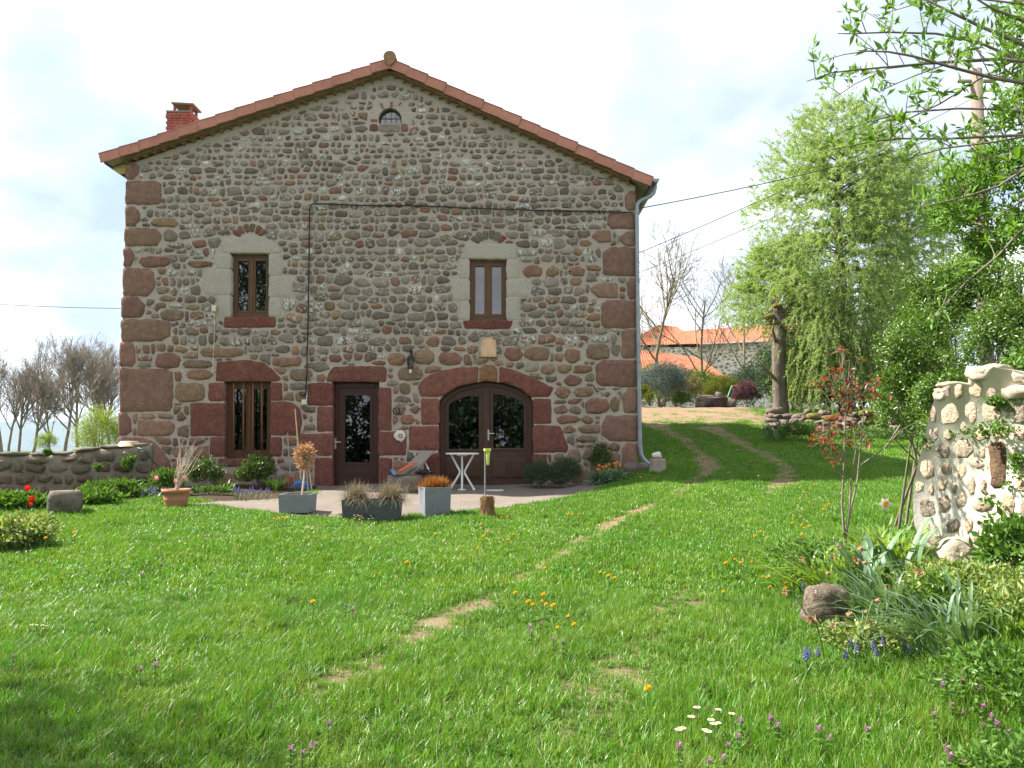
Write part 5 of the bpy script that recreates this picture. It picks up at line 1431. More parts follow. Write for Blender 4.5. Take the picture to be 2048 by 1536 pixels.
# ------------------------------------------------------------------ garden wall on the left
def path_wall(name, label, A, Bp, zA, zB, thick, seed, rowh_m, mat_m, colfn, res=60, gap=1.6, n=11, cap_rows=True):
    """mortared rubble wall along a ground line, its visible face full of stones"""
    A, Bp = np.asarray(A, float), np.asarray(Bp, float); d = Bp - A; L_ = np.hypot(*d); d = d / L_; nr = np.array([d[1], -d[0]])
    if nr @ (-A) < 0: nr = -nr
    base = gp(*((A + Bp) / 2)); t = thing(name, label, "wall", base); rs = np.random.default_rng(seed)
    m = 40; s = np.linspace(0, L_, m); top = zA + (zB - zA) * s / L_ + .035 * np.sin(s * 2.3 + 1) + .02 * rs.normal(0, 1, m)
    bx_ = A + d * s[:, None]; zb = gz(bx_[:, 0], bx_[:, 1]) - .3
    prof = [(0, zb, .0), (0, top - .09, .02), (0, top - .02, .10), (0, top + .02, .5), (0, top - .02, .9), (0, top - .1, 1.0), (0, zb, 1.0)]
    V = []
    for _, z, k in prof: V.append(np.column_stack([bx_ - nr * thick * k + rs.normal(0, .012, (m, 2)), z + 0 * s]))
    V = np.concatenate(V); i = (np.arange(len(prof) - 1)[:, None] * m + np.arange(m - 1)[None]).ravel(); F = [np.stack([i, i + 1, i + m + 1, i + m], 1)]
    e0 = np.arange(len(prof)) * m; 
    V = np.concatenate([V, [V[e0].mean(0)], [V[e0 + m - 1].mean(0)]]); c0 = len(V) - 2
    k = np.arange(len(prof) - 1); F.append(np.stack([e0[k], e0[k + 1], np.full(len(k), c0)], 1)); F.append(np.stack([e0[k] + m - 1, e0[k + 1] + m - 1, np.full(len(k), c0 + 1)], 1))
    core = obj_np("core", V, F, mat_m, t, True)
    H = int((max(zA, zB) - zb.min()) * res); W = int(L_ * res); yy_, xx_ = np.mgrid[0:H, 0:W]; ztop = np.interp(xx_ / res, s, top); zz_ = max(zA, zB) - yy_ / res
    mk = (zz_ < ztop - .05) & (zz_ > np.interp(xx_ / res, s, zb) + .22)
    pl = rubble_polys(mk, lambda y: rowh_m * res, seed, lambda y: gap, n, (.8, 1.9))
    N3 = np.array([nr[0], nr[1], 0])
    for A_, P in pl:
        if A_ < 30: continue
        u_ = P[:, 0] / res; P3 = np.column_stack([A[0] + d[0] * u_, A[1] + d[1] * u_, max(zA, zB) - P[:, 1] / res]); ord_ = P3 if np.dot(np.cross(P3[1] - P3[0], P3[3] - P3[0]), N3) > 0 else P3[::-1]
        V, Q, T = stone_mesh(ord_, N3, rs.uniform(.02, .05), .03, rs.uniform(.7, .85), 1.15, .3, rs)
        col_obj("stone", V, [Q, T], np.tile(colfn(rs), (len(V), 1)), t)
    # rough coping stones on the top
    x = 0.0
    while x < L_ - .2:
        w = rs.uniform(.3, .6); p = A + d * (x + w / 2) - nr * thick * .5; z = np.interp(x + w / 2, s, top)
        V, F = rock_np((p[0], p[1], z), (w * 1.02, thick * 1.02, .085), int(rs.integers(9999)), 2, .25, math.atan2(d[1], d[0])); obj_np("coping_stone", V, F, M['rock'], t, True); x += w
    return t
WA, WB = (-6.85, 15.75), (-11.8, 14.05)
path_wall("garden_wall", "mossy mortared rubble wall running left from the house corner", WA, WB, .80, .48, .5, 33, .22, surf('dirty_mortar', (.15, .122, .086), (.24, .20, .145), 3, .95, 30, .7, .015, spots=((.10, .11, .03), 4, .60)),
          lambda r: (*(np.array([(.15, .12, .085), (.18, .145, .105), (.125, .10, .075), (.17, .12, .085)][r.integers(4)]) * r.uniform(.8, 1.2)), .2))

# bowl, hose, ivy on the wall
wt_ = .86
p = at(258, 895, 15.85); bowl = thing("upturned_bowl", "upturned tan plastic bowl lying on the garden wall", "bowl", p)
B().lathe([(.23, -.005), (.235, .01), (.20, .03), (.165, .085), (.155, .10), (.01, .104)], p + [0, 0, .02], 24).obj("bowl", surf('tan_plastic', (.55, .42, .26), (.63, .49, .31), 6, .5, 60, .05, .002), bowl, True)
B().lathe([(.245, 0), (.25, .012), (.24, .024), (.21, .024)], p + [0, 0, .012], 24).obj("rim", surf('brown_rim', (.45, .26, .11), (.5, .3, .13), 6, .5, 60, .05, .002), bowl)
o = B().tube([at(a, c, 15.6) for a, c in ((275, 896), (288, 900), (300, 915), (315, 932), (335, 942), (355, 940), (372, 930), (388, 921))], .016, 6).obj("garden_hose", M['hose'], None, True, loc=at(335, 942, 15.6)); tag(o, "dark green garden hose hanging from the wall end to the house", "hose")
for nm, lab, px, py, Y, w, h, n_ in (("ivy_tuft", "bright ivy tuft with yellow flowers hanging over the wall end", 258, 925, 15.42, 26, 34, 900), ("ivy_patch", "small ivy patch on the middle of the garden wall", 196, 935, 15.1, 14, 12, 300), ("wall_fern", "small leafy tuft at the top left of the garden wall", 95, 905, 14.75, 14, 8, 250)):
    p = at(px, py, Y); bush(nm, lab, "ivy", p - [0, 0, Rm(h, Y) / 2 * .9], (Rm(w, Y) / 2, .1, Rm(h, Y) / 2), n_, .045, .035, M['garden'], 30, seed=int(px), stems=3, up=-1)

# ------------------------------------------------------------------ left bed
def P0(px, Y): return on_ground(px, Y)
def clump(name, label, cat, base, n, Lr, w, mat, rad, seed, lean=(0, 0), group=None, rise=.9, parent=None, part="leaf_blade"):
    """strap-leaved clump: arching blades from one base"""
    rs = np.random.default_rng(seed); base = np.asarray(base, float); t = parent or thing(name, label, cat, base, group)
    cs, ws = [], []
    for _ in range(n):
        a = rs.uniform(0, 6.283); r = rad * math.sqrt(rs.random()); L_ = rs.uniform(*Lr); az = a + rs.normal(0, .6)
        x0, y0 = base[0] + r * math.cos(a), base[1] + r * math.sin(a); p = np.array([x0, y0, float(gz(x0, y0)) - .01]) if abs(base[2] - float(gz(base[0], base[1]))) < .3 else np.array([x0, y0, base[2] - .01])
        d = np.array([math.cos(az) + lean[0], math.sin(az) + lean[1], 0]) * rs.uniform(.25, .75); u_ = np.linspace(0, 1, 8)[:, None]
        bend = rs.uniform(.3, 1.0)
        c = p + d * L_ * (.35 * u_ + .65 * u_ ** 1.8) + np.array([0, 0, 1]) * L_ * (rise * u_ - .62 * bend * u_ ** 2.2)
        cs.append(c); ws.append(w * rs.uniform(.7, 1.2))
    if n <= 60:
        for c, w_ in zip(cs, ws):
            V, F = ribbon_np([c], [w_]); obj_np(part, V, F, mat, t, True)
    else:
        V, F = ribbon_np(cs, ws); o = obj_np("leaf_blades", V, F, mat, t, True); o["kind"] = "stuff"
    return t
bush("variegated_bush", "pale variegated bush at the left edge of the lawn", "bush", P0(30, 9.9), (.5, .45, .21), 5200, .06, .028, M['variegated'], 110, seed=41)
bush("variegated_bush", "smaller variegated bush beside the red tulips", "bush", P0(72, 10.9), (.32, .3, .15), 2000, .055, .025, M['variegated'], 60, seed=42)
bush("leafy_perennial", "broad-leaved green perennials left of the stone block", "plant", P0(20, 13.0), (.75, .35, .12), 1500, .13, .05, M['garden'], 50, seed=43)
bush("leafy_perennial", "bright green perennials right of the stone block", "plant", P0(190, 13.6), (.5, .3, .13), 1300, .12, .045, M['garden'], 45, seed=44)
bush("leafy_perennial", "leafy green border plants below the wall end", "plant", P0(235, 14.6), (.6, .35, .16), 1800, .10, .04, M['garden'], 60, seed=45)
p = P0(136, 12.6); V, F = rock_np(p + [0, 0, .14], (.50, .42, .44), 71, 3, .2, .35, .86); o = obj_np("stone_block", V, F, M['rock'], None, True, p); tag(o, "squared mossy stone block beside the red tulips", "stone")
# tulips: bloom, stem, leaves
def tulip_thing(label, base, H, mat, size, group, seed, cat="tulip", part_leaves=3):
    rs = np.random.default_rng(seed); base = np.asarray(base, float); t = thing("tulip", label, cat, base, group); top = base + [rs.normal(0, .02), rs.normal(0, .02), H]
    B().tube([base, (base + top) / 2 + rs.normal(0, .01, 3), top], .005, 5).obj("stem", M['stem'], t)
    b = B()
    for k in range(6):
        a = k * math.pi / 3 + .3 * (k % 2); s_ = size * (1 if k % 2 else .9); dr_ = np.array([math.cos(a), math.sin(a), 0]); sd_ = np.array([-math.sin(a), math.cos(a), 0])
        pts = [(0, .0, .12), (.42, .3, .34), (.46, .65, .34), (.30, 1.05, .04)]
        V = []
        for r, z, w_ in pts: V += [top + (dr_ * r + sd_ * w_) * s_ * .8 + [0, 0, z * s_], top + (dr_ * (r + .05) - sd_ * w_) * s_ * .8 + [0, 0, z * s_]]
        b.add(V, [(0, 1, 3, 2), (2, 3, 5, 4), (4, 5, 7, 6)])
    b.obj("bloom", mat, t, True)
    clump("", "", "", base, part_leaves, (H * .8, H * 1.0), .035, M['strap'], .02, seed, parent=t, part="leaf")
    return t
for k, (px, py, lab) in enumerate([(54, 982, "uppermost red tulip at the left edge of the lawn"), (66, 1003, "large red tulip below the uppermost red one"), (63, 1012, "low red tulip bud nearest to the lawn")]):
    p = at(px, py, 11.9); g_ = gp(p[0], 11.9); tulip_thing(lab, g_, p[2] - g_[2], M['red_petal'], .085 if k < 2 else .06, "red tulips", 50 + k)
for k, (px, py, lab) in enumerate([(315, 962, "pink tulip left of the potted twigs"), (354, 967, "pink tulip just left of the potted stems"), (372, 962, "pink tulip just right of the potted stems")]):
    p = at(px, py, 14.6); g_ = gp(p[0], 14.6); tulip_thing(lab, g_, p[2] - g_[2], M['pink_petal'], .095, "pink tulips behind the terracotta pot", 60 + k)
rs = np.random.default_rng(66)
for k, (px, py) in enumerate([(1198, 934), (1206, 938), (1214, 936), (1221, 932), (1229, 930), (1237, 928), (1200, 943), (1208, 945), (1222, 942), (1230, 936), (1193, 942), (1240, 934), (1215, 944)]):
    Y = 16.05 + rs.uniform(-.12, .12); p = at(px, py, Y); g_ = gp(p[0], Y); tulip_thing("orange tulip in the clump right of the clipped lavender", g_, max(.12, p[2] - g_[2]), M['orange_petal'], .06, "orange tulips by the house corner", 70 + k)

# muscari and bluebells: spikes of small bells
def spike_proto(name, label, cat, group, mat, H=.16, bl=.05, br_=.014, leafy=3):
    t = thing(name, label, cat, (0, 0, 0), group); B().tube([(0, 0, 0), (.004, 0, H)], .003, 4).obj("stem", M['stem'], t)
    b = B(); rs_ = np.random.default_rng(5)
    for k in range(26):
        f = k / 25; a = k * 2.4; r = br_ * (1 - .75 * f); c = np.array([r * math.cos(a), r * math.sin(a), H - bl * .6 + bl * 1.1 * f]); s_ = br_ * .5 * (1.1 - .6 * f)
        b.add([c + [s_, 0, 0], c + [0, s_, 0], c + [-s_, 0, 0], c + [0, -s_, 0], c + [0, 0, s_], c - [0, 0, s_]], [(0, 1, 4), (1, 2, 4), (2, 3, 4), (3, 0, 4), (1, 0, 5), (2, 1, 5), (3, 2, 5), (0, 3, 5)])
    b.obj("flower_spike", mat, t, True)
    cs = [np.array([[0, 0, 0], [.02 * math.cos(a), .02 * math.sin(a), H * .4], [.06 * math.cos(a), .06 * math.sin(a), H * .62], [.11 * math.cos(a), .11 * math.sin(a), H * .6]]) for a in (.3, 2.4, 4.4)]
    V, F = ribbon_np(cs, [.008] * 3); obj_np("leaves", V, F, M['stem'], t)
    return t
def head_base(px, py, H):
    """ground point under a flower head of height H seen at a pixel"""
    q = ground(px, py); 
    for _ in range(4): q = ground(px, py + H * FPX / max(2.0, q[1]))
    return q
def where(px, py):
    if py < 1062 and px > 1250: return "beside the drive right of the house"
    if py < 1120 and px < 700: return "at the left near the grey planters"
    if py < 1110 and px < 1250: return "in front of the patio below the arched door"
    if px > 1450 and py < 1330: return "along the edge of the planting bank"
    if px > 1400: return "at the lower right of the lawn"
    if px > 980: return "between the two wheel tracks"
    if py > 1400: return "near the bottom edge left of centre"
    return "in the middle of the left lawn"
def sow_copies(proto, lst, H, s=(.85, 1.2), seed=1, area=None):
    rs_ = np.random.default_rng(seed)
    for k, (px, py) in enumerate(lst):
        sc = rs_.uniform(*s); q = head_base(px, py, H * sc)
        lab = area(px, py) if area else None
        if k == 0 and lab: proto["label"] = lab
        if k == 0: proto.location = tuple(q); proto.scale = (sc,) * 3; proto.rotation_euler = (0, 0, rs_.uniform(0, 6.28))
        else: copy_tree(proto, q, rs_.uniform(0, 6.28), sc, lab)
mus = spike_proto("grape_hyacinth", "blue grape hyacinth in the planting bank on the right", "flower", "grape hyacinths in the planting bank", M['blue_petal'], .15, .05, .0135)
c5 = lambda x, y: (1500 + x / 3.1606, 1050 + y / 3.1606)
sow_copies(mus, [c5(*q) for q in [(275, 235), (275, 170), (340, 372), (735, 240), (800, 215), (835, 245), (955, 228), (1058, 168), (700, 690), (640, 722), (680, 755), (610, 805), (357, 797), (378, 792), (430, 790), (805, 780), (785, 735), (850, 715), (1005, 770), (975, 705)]], .17, area=lambda a, b_: 'blue grape hyacinth ' + ('among the iris blades above the rounded boulder' if b_ < 1200 else 'in the grass just below the rounded boulder' if a < 1660 else 'among the drooping daffodil leaves'))
blu = spike_proto("bluebell", "violet blue bluebell in the bed along the house wall", "flower", "bluebells along the house wall", M['blue_petal'], .17, .07, .016)
sow_copies(blu, [(rs.uniform(262, 312), rs.uniform(972, 986)) for _ in range(16)] + [(rs.uniform(462, 540), rs.uniform(976, 984)) for _ in range(14)], .17, seed=3, area=lambda a, b_: 'violet blue bluebell ' + ('left of the terracotta pot' if a < 380 else 'below the barred window'))

# ------------------------------------------------------------------ plants along the house wall
bush("rose_bush", "sparse green rose bush left of the barred window", "bush", P0(414, 16.3), (.36, .28, .33), 2200, .05, .03, M['rose'], 50, seed=51, spread=.33)
bush("rose_bush", "dense green rose bush below the barred window", "bush", P0(516, 16.3), (.42, .3, .36), 3800, .055, .032, M['rose'], 60, seed=52, spread=.3)
clump("strap_clump", "dark strap-leaved clump right of the dense rose bush", "plant", P0(552, 16.0), 46, (.35, .55), .022, M['rose'], .13, 53)
clump("strap_clump", "strap-leaved clump between the two rose bushes", "plant", P0(455, 15.9), 40, (.28, .45), .02, M['rose'], .13, 54)
bush("border_plant", "lime green border plant behind the terracotta pot", "plant", P0(335, 15.2), (.34, .25, .25), 1500, .07, .03, M['garden'], 45, seed=55)
bush("border_plant", "low green edging plants along the left of the patio", "plant", P0(420, 15.3), (.55, .14, .08), 900, .06, .022, M['garden'], 40, seed=56)
bush("lavender_bush", "grey green lavender bush beside the arched door", "bush", P0(1078, 16.45) , (.31, .28, .29), 6500, .07, .008, M['lavender'], 80, seed=57, spread=.3)
bush("lavender_bush", "larger grey green lavender bush next to the orange tulips", "bush", P0(1130, 16.35), (.36, .3, .31), 7500, .07, .008, M['lavender'], 80, seed=58, spread=.3)
bush("wall_climber", "small dark climbing shrub against the wall behind the tulips", "shrub", P0(1200, 16.75), (.26, .14, .42), 1500, .045, .025, M['rose'], 40, seed=59, spread=.3)
bush("tulip_foliage", "broad grey green tulip leaves below the orange blooms", "plant", P0(1216, 16.0), (.34, .2, .09), 420, .17, .05, M['strap'], 40, seed=60)
p = P0(1268, 16.6); V, F = rock_np(p + [0, 0, .08], (.52, .4, .30), 75, 3, .2); o = obj_np("corner_rock", V, F, M['rock'], None, True, p); tag(o, "low mossy rock at the foot of the right house corner", "rock")
# stump with pot
p = P0(1314, 16.2); st_ = thing("tree_stump", "grey sawn stump at the end of the downpipe", "stump", p)
b = B(); b.lathe([(.19, -.1), (.175, .0), (.16, .08), (.155, .24), (.15, .25)], p, 18, .05); b.obj("trunk", M['wood_grey'], st_)
b = B(); b.lathe([(.152, .25), (.152, .256), (.02, .258)], p, 18); b.obj("sawn_top", M['wood_pale'], st_)
q = p + [-.02, 0, .262]; pt = thing("saucer", "small terracotta saucer on the grey stump", "saucer", q); B().lathe([(.085, 0), (.10, .03), (.095, .03), (.08, .012)], q, 18).obj("dish", M['terracotta'], pt)
V, F = rock_np(q + [0, 0, .075], (.17, .12, .13), 77, 2, .3); o = obj_np("white_stone", V, F, M['lichen_white'], None, False, q + [0, 0, .01]); tag(o, "lumpy white quartz stone on the saucer", "stone")

# ------------------------------------------------------------------ patio things
PZ = .013
def PP(px, Y): q = on_ground(px, Y); return q + [0, 0, PZ]
# bistro table
Yt = 16.1; p = PP(925, Yt); tb_ = thing("bistro_table", "small round white bistro table before the arched door", "table", p); H = .715
B().lathe([(.315, H - .03), (.325, H - .02), (.325, H - .004), (.318, H), (.01, H + .001)], p, 32).obj("table_top", M['white_paint'], tb_)
B().lathe([(.10, H - .06), (.10, H - .031)], p, 16).obj("hub", M['white_paint'], tb_)
for k, a in enumerate((-.12, math.pi - .1, -math.pi / 2)):
    d = np.array([math.cos(a), math.sin(a), 0]); r0, r1, r2 = (.22, .05, .23) if k < 2 else (.12, .03, .10)
    b = B(); b.tube([p + d * r0 + [0, 0, H - .03], p + d * r1 + [0, 0, H * .52], p + d * r1 + [0, 0, H * .44], p + d * r2 + [0, 0, .015]], .02, 8)
    b.box(p + d * r2 + [0, 0, .012], (.14 if k == 2 else .05, .05, .024)); b.obj("leg", M['white_paint'], tb_)
p = PP(990, 15.9); o = B().box(p + [0, 0, .012], (.32, .07, .024), rz=.05).obj("door_stop_board", M['white_paint'], None, loc=p); tag(o, "small white board lying on the patio by the arched door", "board")
# planters
def planter(name, label, p, w, d, h, mat, rz=0.0, t=.025):
    root = thing(name, label, "planter", p); cc, ss = math.cos(rz), math.sin(rz); R_ = lambda x, y: np.array([x * cc - y * ss, x * ss + y * cc, 0])
    b = B()
    o_ = [R_(sx * w / 2 * k, sy * d / 2 * k) for k in (.95, 1.0) for sx, sy in ((-1, -1), (1, -1), (1, 1), (-1, 1))]; i_ = [R_(sx * (w / 2 - t), sy * (d / 2 - t)) for sx, sy in ((-1, -1), (1, -1), (1, 1), (-1, 1))]
    V = [p + q for q in o_[:4]] + [p + q + [0, 0, h] for q in o_[4:]] + [p + q + [0, 0, h] for q in i_] + [p + q + [0, 0, h - .06] for q in i_]
    F = [(0, 1, 2, 3)] + [(k, (k + 1) % 4, 4 + (k + 1) % 4, 4 + k) for k in range(4)] + [(4 + k, 4 + (k + 1) % 4, 8 + (k + 1) % 4, 8 + k) for k in range(4)] + [(8 + k, 8 + (k + 1) % 4, 12 + (k + 1) % 4, 12 + k) for k in range(4)]
    b.add(V, F); b.obj("box", mat, root)
    b = B(); b.add([p + q * .999 + [0, 0, h - .05] for q in i_], [(0, 1, 2, 3)]); b.obj("soil", M['soil'], root)
    return root
p = PP(599, 12.7); h_ = at(600, 990, 12.7)[2] - p[2] + .02
planter("square_planter", "square grey planter with a withered standard tree", p, .47, .47, h_, M['planter'], .0)
tp = p + [.06, 0, h_ - .05]; ct = at(611, 916, 12.7); std = thing("standard_tree", "little standard tree with a ball of withered orange leaves", "tree", tp)
V, F = tubes_np([(np.array([tp, (tp + ct) / 2 + [.01, 0, 0], ct]), np.array([.012, .011, .01])), (np.array([tp + [-.02, .02, 0], ct + [-.01, .02, -.1]]), np.array([.008, .008])), (np.array([tp + [.10, 0, 0], ct + [.015, 0, -.14]]), np.array([.007, .007]))], 6); obj_np("stem", V, F, M['twig_pale'], std)
rs = np.random.default_rng(91); pc, oc = crown_pts(rs, ct, (.20, .20, .22), 900, 70, .3, up=-.9); V, F = leaves_np(pc, unit(oc + rs.normal(0, .7, oc.shape)), rs.normal(0, 1, oc.shape), .045 * rs.uniform(.6, 1.3, 900), .024); obj_np("crown", V, F, M['dryleaf'], std)
V, F = tubes_np([(np.array([ct - [0, 0, .12], (ct + q) / 2, q]), np.array([.006, .004, .002])) for q in pc[:120]], 3); obj_np("branches", V, F, M['twig_pale'], std)
p = PP(747, 12.15); h2 = at(747, 1003, 12.15)[2] - p[2] + .03
planter("long_planter", "long charcoal trough planter with dry lavender", p, .84, .34, h2, M['planter_dark'])
def tuft_ball(name, label, cat, c, n, Lr, mat, seed, w=.004, out=1.0, parent=None, droop=.5, sx=1.0):
    rs_ = np.random.default_rng(seed); cs = []; t = thing(name, label, cat, c)
    for _ in range(n):
        a = rs_.uniform(0, 6.283); e = rs_.uniform(.15, 1.35); L_ = rs_.uniform(*Lr); d = np.array([math.cos(a) * math.cos(e) * sx, math.sin(a) * math.cos(e) * .8, math.sin(e)]); u_ = np.linspace(0, 1, 6)[:, None]
        cs.append(c + rs_.normal(0, .05, 3) * [1.6 * sx, .8, .1] + d * L_ * u_ * out - np.array([0, 0, 1]) * droop * L_ * u_ ** 2.3 * math.cos(e))
    V, F = ribbon_np(cs, np.full(n, w)); o = obj_np("stalks", V, F, mat, t); o["kind"] = "stuff"; return t
tuft_ball("dry_lavender", "left tuft of dry lavender in the charcoal trough", "plant", p + [-.24, 0, h2 - .02], 900, (.22, .42), M['drygrass'], 92, .005)
tuft_ball("dry_lavender", "right tuft of dry lavender in the charcoal trough", "plant", p + [.25, 0, h2 - .02], 900, (.22, .42), M['drygrass'], 93, .005)
clump("young_leaves", "bright young leaves between the dry lavender tufts", "plant", p + [.02, -.05, h2 - .03], 12, (.18, .28), .06, M['garden'], .08, 94)
p = PP(870, 12.5); h3 = at(870, 975, 12.5)[2] - p[2] + .01
planter("tall_planter", "tall pale grey planter with an orange brown shrub", p, .40, .40, h3, M['planter_light'], .36)
tuft_ball("orange_shrub", "rusty orange brown shrublet in the tall grey planter", "plant", p + [0, 0, h3 - .03], 1500, (.12, .26), M['orangeshrub'], 95, .006, 1.0, None, .2)
for lab, dx_, sd in (("small green leaf rosette left of the orange shrublet", -.14, 96), ("small green leaf rosette right of the orange shrublet", .13, 97)):
    clump("leaf_rosette", lab, "plant", p + [dx_, -.1, h3 - .05], 10, (.08, .15), .045, M['garden'], .03, sd)
# rain gauge in a log
p = PP(975, 12.35); lg = thing("log_stand", "short rough log standing at the patio edge", "log", p)
hl = at(975, 992, 12.35)[2] - p[2]; b = B(); b.lathe([(.125, -.05), (.115, .02), (.105, .1), (.092, hl * .7), (.085, hl), (.01, hl + .005)], p, 20, .08); b.obj("log", surf('shaggy_bark', (.16, .085, .035), (.27, .16, .075), 14, 1, 40, 1, .03, stretch=(3, 3, .5)), lg)
V, F = leaves_np(p + np.array([[.1 * math.cos(a), .1 * math.sin(a), z] for a, z in zip(RNG.uniform(0, 6.28, 500), RNG.uniform(0, hl, 500))]), np.array([0, 0, -1.]) + RNG.normal(0, .25, (500, 3)), RNG.normal(0, 1, (500, 3)), .045, .007); obj_np("bark_fibres", V, F, surf('bark_fibre', (.22, .12, .05), (.34, .20, .09), 14, 1, 40, 0), lg)
q = p + [-.035, 0, hl]; rg = thing("rain_gauge", "yellow plastic rain gauge on a thin metal post in the log", "rain gauge", q)
B().bar(q - [0, 0, .05], [q[0], q[1], at(970, 902, 12.35)[2]], .011).obj("post", M['zinc'], rg)
z0, z1 = at(970, 930, 12.35)[2], at(970, 897, 12.35)[2]; g0 = np.array([q[0] + .045, q[1] - .03, 0]); ym = surf('yellow_plastic', (.58, .60, .14), (.66, .68, .2), 4, .35, 40, 0)
B().lathe([(.012, z0), (.018, z0 + .01), (.030, z1 - .06), (.032, z1 - .05)], g0, 12).obj("tube", ym, rg, True)
B().lathe([(.032, z1 - .05), (.055, z1 - .035), (.058, z1), (.05, z1), (.03, z1 - .03)], g0 - [.01, 0, 0], 12).obj("collar", ym, rg); B().box((q[0] + .02, q[1] - .012, z1 - .05), (.05, .03, .03)).obj("bracket", ym, rg)
# terracotta pot with twigs
p = PP(357, 13.35) + [0, 0, -.005]; hz2 = at(357, 978, 13.35)[2] - p[2]; pot = thing("terracotta_pot", "terracotta pot with bare twigs at the left end of the patio", "pot", p)
B().lathe([(.15, 0), (.155, .02), (.185, hz2 * .45), (.188, hz2 * .47), (.185, hz2 * .5), (.205, hz2 * .82), (.222, hz2 * .84), (.228, hz2), (.205, hz2), (.195, hz2 * .85)], p, 28).obj("pot", M['terracotta'], pot, True)
B().lathe([(.2, hz2 * .9), (.02, hz2 * .93)], p, 20).obj("soil", M['soil'], pot)
tw_ = thing("potted_twigs", "pale bare shrub stems growing in the terracotta pot", "shrub", p + [0, 0, hz2 * .9]); rs = np.random.default_rng(98); polys = []
b0 = p + [0, 0, hz2 * .88]
for k in range(26):
    e = at(rs.uniform(352, 408), rs.uniform(872, 935), 13.35) + [0, rs.normal(0, .12), 0]; m_ = b0 + (e - b0) * .45 + rs.normal(0, .03, 3) + [-.03, 0, .05]
    q3 = b0 + rs.normal(0, .012, 3); polys.append((np.array([q3, q3 + (m_ - q3) * .5 + [0, 0, .03], m_, e]), np.array([.010, .008, .005, .002])))
V, F = tubes_np(polys, 4); obj_np("stems", V, F, M['twig_pale'], tw_)
# stone trough, boards and tile leaning behind it
p = PP(806, 15.6); V, F = rock_np((0, 0, 0), (1, 1, 1), 79, 3, .12, 0, .78); V = p + V * [.70, .5, .44] + [0, 0, .13]; tro = thing("stone_trough", "rough round stone trough beside the front door", "trough", p); obj_np("basin", V, F, M['rock'], tro, True)
B().lathe([(.24, .30), (.23, .31), (.01, .305)], p, 16).obj("soil", M['soil'], tro)
b_ = at(852, 905, 16.7); a_ = at(800, 955, 15.9)
def leaning(name, lab, cat, a, c, w, th, mat):
    a, c = np.asarray(a, float), np.asarray(c, float); d = c - a; L_ = np.linalg.norm(d); x = d / L_; y = unit(np.cross(np.array([0, 0, 1.]), x)); z = np.cross(x, y); R_ = np.column_stack([x, y, z])
    b = B(); P = np.array([[i_ * L_ / 2, j * w / 2, k * th / 2] for i_ in (-1, 1) for j in (-1, 1) for k in (-1, 1)]) @ R_.T + (a + c) / 2
    b.add(P, [(0, 1, 3, 2), (4, 6, 7, 5), (0, 4, 5, 1), (2, 3, 7, 6), (0, 2, 6, 4), (1, 5, 7, 3)]); o = b.obj(name, mat, None, loc=a); tag(o, lab, cat)
leaning("leaning_board", "grey weathered board leaning over the stone trough", "board", at(806, 957, 16.2), at(856, 902, 16.75), .34, .03, M['wood_grey'])
leaning("leaning_tile", "orange clay tile leaning on the grey board", "tile", at(798, 944, 16.1), at(828, 926, 16.3), .18, .035, plain('orange_clay', (.52, .15, .07), .8))
leaning("white_strip", "thin pale strip of wood leaning beside the arched door", "strip", at(866, 958, 16.3), at(848, 920, 16.7), .03, .02, M['white_paint'])
leaning("blue_trowel", "small blue plastic tool lying on the stone trough", "tool", at(783, 940, 15.7), at(792, 952, 15.6), .05, .02, plain('blue_plastic', (.10, .25, .55), .5))
bush("dark_plant_litter", "dark dead plant matter behind the stone trough", "plant", P0(848, 16.3) + [0, 0, .05], (.22, .16, .16), 500, .08, .02, plain('dead_leaf', (.05, .05, .05), .8), 20, seed=61)
# tools leaning on the wall left of the front door
rk = thing("leaf_rake", "blue leaf rake with pale wooden handle leaning beside the door", "rake", P0(600, 16.4))
B().bar(at(590, 818, 16.85), at(602, 962, 16.45), .013).obj("handle", M['wood_pale'], rk); bl_ = plain('blue_tine', (.10, .28, .58), .5)
b = B(); hp = at(602, 958, 16.45)
for k in range(11):
    e = hp + [(k - 5) * .05, -.06, -.20 + .0]; b.tube([hp, hp + [(k - 5) * .02, -.02, -.06], e], .006, 4)
b.box(hp + [0, -.02, -.06], (.26, .012, .03)); b.obj("tines", bl_, rk)
fk = thing("garden_fork", "dark handled garden fork with red head leaning on the wall", "fork", P0(578, 16.4)); B().bar(at(575, 866, 16.85), at(581, 955, 16.45), .014).obj("handle", M['wood_grey'], fk); rm = plain('red_paint', (.50, .05, .03), .5)
hp = at(581, 955, 16.45); b = B(); b.box(hp, (.2, .02, .03))
for k in range(4): b.bar(hp + [(k - 1.5) * .06, 0, 0], hp + [(k - 1.5) * .065, -.05, -.22], .007)
b.obj("tines", rm, fk)
o = B().bar(at(617, 930, 16.8), P0(626, 16.3) + [0, 0, .02], .012).obj("wooden_stick", M['wood_pale'], None, loc=P0(626, 16.3)); tag(o, "short pale stick leaning beside the blue rake", "stick")
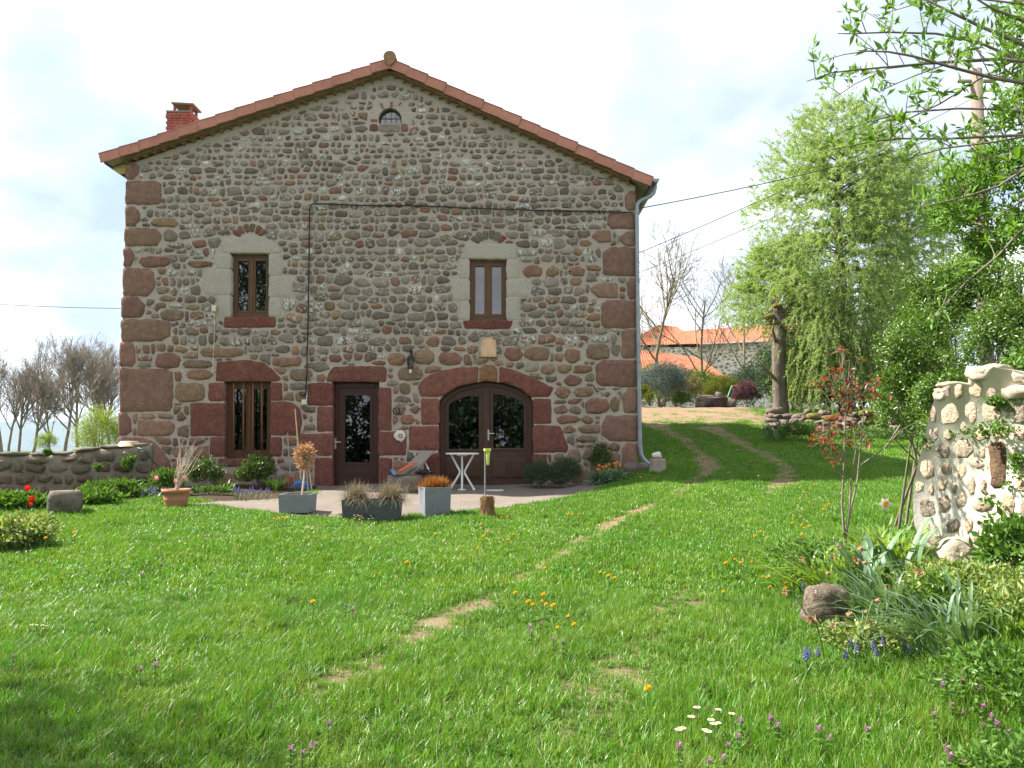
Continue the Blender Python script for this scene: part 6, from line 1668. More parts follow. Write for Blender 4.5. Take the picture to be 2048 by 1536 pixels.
# window sill bits inside the barred window
for px, py, w, h, c, nm, lab in ((478, 899, .10, .16, (.65, .48, .02), "yellow_jug", "yellow jug on the sill behind the barred window"), (515, 897, .13, .18, (.50, .16, .05), "orange_vase", "orange cone-shaped vase on the sill behind the barred window"), (531, 898, .08, .16, (.45, .52, .62), "pale_bottle", "pale blue bottle on the sill behind the barred window")):
    p = at(px, 903, YF + .30); o = B().lathe([(w * .4, 0), (w * .5, h * .1), (w * .42, h * .6), (w * .2, h * .85), (w * .22, h), (w * .05, h)], p, 14).obj(nm, plain(nm + '_glaze', c, .4), None, True, loc=p); tag(o, lab, "vase")
a = at(452, 905, YF + .3); c = at(538, 911, YF + .3); b = B(); b.span((a[0], YF + .215, a[2] - .02), (c[0], YF + .41, c[2] + .04)); b.obj("inner_sill", M['wood_frame'], lw)
# ------------------------------------------------------------------ stone wall stub on the right
W0 = np.array([3.72, 7.65]); wd = unit(np.array([.42, -1.0])); wn_ = np.array([wd[1], -wd[0]]); wn_ = wn_ if wn_[0] < 0 else -wn_
N3 = np.array([wn_[0], wn_[1], 0.0])
def onwall(px, py, off=0.0):
    d = ray(px, py); o = np.array([0, 0, CAMZ]); w0 = np.array([W0[0], W0[1], 0]) + N3 * off
    t = ((w0 - o) @ N3) / (d @ N3); return o + d * t
outline = [(1836, 1110), (1826, 1040), (1829, 960), (1845, 890), (1862, 820), (1878, 772), (1915, 762), (1940, 770), (1985, 735), (2040, 740), (2090, 790), (2150, 830), (2200, 1230), (1900, 1230)]
rw = thing("ruined_wall", "whitewashed stub of a rubble stone wall in the right foreground", "wall", gp(3.9, 7.2))
front = np.array([onwall(*q) for q in densify(outline, 40, 3, np.random.default_rng(3))]); back = front - N3 * .55 + np.random.default_rng(4).normal(0, .02, front.shape)
n = len(front); cf_, cb_ = front.mean(0), back.mean(0); V = np.concatenate([front, back, [cf_], [cb_]]); j = np.arange(n); j1 = (j + 1) % n
obj_np("core", V, [np.stack([j, j1, n + j1, n + j], 1), np.concatenate([np.stack([j, j1, np.full(n, 2 * n)], 1), np.stack([n + j1, n + j, np.full(n, 2 * n + 1)], 1)])], M['white_mortar'], rw)
rs = np.random.default_rng(44); SC_ = 1.0
RC = [(.24, .19, .14), (.20, .165, .125), (.28, .22, .15), (.17, .145, .115), (.31, .25, .18)]
big = [[(1985, 965), (2010, 968), (2022, 930), (2018, 885), (1990, 880), (1975, 915)], [(1985, 930), (1992, 890), (1998, 880), (1980, 880), (1955, 930), (1958, 960)], [(1880, 800), (1918, 790), (1930, 775), (1915, 768), (1885, 775)], [(1950, 765), (1985, 745), (2035, 740), (2020, 775), (1965, 790)]]
mk = np.zeros((520, 400), bool); yy_, xx_ = np.mgrid[0:520, 0:400]; mk = inside(np.array(outline, float), xx_ + 1815., yy_ + 725.)
mk &= ~inside(np.array([(1972, 882), (2016, 878), (2014, 978), (1976, 982)], float), xx_ + 1815., yy_ + 725.)
PL = rubble_polys(mk, lambda y: 37., 46, lambda y: 6.2, 12, (.65, 1.3), 1.4)
PL = [P + [1815, 725] for A_, P in PL if A_ > 160] + [densify(round_poly([(1978, 884), (2012, 880), (2010, 974), (1982, 978)], 8), 12, 2, rs)[::-1]]
for k, q in enumerate(PL):
    P3 = np.array([onwall(*w) for w in q]); P3 = P3 if np.dot(np.cross(P3[1] - P3[0], P3[4] - P3[0]), N3) > 0 else P3[::-1]
    V, Q, T = stone_mesh(P3, N3, rs.uniform(.005, .018), .06, rs.uniform(.8, .93), 1.3, .7, rs, True)
    c = np.array(RC[rs.integers(5)]) * rs.uniform(1.2, 1.8) if k < len(PL) - 1 else np.array([.10, .06, .04]); col_obj("stone", V, [Q, T], np.tile([*c, .3], (len(V), 1)), rw)
for px, py, w, h, sd in ((1905, 775, 62, 22, 1), (1985, 752, 85, 40, 2), (2060, 790, 90, 50, 3), (1890, 790, 44, 24, 4)):
    p = onwall(px, py, -.2); D = p[1]; V, F = rock_np(p, (Rm(w, D), .5, Rm(h, D)), 600 + sd, 3, .34, -.5); obj_np("coping_stone", V, F, M['pale_rock'], rw, True)
# loose rocks of the bank
for k, (px, py, Y, sx, sy, sz, mt, lab) in enumerate([(1647, 1215, 6.35, .30, .28, .32, 'red_rock', "rounded brown boulder at the lawn edge among the daffodil leaves"), (1935, 1120, 6.6, .46, .3, .40, 'pale_rock', "large flat-faced pale rock with moss below the wall stub"),
        (1963, 1190, 6.2, .16, .14, .16, 'pale_rock', "small pale rock below the mossy flat-faced rock"), (1925, 1230, 5.9, .22, .18, .10, 'rock', "flat grey stone half buried in the bank"), (1675, 1255, 6.1, .14, .12, .10, 'red_rock', "small reddish stone beside the rounded boulder")]):
    p = at(px, py, Y); V, F = rock_np(p, (sx, sy, sz), 640 + k, 3, .26); o = obj_np("bank_rock", V, F, M[mt], None, True, p - [0, 0, sz / 2]); tag(o, lab, "rock", "rocks of the planting bank")

# ------------------------------------------------------------------ planting bank
clump("daylily_clump", "bright lime green arching leaves behind the red-leaved sapling", "plant", gp(2.75, 7.3), 150, (.35, .6), .024, M['strap_lime'], .42, 401, (-.35, -.2))
clump("daylily_clump", "second lime green arching clump against the wall stub", "plant", gp(3.25, 7.35), 110, (.35, .6), .024, M['strap_lime'], .3, 402, (-.2, -.2))
clump("iris_clump", "broad upright blue green iris blades beside the red-leaved sapling", "plant", gp(2.85, 6.75), 22, (.45, .62), .055, M['strap'], .16, 403, rise=1.15)
clump("iris_clump", "tall iris blades in front of the wall stub", "plant", gp(3.2, 6.85), 16, (.4, .6), .05, M['strap'], .14, 404, rise=1.15)
clump("daffodil_clump", "grey green daffodil leaves flopping over the rounded boulder", "plant", gp(2.75, 6.25), 120, (.38, .62), .018, M['strap'], .24, 405, (-.6, -.2))
clump("daffodil_clump", "large grey green daffodil clump drooping toward the lawn", "plant", gp(2.78, 5.35), 150, (.40, .68), .019, M['strap'], .26, 406, (-.7, -.2))
clump("daffodil_clump", "upright daffodil leaves at the right end of the bank", "plant", gp(3.1, 5.25), 40, (.32, .5), .022, M['strap_lime'], .16, 407)
# withered daffodil heads
dp = thing("withered_daffodil", "withered brown daffodil head on a leaning stalk in the bank", "flower", (0, 0, 0), "withered daffodils in the bank")
B().tube([(0, 0, 0), (-.04, -.01, .16), (-.12, -.03, .30), (-.15, -.04, .335), (-.17, -.045, .33)], .0045, 5).obj("stalk", M['stem'], dp)
V, F = leaves_np(np.tile([-.168, -.045, .33], (14, 1)), np.array([-1, -.2, -.4]) + RNG.normal(0, .45, (14, 3)), RNG.normal(0, 1, (14, 3)), .045, .022); obj_np("flower_head", V, F, M['dryleaf'], dp)
lst = [c5(*q) for q in [(470, 128), (670, 148), (685, 205), (490, 228), (560, 248), (745, 210), (810, 178), (840, 170), (1010, 145), (815, 262), (600, 330), (1245, 300), (410, 440), (705, 510), (475, 578), (690, 595), (780, 600), (850, 608), (675, 640), (800, 370), (965, 390)]]
sow_copies(dp, lst, .33, (.75, 1.05), 9, lambda a, b_: 'withered brown daffodil head on a leaning stalk ' + ('above the rounded boulder' if b_ < 1160 else 'below the rounded boulder'))
# white narcissus
q = head_base(1769, 1012, .38); nc = thing("white_narcissus", "single white narcissus with yellow cup beside the wall stub", "flower", q)
B().tube([q, q + [.01, 0, .2], q + [0, -.02, .38]], .005, 5).obj("stem", M['stem'], nc); c = q + np.array([0, -.03, .39])
for k in range(6):
    a = k * math.pi / 3; d = np.array([math.cos(a), -.25, math.sin(a)]); V, F = leaves_np([c], [d], [[0, -1, 0.]], .07, .055, .1); obj_np("petal", V, F, M['white_petal'], nc)
B().tube([c, c + [0, -.012, 0], c + [0, -.028, 0]], [.012, .021, .027], 10).obj("cup", M['yellow'], nc)
for lab, p, r, n_, L_, W_, mt, sd in [("variegated ground cover on the bank below the wall stub", gp(3.45, 6.1), (.6, .6, .12), 2600, .06, .024, 'variegated', 421), ("variegated ground cover around the rounded boulder", gp(2.45, 5.75), (.4, .4, .10), 1300, .05, .022, 'variegated', 422), ("variegated ground cover at the right edge of the bank", gp(3.4, 5.3), (.5, .55, .16), 2200, .06, .024, 'variegated', 423),
                     ("green leafy weeds at the lower right of the lawn", gp(2.75, 4.4), (.6, .55, .16), 2400, .05, .022, 'garden', 424), ("leafy weeds at the bottom right corner of the picture", gp(2.25, 3.6), (.45, .35, .14), 1500, .045, .02, 'garden', 425), ("cut-leaved green plant in the middle of the bank", gp(3.05, 6.0), (.24, .24, .17), 700, .06, .022, 'elder', 426),
                     ("broad-leaved plant at the foot of the wall stub", gp(3.75, 6.2), (.35, .3, .3), 700, .085, .045, 'garden', 427), ("fine green ground cover beside the sapling", gp(2.9, 7.9), (.7, .5, .12), 1800, .05, .02, 'garden', 428)]:
    bush("ground_cover", lab, "plant", p, r, n_, L_, W_, M[mt], 80, "ground cover plants on the bank", seed=sd, stems=4, up=-.1, lift=.6)
# low plants at the foot of the dry stone wall
clump("iris_clump", "iris leaves at the left end of the dry stone wall", "plant", gpx(1552, 22.0), 40, (.5, .8), .05, M['strap'], .3, 430, rise=1.1)
for lab, px, Y, r, mt, sd in [("bright green mound below the dry stone wall", 1600, 21.6, (.6, .4, .3), 'garden', 431), ("low leafy plants below the mossy end of the dry stone wall", 1720, 20.5, (1.3, .5, .28), 'garden', 432)]:
    bush("border_plant", lab, "plant", gpx(px, Y), r, 2200, .07, .03, M[mt], 60, seed=sd)

# ------------------------------------------------------------------ red-leaved sapling
Ysp = 7.5; sb = gp((1690 - 1024) / FPX * Ysp, Ysp); sap = thing("red_sapling", "slender multi-stemmed sapling with young red leaves", "sapling", sb)
SP = [[(1690, 1090), (1684, 1010), (1688, 930), (1690, 850), (1693, 790), (1686, 740), (1684, 700)], [(1690, 1088), (1697, 1040), (1715, 960), (1722, 880), (1728, 820), (1722, 798)], [(1690, 1085), (1700, 1010), (1702, 960), (1712, 900), (1707, 845), (1700, 800)], [(1722, 930), (1750, 910), (1775, 890), (1800, 862), (1820, 850), (1848, 838)], [(1688, 960), (1672, 935), (1662, 910), (1664, 890)],
      [(1693, 850), (1680, 830), (1660, 800), (1645, 780)], [(1712, 900), (1735, 870), (1745, 850)], [(1775, 890), (1800, 850), (1792, 860)], [(1690, 800), (1672, 775), (1664, 745)], [(1690, 790), (1702, 760), (1700, 740)]]
polys = []; tips = []
for k, l in enumerate(SP):
    P = np.array([at(a, b_, Ysp) for a, b_ in l]); P[:, 1] += np.linspace(0, [0, .12, -.1, .15, -.15, .1, .05, .1, -.08, .08][k], len(P)); P[:, 0] *= P[:, 1] / Ysp
    polys.append((P, np.linspace(.011 if k < 3 else .007, .003, len(P)))); 
V, F = tubes_np(polys, 6); obj_np("stems", V, F, M['twig'], sap, True)
rs = np.random.default_rng(71); LP, LD = [], []
for px, py, n_, sp in [(1684, 700, 7, 12), (1690, 735, 9, 14), (1650, 770, 12, 20), (1668, 750, 8, 12), (1735, 790, 16, 26), (1745, 770, 9, 16), (1712, 780, 12, 20), (1700, 770, 8, 16), (1695, 815, 10, 24), (1655, 865, 24, 28), (1640, 880, 14, 20), (1668, 895, 12, 20), (1675, 920, 8, 14), (1665, 845, 10, 18), (1720, 870, 6, 20), (1735, 885, 5, 12), (1690, 790, 12, 24), (1712, 720, 3, 10)]:
    for _ in range(n_):
        q = at(px + rs.normal(0, sp * .55), py + rs.normal(0, sp * .45), Ysp + rs.normal(0, .07)); LP.append(q); LD.append([rs.normal(0, 1), rs.normal(0, .6), rs.normal(-.1, .5)])
LP = np.array(LP); V, F = leaves_np(LP, LD, np.array([0, 0, 1.]) + rs.normal(0, .5, LP.shape), .08 * rs.uniform(.7, 1.3, len(LP)), .034); obj_np("foliage", V, F, M['redleaf'], sap)
V, F = tubes_np([(np.array([q, q + (polys[0][0][3] - q) * .18]), np.array([.0015, .0025])) for q in LP], 3); obj_np("leaf_stalks", V, F, M['twig'], sap)

# ------------------------------------------------------------------ big hedge shrub and overhanging tree
def leaf_mass(parent, lobes, n, L, W, mat, seed, part="foliage", clumps=120, spread=.3, glossy=True):
    rs = np.random.default_rng(seed); tot = sum(r[0] * r[1] * r[2] for _, r in lobes); Ps, Os = [], []
    for c, r in lobes:
        k = int(n * (r[0] * r[1] * r[2]) / tot); p, o = crown_pts(rs, c, r, k, max(12, int(clumps * k / n)), spread, (.45, 1.0), -.9); Ps.append(p); Os.append(o)
    P, O = np.concatenate(Ps), np.concatenate(Os); m = P[:, 2] > gz(P[:, 0], P[:, 1]) + .02; P, O = P[m], O[m]; k = len(P)
    V, F = leaves_np(P, unit(O * .5 + rs.normal(0, .8, (k, 3)) + [0, 0, .2]), unit(O + rs.normal(0, .55, (k, 3)) + [0, 0, .4]), L * rs.uniform(.6, 1.3, k), W * rs.uniform(.7, 1.2, k)); return obj_np(part, V, F, mat, parent), P
hb_ = gp(5.4, 10.2); hd = thing("large_hedge_shrub", "large glossy green hedge shrub on the right above the wall stub", "shrub", hb_)
Yh = 10.0
def lobe(px, py, Y, w, h, dpt=None): c = at(px, py, Y); return (c, (Rm(w, Y), dpt or Rm(w, Y), Rm(h, Y)))
lob = [lobe(1830, 690, 10.2, 85, 85), lobe(1880, 600, 10.5, 80, 75), lobe(1960, 560, 10.4, 90, 80), lobe(1800, 790, 10.0, 60, 60), lobe(1860, 800, 9.6, 60, 60), lobe(1990, 660, 9.6, 80, 75), lobe(2050, 600, 9.8, 90, 90), lobe(2080, 720, 9.2, 80, 80), lobe(1930, 720, 9.4, 50, 55), lobe(1840, 600, 10.6, 50, 60), lobe(1815, 740, 10.1, 50, 60), lobe(1805, 835, 9.9, 60, 42), lobe(1870, 850, 9.2, 55, 38), lobe(1770, 800, 10.6, 40, 50), lobe(1990, 770, 9.4, 60, 50), lobe(1940, 800, 9.0, 50, 45), lobe(1900, 775, 9.3, 50, 50), lobe(2120, 500, 10.2, 90, 90)]
_, HP = leaf_mass(hd, lob, 52000, .045, .024, M['hedge'], 81, clumps=420, spread=.30)
rs = np.random.default_rng(82); polys = []
for k in range(60):
    e = HP[rs.integers(len(HP))]; b0 = hb_ + rs.normal(0, .25, 3) * [1, 1, 0]; polys.append((np.array([b0, b0 + (e - b0) * .45 + [0, 0, .25], e]), np.array([.02, .012, .004])))
V, F = tubes_np(polys, 5); obj_np("stems", V, F, M['twig'], hd)
cr_ = thing("creeping_shrub", "trailing green shoots of periwinkle over the wall stub", "plant", gp(4.0, 6.9)); Yc = 6.85
lob = [lobe(2030, 820, 6.9, 40, 40, .25), lobe(2000, 860, 6.85, 60, 18, .2), lobe(1930, 872, 7.1, 50, 9, .12), lobe(2040, 950, 6.7, 26, 50, .2), lobe(2010, 800, 6.9, 50, 26, .25), lobe(2045, 1080, 6.5, 36, 60, .25), lobe(1985, 1000, 6.85, 26, 12, .12), lobe(2060, 740, 7.2, 60, 60, .3), lobe(1850, 880, 7.6, 24, 22, .15), lobe(1840, 930, 7.65, 10, 30, .1)]
leaf_mass(cr_, lob, 3600, .045, .026, M['garden'], 83, clumps=150)
# overhanging elder: trunk stands right of the frame
ebp = gp(4.9, 5.6); el = thing("overhanging_elder", "near tree reaching in from the right with long young leaves", "tree", ebp)
c2 = lambda x, y: (1480 + x / 3.572, y / 3.572)
BR = [([(2400, 480), (2029, 320), (1700, 180), (1330, 0), (1100, -120)], .030), ([(2300, 520), (1950, 410), (1700, 300), (1400, 240), (1060, 230), (800, 240), (700, 240)], .016), ([(2350, 470), (2029, 440), (1830, 420), (1500, 440), (1150, 470), (820, 500), (650, 520), (480, 580)], .016), ([(2200, 620), (1820, 560), (1550, 490), (1230, 400), (1060, 370), (910, 365), (740, 390)], .017),
      ([(2200, 300), (1700, 570), (1430, 740), (1200, 850), (1000, 940), (860, 1000)], .010), ([(2350, 830), (2029, 800), (1840, 780), (1560, 775), (1200, 800), (1000, 850), (800, 910), (640, 975)], .014), ([(2350, 970), (2029, 965), (1700, 980), (1500, 990), (1150, 990), (950, 1010), (820, 1035), (660, 1070)], .014), ([(2200, 940), (1850, 1010), (1450, 1060), (1270, 1110), (1130, 1160), (960, 1200)], .009),
      ([(2400, 1000), (2029, 1210), (1850, 1330), (1600, 1410), (1380, 1460), (1160, 1530)], .013), ([(1300, 460), (1050, 490), (820, 600), (660, 710)], .007), ([(1500, 450), (1250, 540), (1110, 600), (1000, 650)], .006), ([(2400, 200), (2029, 150), (1800, 60), (1600, -60)], .03), ([(2029, 30), (1600, -20), (1250, 30), (1050, 90)], .010), ([(2300, 1500), (2000, 1650), (1850, 1820), (1620, 2010), (1380, 2260)], .010),
      ([(2400, 700), (2100, 620), (1900, 560), (1750, 520)], .014), ([(2350, 1250), (2150, 1330), (1950, 1480), (1780, 1560)], .012), ([(2400, 1100), (2150, 1080), (1900, 1100), (1700, 1150)], .012)]
rs = np.random.default_rng(84); polys = []; LP, LD, LL_ = [], [], []
tk = np.array([ebp - [0, 0, .2], ebp + [.05, .05, .8], ebp + [-.05, 0, 1.7], ebp + [.1, -.1, 2.8], ebp + [0, 0, 3.8]]); V, F = tubes_np([(tk, np.array([.14, .12, .10, .08, .05]))], 9); obj_np("trunk", V, F, M['bark'], el, True)
def rosette(p, d, n_, L_):
    for k in range(n_):
        LP.append(p + rs.normal(0, .012, 3)); LD.append(unit(np.asarray(d) * .5 + rs.normal(0, .75, 3) + [0, 0, .25])); LL_.append(L_ * rs.uniform(.55, 1.2))
for l, r0 in BR:
    Yb = rs.uniform(4.7, 5.9); P = np.array([at(*c2(a, b_), Yb) for a, b_ in l]); m = len(P)
    yv = np.linspace(0, rs.uniform(-.5, .5), m)[:, None]; P = np.array([0, 0, CAMZ]) + (P - [0, 0, CAMZ]) * (1 + yv / Yb)
    j = np.argmin(np.linalg.norm(tk - P[0], axis=1)); P = np.concatenate([[tk[j]], P]); polys.append((P, np.linspace(r0 * .85, .003, m + 1)))
    seg = np.linalg.norm(np.diff(P, axis=0), axis=1); 
    for i in range(1, m):
        for k in range(max(1, int(seg[i] / .085))):
            t = rs.random(); q = P[i] + (P[i + 1] - P[i]) * t; ax = unit(P[i + 1] - P[i]); px_ = 1024 + FPX * q[0] / q[1]
            dens = 1.0 if px_ < 1760 else 1.6
            if rs.random() < .62 * dens:
                dd = unit(rs.normal(0, .6, 3) + [0, 0, .8] + ax * .5); tl = rs.uniform(.04, .20) * (1 if rs.random() < .7 else 1.8); e = q + dd * tl
                polys.append((np.array([q, q + dd * tl * .5 + rs.normal(0, .006, 3), e]), np.array([.0035, .003, .002]))); rosette(e, dd, rs.integers(6, 11), .085)
                if rs.random() < .4: rosette(q + dd * tl * .5, dd, 4, .07)
            elif rs.random() < .85: rosette(q, ax, rs.integers(5, 9), .075)
V, F = tubes_np(polys, 5); obj_np("branches", V, F, M['twig'], el, True)
N_ = len(LP); V, F = leaves_np(LP, LD, rs.normal(0, .7, (N_, 3)) + [0, 0, .8], LL_, np.array(LL_) * .30, .2, .5); obj_np("foliage", V, F, M['elder'], el)
# dense leafy mass of the elder's inner crown
lob = [lobe(2000, 330, 6.6, 80, 70), lobe(1920, 420, 7.0, 75, 60), lobe(2060, 450, 6.6, 80, 70), lobe(2060, 220, 6.2, 70, 80), lobe(1950, 360, 7.0, 70, 50), lobe(2080, 60, 6.0, 80, 80), lobe(1980, 480, 7.0, 70, 50), lobe(2150, 320, 6.3, 90, 120)]
leaf_mass(el, lob, 11000, .062, .022, M['elder'], 85, "inner_foliage", 240, .34)

# ------------------------------------------------------------------ flowers in the lawn
dn = thing("dandelion", "yellow dandelion in the lawn", "flower", (0, 0, 0), "dandelions in the lawn"); Hd = .13
B().tube([(0, 0, 0), (.006, 0, Hd * .5), (0, 0, Hd)], .003, 5).obj("stem", M['stem'], dn)
a_ = np.arange(34) * 2.4; e_ = np.linspace(.1, 1.3, 34); D_ = np.stack([np.cos(a_) * np.cos(e_), np.sin(a_) * np.cos(e_), np.sin(e_)], 1)
V, F = leaves_np(np.tile([0, 0, Hd], (34, 1)), D_, np.tile([0, 0, 1.], (34, 1)) + D_ * .2, .021, .009, .05, .7); obj_np("flower_head", V, F, M['yellow'], dn)
V, F = leaves_np(np.zeros((7, 3)) + [0, 0, .01], np.stack([np.cos(np.arange(7) * .9), np.sin(np.arange(7) * .9), np.full(7, .45)], 1), np.tile([0, 0, 1.], (7, 1)), .09, .022, .2, .7); obj_np("leaf_rosette", V, F, M['garden'], dn)
c8 = lambda x, y: (700 + x / 2.2756, 1000 + y / 2.2756); c6 = lambda x, y: (1200 + x / 3.938, 780 + y / 3.938)
DL = [c8(*q) for q in [(690, 82), (717, 80), (597, 115), (629, 148), (608, 170), (745, 160), (720, 185), (580, 225), (390, 158), (257, 290), (995, 68), (1010, 70), (1040, 68), (1140, 335), (1178, 350), (1205, 360), (888, 315), (752, 428), (880, 437), (812, 470), (875, 465), (893, 480), (925, 490), (833, 482), (945, 588), (1020, 573), (993, 538), (1358, 875), (1700, 425), (1755, 275), (1815, 265), (1780, 290), (1712, 292), (1830, 288), (1868, 150), (1845, 170), (1900, 175), (1880, 355), (1905, 360), (1912, 402), (1985, 385), (2020, 382), (1985, 408)]]
DL += [c6(*q) for q in [(300, 665), (325, 665), (320, 690), (1020, 655), (1250, 680), (1690, 750), (1855, 745), (1970, 735), (1605, 810), (1805, 905), (1615, 950), (1765, 945), (1525, 995), (1580, 1005), (1515, 1055), (1590, 1070), (1650, 1080), (1610, 1090), (1590, 1150)]]
DL += [(557, 1037), (548, 1039), (565, 1036), (572, 1038), (553, 1041), (625, 1208), (147, 1067), (90, 1078)]
sow_copies(dn, DL, Hd, (.9, 1.35), 11, lambda a, b_: 'yellow dandelion ' + where(a, b_))
dy_ = thing("daisy", "small white daisy in the lawn", "flower", (0, 0, 0), "daisies in the lawn"); B().tube([(0, 0, 0), (0, 0, .085)], .002, 4).obj("stem", M['stem'], dy_)
a_ = np.arange(14) * .4488; D_ = np.stack([np.cos(a_), np.sin(a_), np.full(14, .25)], 1); V, F = leaves_np(np.tile([0, 0, .085], (14, 1)), D_, np.tile([0, 0, 1.], (14, 1)), .014, .007, .05, .6); obj_np("petals", V, F, M['white_petal'], dy_)
B().lathe([(.005, .083), (.005, .088), (.002, .091)], (0, 0, 0), 8).obj("eye", M['yellow'], dy_)
rs = np.random.default_rng(86)
DY = [(rs.uniform(602, 626), rs.uniform(1053, 1060)) for _ in range(9)] + [(rs.uniform(700, 748), rs.uniform(1029, 1040)) for _ in range(16)] + [(rs.uniform(942, 998), rs.uniform(1040, 1078)) for _ in range(14)] + [(62, 1252), (72, 1252), (84, 1252), (93, 1253)] + [(rs.uniform(1590, 1640), rs.uniform(990, 1012)) for _ in range(6)]
sow_copies(dy_, DY, .085, (.9, 1.3), 12, lambda a, b_: 'small white daisy ' + where(a, b_))
sow_copies(copy_tree(dy_, (0, 0, 0), 0, 1, "large pinkish white daisy at the lower right of the lawn"), [c8(*q) for q in [(1580, 955), (1555, 995), (1678, 965), (1645, 1012), (1658, 1028), (1675, 1028), (1617, 1060), (1632, 1070), (1515, 1053), (1497, 1055), (1740, 985)]], .085, (1.3, 1.6), 13)
nt_ = thing("dead_nettle", "mauve flowered dead nettle in the grass", "flower", (0, 0, 0), "dead nettles in the lawn"); B().tube([(0, 0, 0), (.005, 0, .12)], .0025, 4).obj("stem", M['stem'], nt_)
k_ = np.arange(12); V, F = leaves_np(np.stack([0 * k_, 0 * k_, .05 + .006 * k_], 1), np.stack([np.cos(k_ * 1.6), np.sin(k_ * 1.6), -.1 + 0 * k_], 1), np.tile([0, 0, 1.], (12, 1)), .022, .017); obj_np("leaves", V, F, M['redleaf'] if False else M['garden'], nt_)
V, F = leaves_np(np.stack([0 * k_, 0 * k_, .105 + .002 * k_], 1), np.stack([np.cos(k_ * 2.4), np.sin(k_ * 2.4), .6 + 0 * k_], 1), np.tile([0, 0, 1.], (12, 1)), .016, .009); obj_np("flowers", V, F, M['mauve'], nt_)
NL = [c8(*q) for q in [(820, 580), (825, 605), (930, 640), (970, 650), (870, 565), (1915, 1005), (1950, 1040), (1770, 1090), (1725, 1125), (1500, 1135), (1700, 1185), (1640, 1200), (1780, 480 + 540), (520, 525), (543, 535)]] + [c5(*q) for q in [(1355, 950), (1240, 975), (1225, 1020), (1350, 1005), (1455, 1045), (1280, 1150), (1355, 1190), (1480, 1170), (1170, 1210), (1535, 1235), (1570, 1270), (1640, 1320), (1480, 1290), (1255, 1435), (1275, 1480), (1360, 1520), (440, 1310), (180, 1285), (130, 1240), (745, 1305), (510, 1360), (1690, 1085)]]
NL += [(x / 2, 1000 + y / 2) for x, y in [(620, 665), (560, 680), (1315, 900), (1258, 985), (1240, 1000), (1210, 1018), (1162, 1002), (50, 632), (490, 288), (565, 300), (610, 270), (640, 260), (655, 155), (685, 155), (850, 158), (820, 160), (958, 188), (1380, 425), (1412, 440), (1420, 458)]]
sow_copies(nt_, NL, .12, (.9, 1.4), 14, lambda a, b_: 'mauve flowered dead nettle ' + where(a, b_))

# trees outside the frame: they shade the lawn's corner and stand in the window reflections
def leafy_tree(label, base, H, R, n, seed, mat='garden', L=.16):
    rs_ = np.random.default_rng(seed); base = np.asarray(base, float); t = thing("garden_tree", label, "tree", base, "trees outside the picture"); out = [[], [], []]
    grow(rs_, out, base, np.array([0, 0, 1.]), H * .7, H * .028, 0, (9, 6, 4), .08, .1, (.5, 1.0), .01); V, F = tubes_np(out[0], 8); obj_np("trunk", V, F, M['bark'], t, True); V, F = tubes_np(out[1] + out[2], 4); obj_np("limbs", V, F, M['bark'], t)
    p, o = crown_pts(rs_, base + [0, 0, H * .62], (R, R, H * .38), n, 130, .3, up=-.8); V, F = leaves_np(p, unit(o + rs_.normal(0, .8, o.shape)), rs_.normal(0, 1, o.shape), L * rs_.uniform(.6, 1.2, n), L * .5); obj_np("crown", V, F, M[mat], t)
leafy_tree("leafy tree beyond the left edge that shades the near lawn corner", gp(-7.7, 4.1), 7.4, 2.4, 4500, 901)
leafy_tree("tall tree behind the viewer mirrored in the upper left window", gp(-13.5, -9), 13.5, 3.8, 9000, 902, 'juniper', .28)
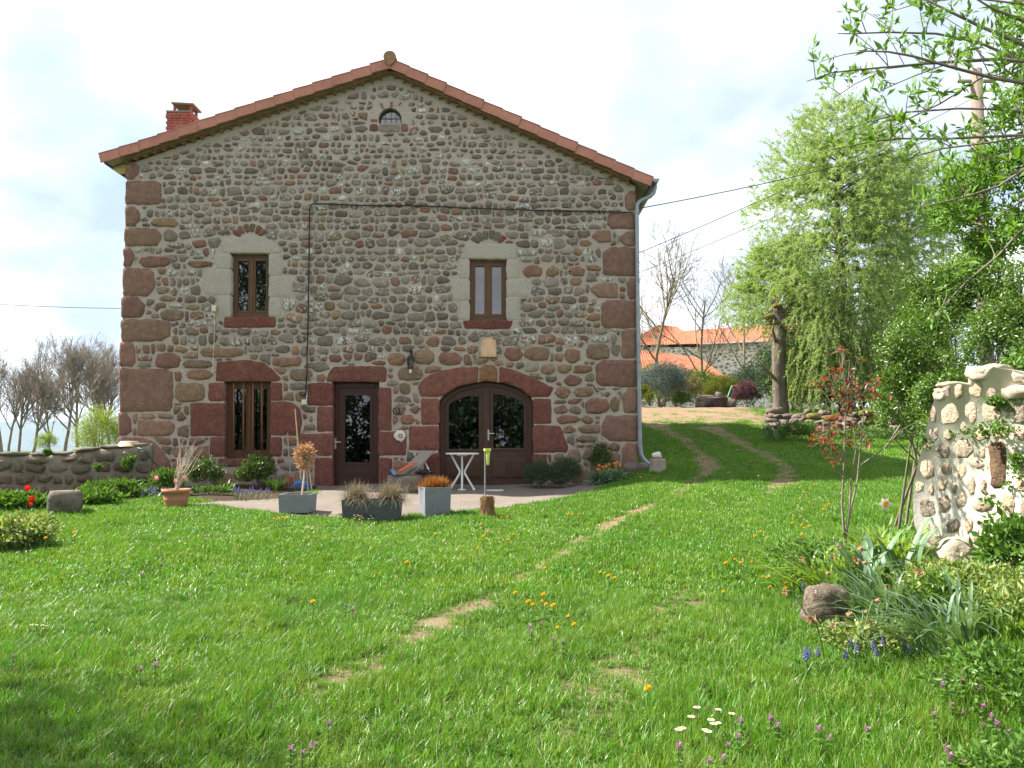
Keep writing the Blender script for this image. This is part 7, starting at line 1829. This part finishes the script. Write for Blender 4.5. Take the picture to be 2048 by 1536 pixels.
for k, (x, y, h, r) in enumerate([(-9.5, -6, 6.0, 2.4), (-4.2, -9, 6.2, 2.6), (-.2, -10, 5.6, 2.6), (4.2, -8.5, 6.0, 2.6)]):
    leafy_tree(["dark tree behind the viewer mirrored in the front door", "dark tree behind the viewer mirrored in the arched door", "low tree straight behind the viewer", "low tree behind the viewer on the right"][k], gp(x, y), h, r, 5500, 910 + k, 'juniper', .24)
hg = thing("tall_hedge", "tall dark hedge behind the viewer mirrored in the glazed doors", "hedge", gp(-5, -6.5)); rs = np.random.default_rng(930)
leaf_mass(hg, [(gp(x, -6.6 + rs.normal(0, .3)) + np.array([0, 0, 1.5 + rs.uniform(-.2, .6)]), (1.3, 1.0, 1.7 + rs.uniform(-.2, .7) + (1.2 if x < -9 else 0))) for x in np.arange(-17, 5, 1.5)], 14000, .36, .22, M['juniper'], 931, clumps=400)
polys = [(np.array([gp(x, -6.6), gp(x, -6.6) + [rs.normal(0, .2), 0, 1.2], gp(x, -6.6) + [rs.normal(0, .4), 0, 2.6]]), np.array([.06, .04, .01])) for x in np.arange(-17, 5, .9)]; V, F = tubes_np(polys, 5); obj_np("stems", V, F, M['bark'], hg)

# petals blown over the patio
rs = np.random.default_rng(940); qs = np.array([ground(rs.uniform(880, 1190), rs.uniform(984, 1018)) for _ in range(260)] + [ground(rs.uniform(560, 880), rs.uniform(1000, 1030)) for _ in range(90)]); qs = qs[inside(PATIO, qs[:, 0], qs[:, 1])]; n = len(qs)
V, F = leaves_np(qs + [0, 0, .017], np.stack([rs.normal(0, 1, n), rs.normal(0, 1, n), 0 * qs[:, 0]], 1), np.tile([0, 0, 1.], (n, 1)), .02, .016, .1); o = obj_np("fallen_petals", V, F, M['white_petal']); tag(o, "white petals scattered over the patio", None, None, "stuff")

# ------------------------------------------------------------------ air: thin even haze round the whole scene
b = B(); b.span((-21500, -300, -135), (21500, 21500, 330)); hz_o = b.obj("haze", None); tag(hz_o, kind="stuff")
m = bpy.data.materials.new("thin_air"); m.use_nodes = True; nt = m.node_tree; nt.nodes.remove(nt.nodes["Principled BSDF"])
pv = nt.nodes.new("ShaderNodeVolumePrincipled"); pv.inputs["Color"].default_value = (.62, .77, 1.0, 1); pv.inputs["Density"].default_value = 7e-5
nt.links.new(pv.outputs[0], nt.nodes["Material Output"].inputs["Volume"]); hz_o.data.materials.append(m)
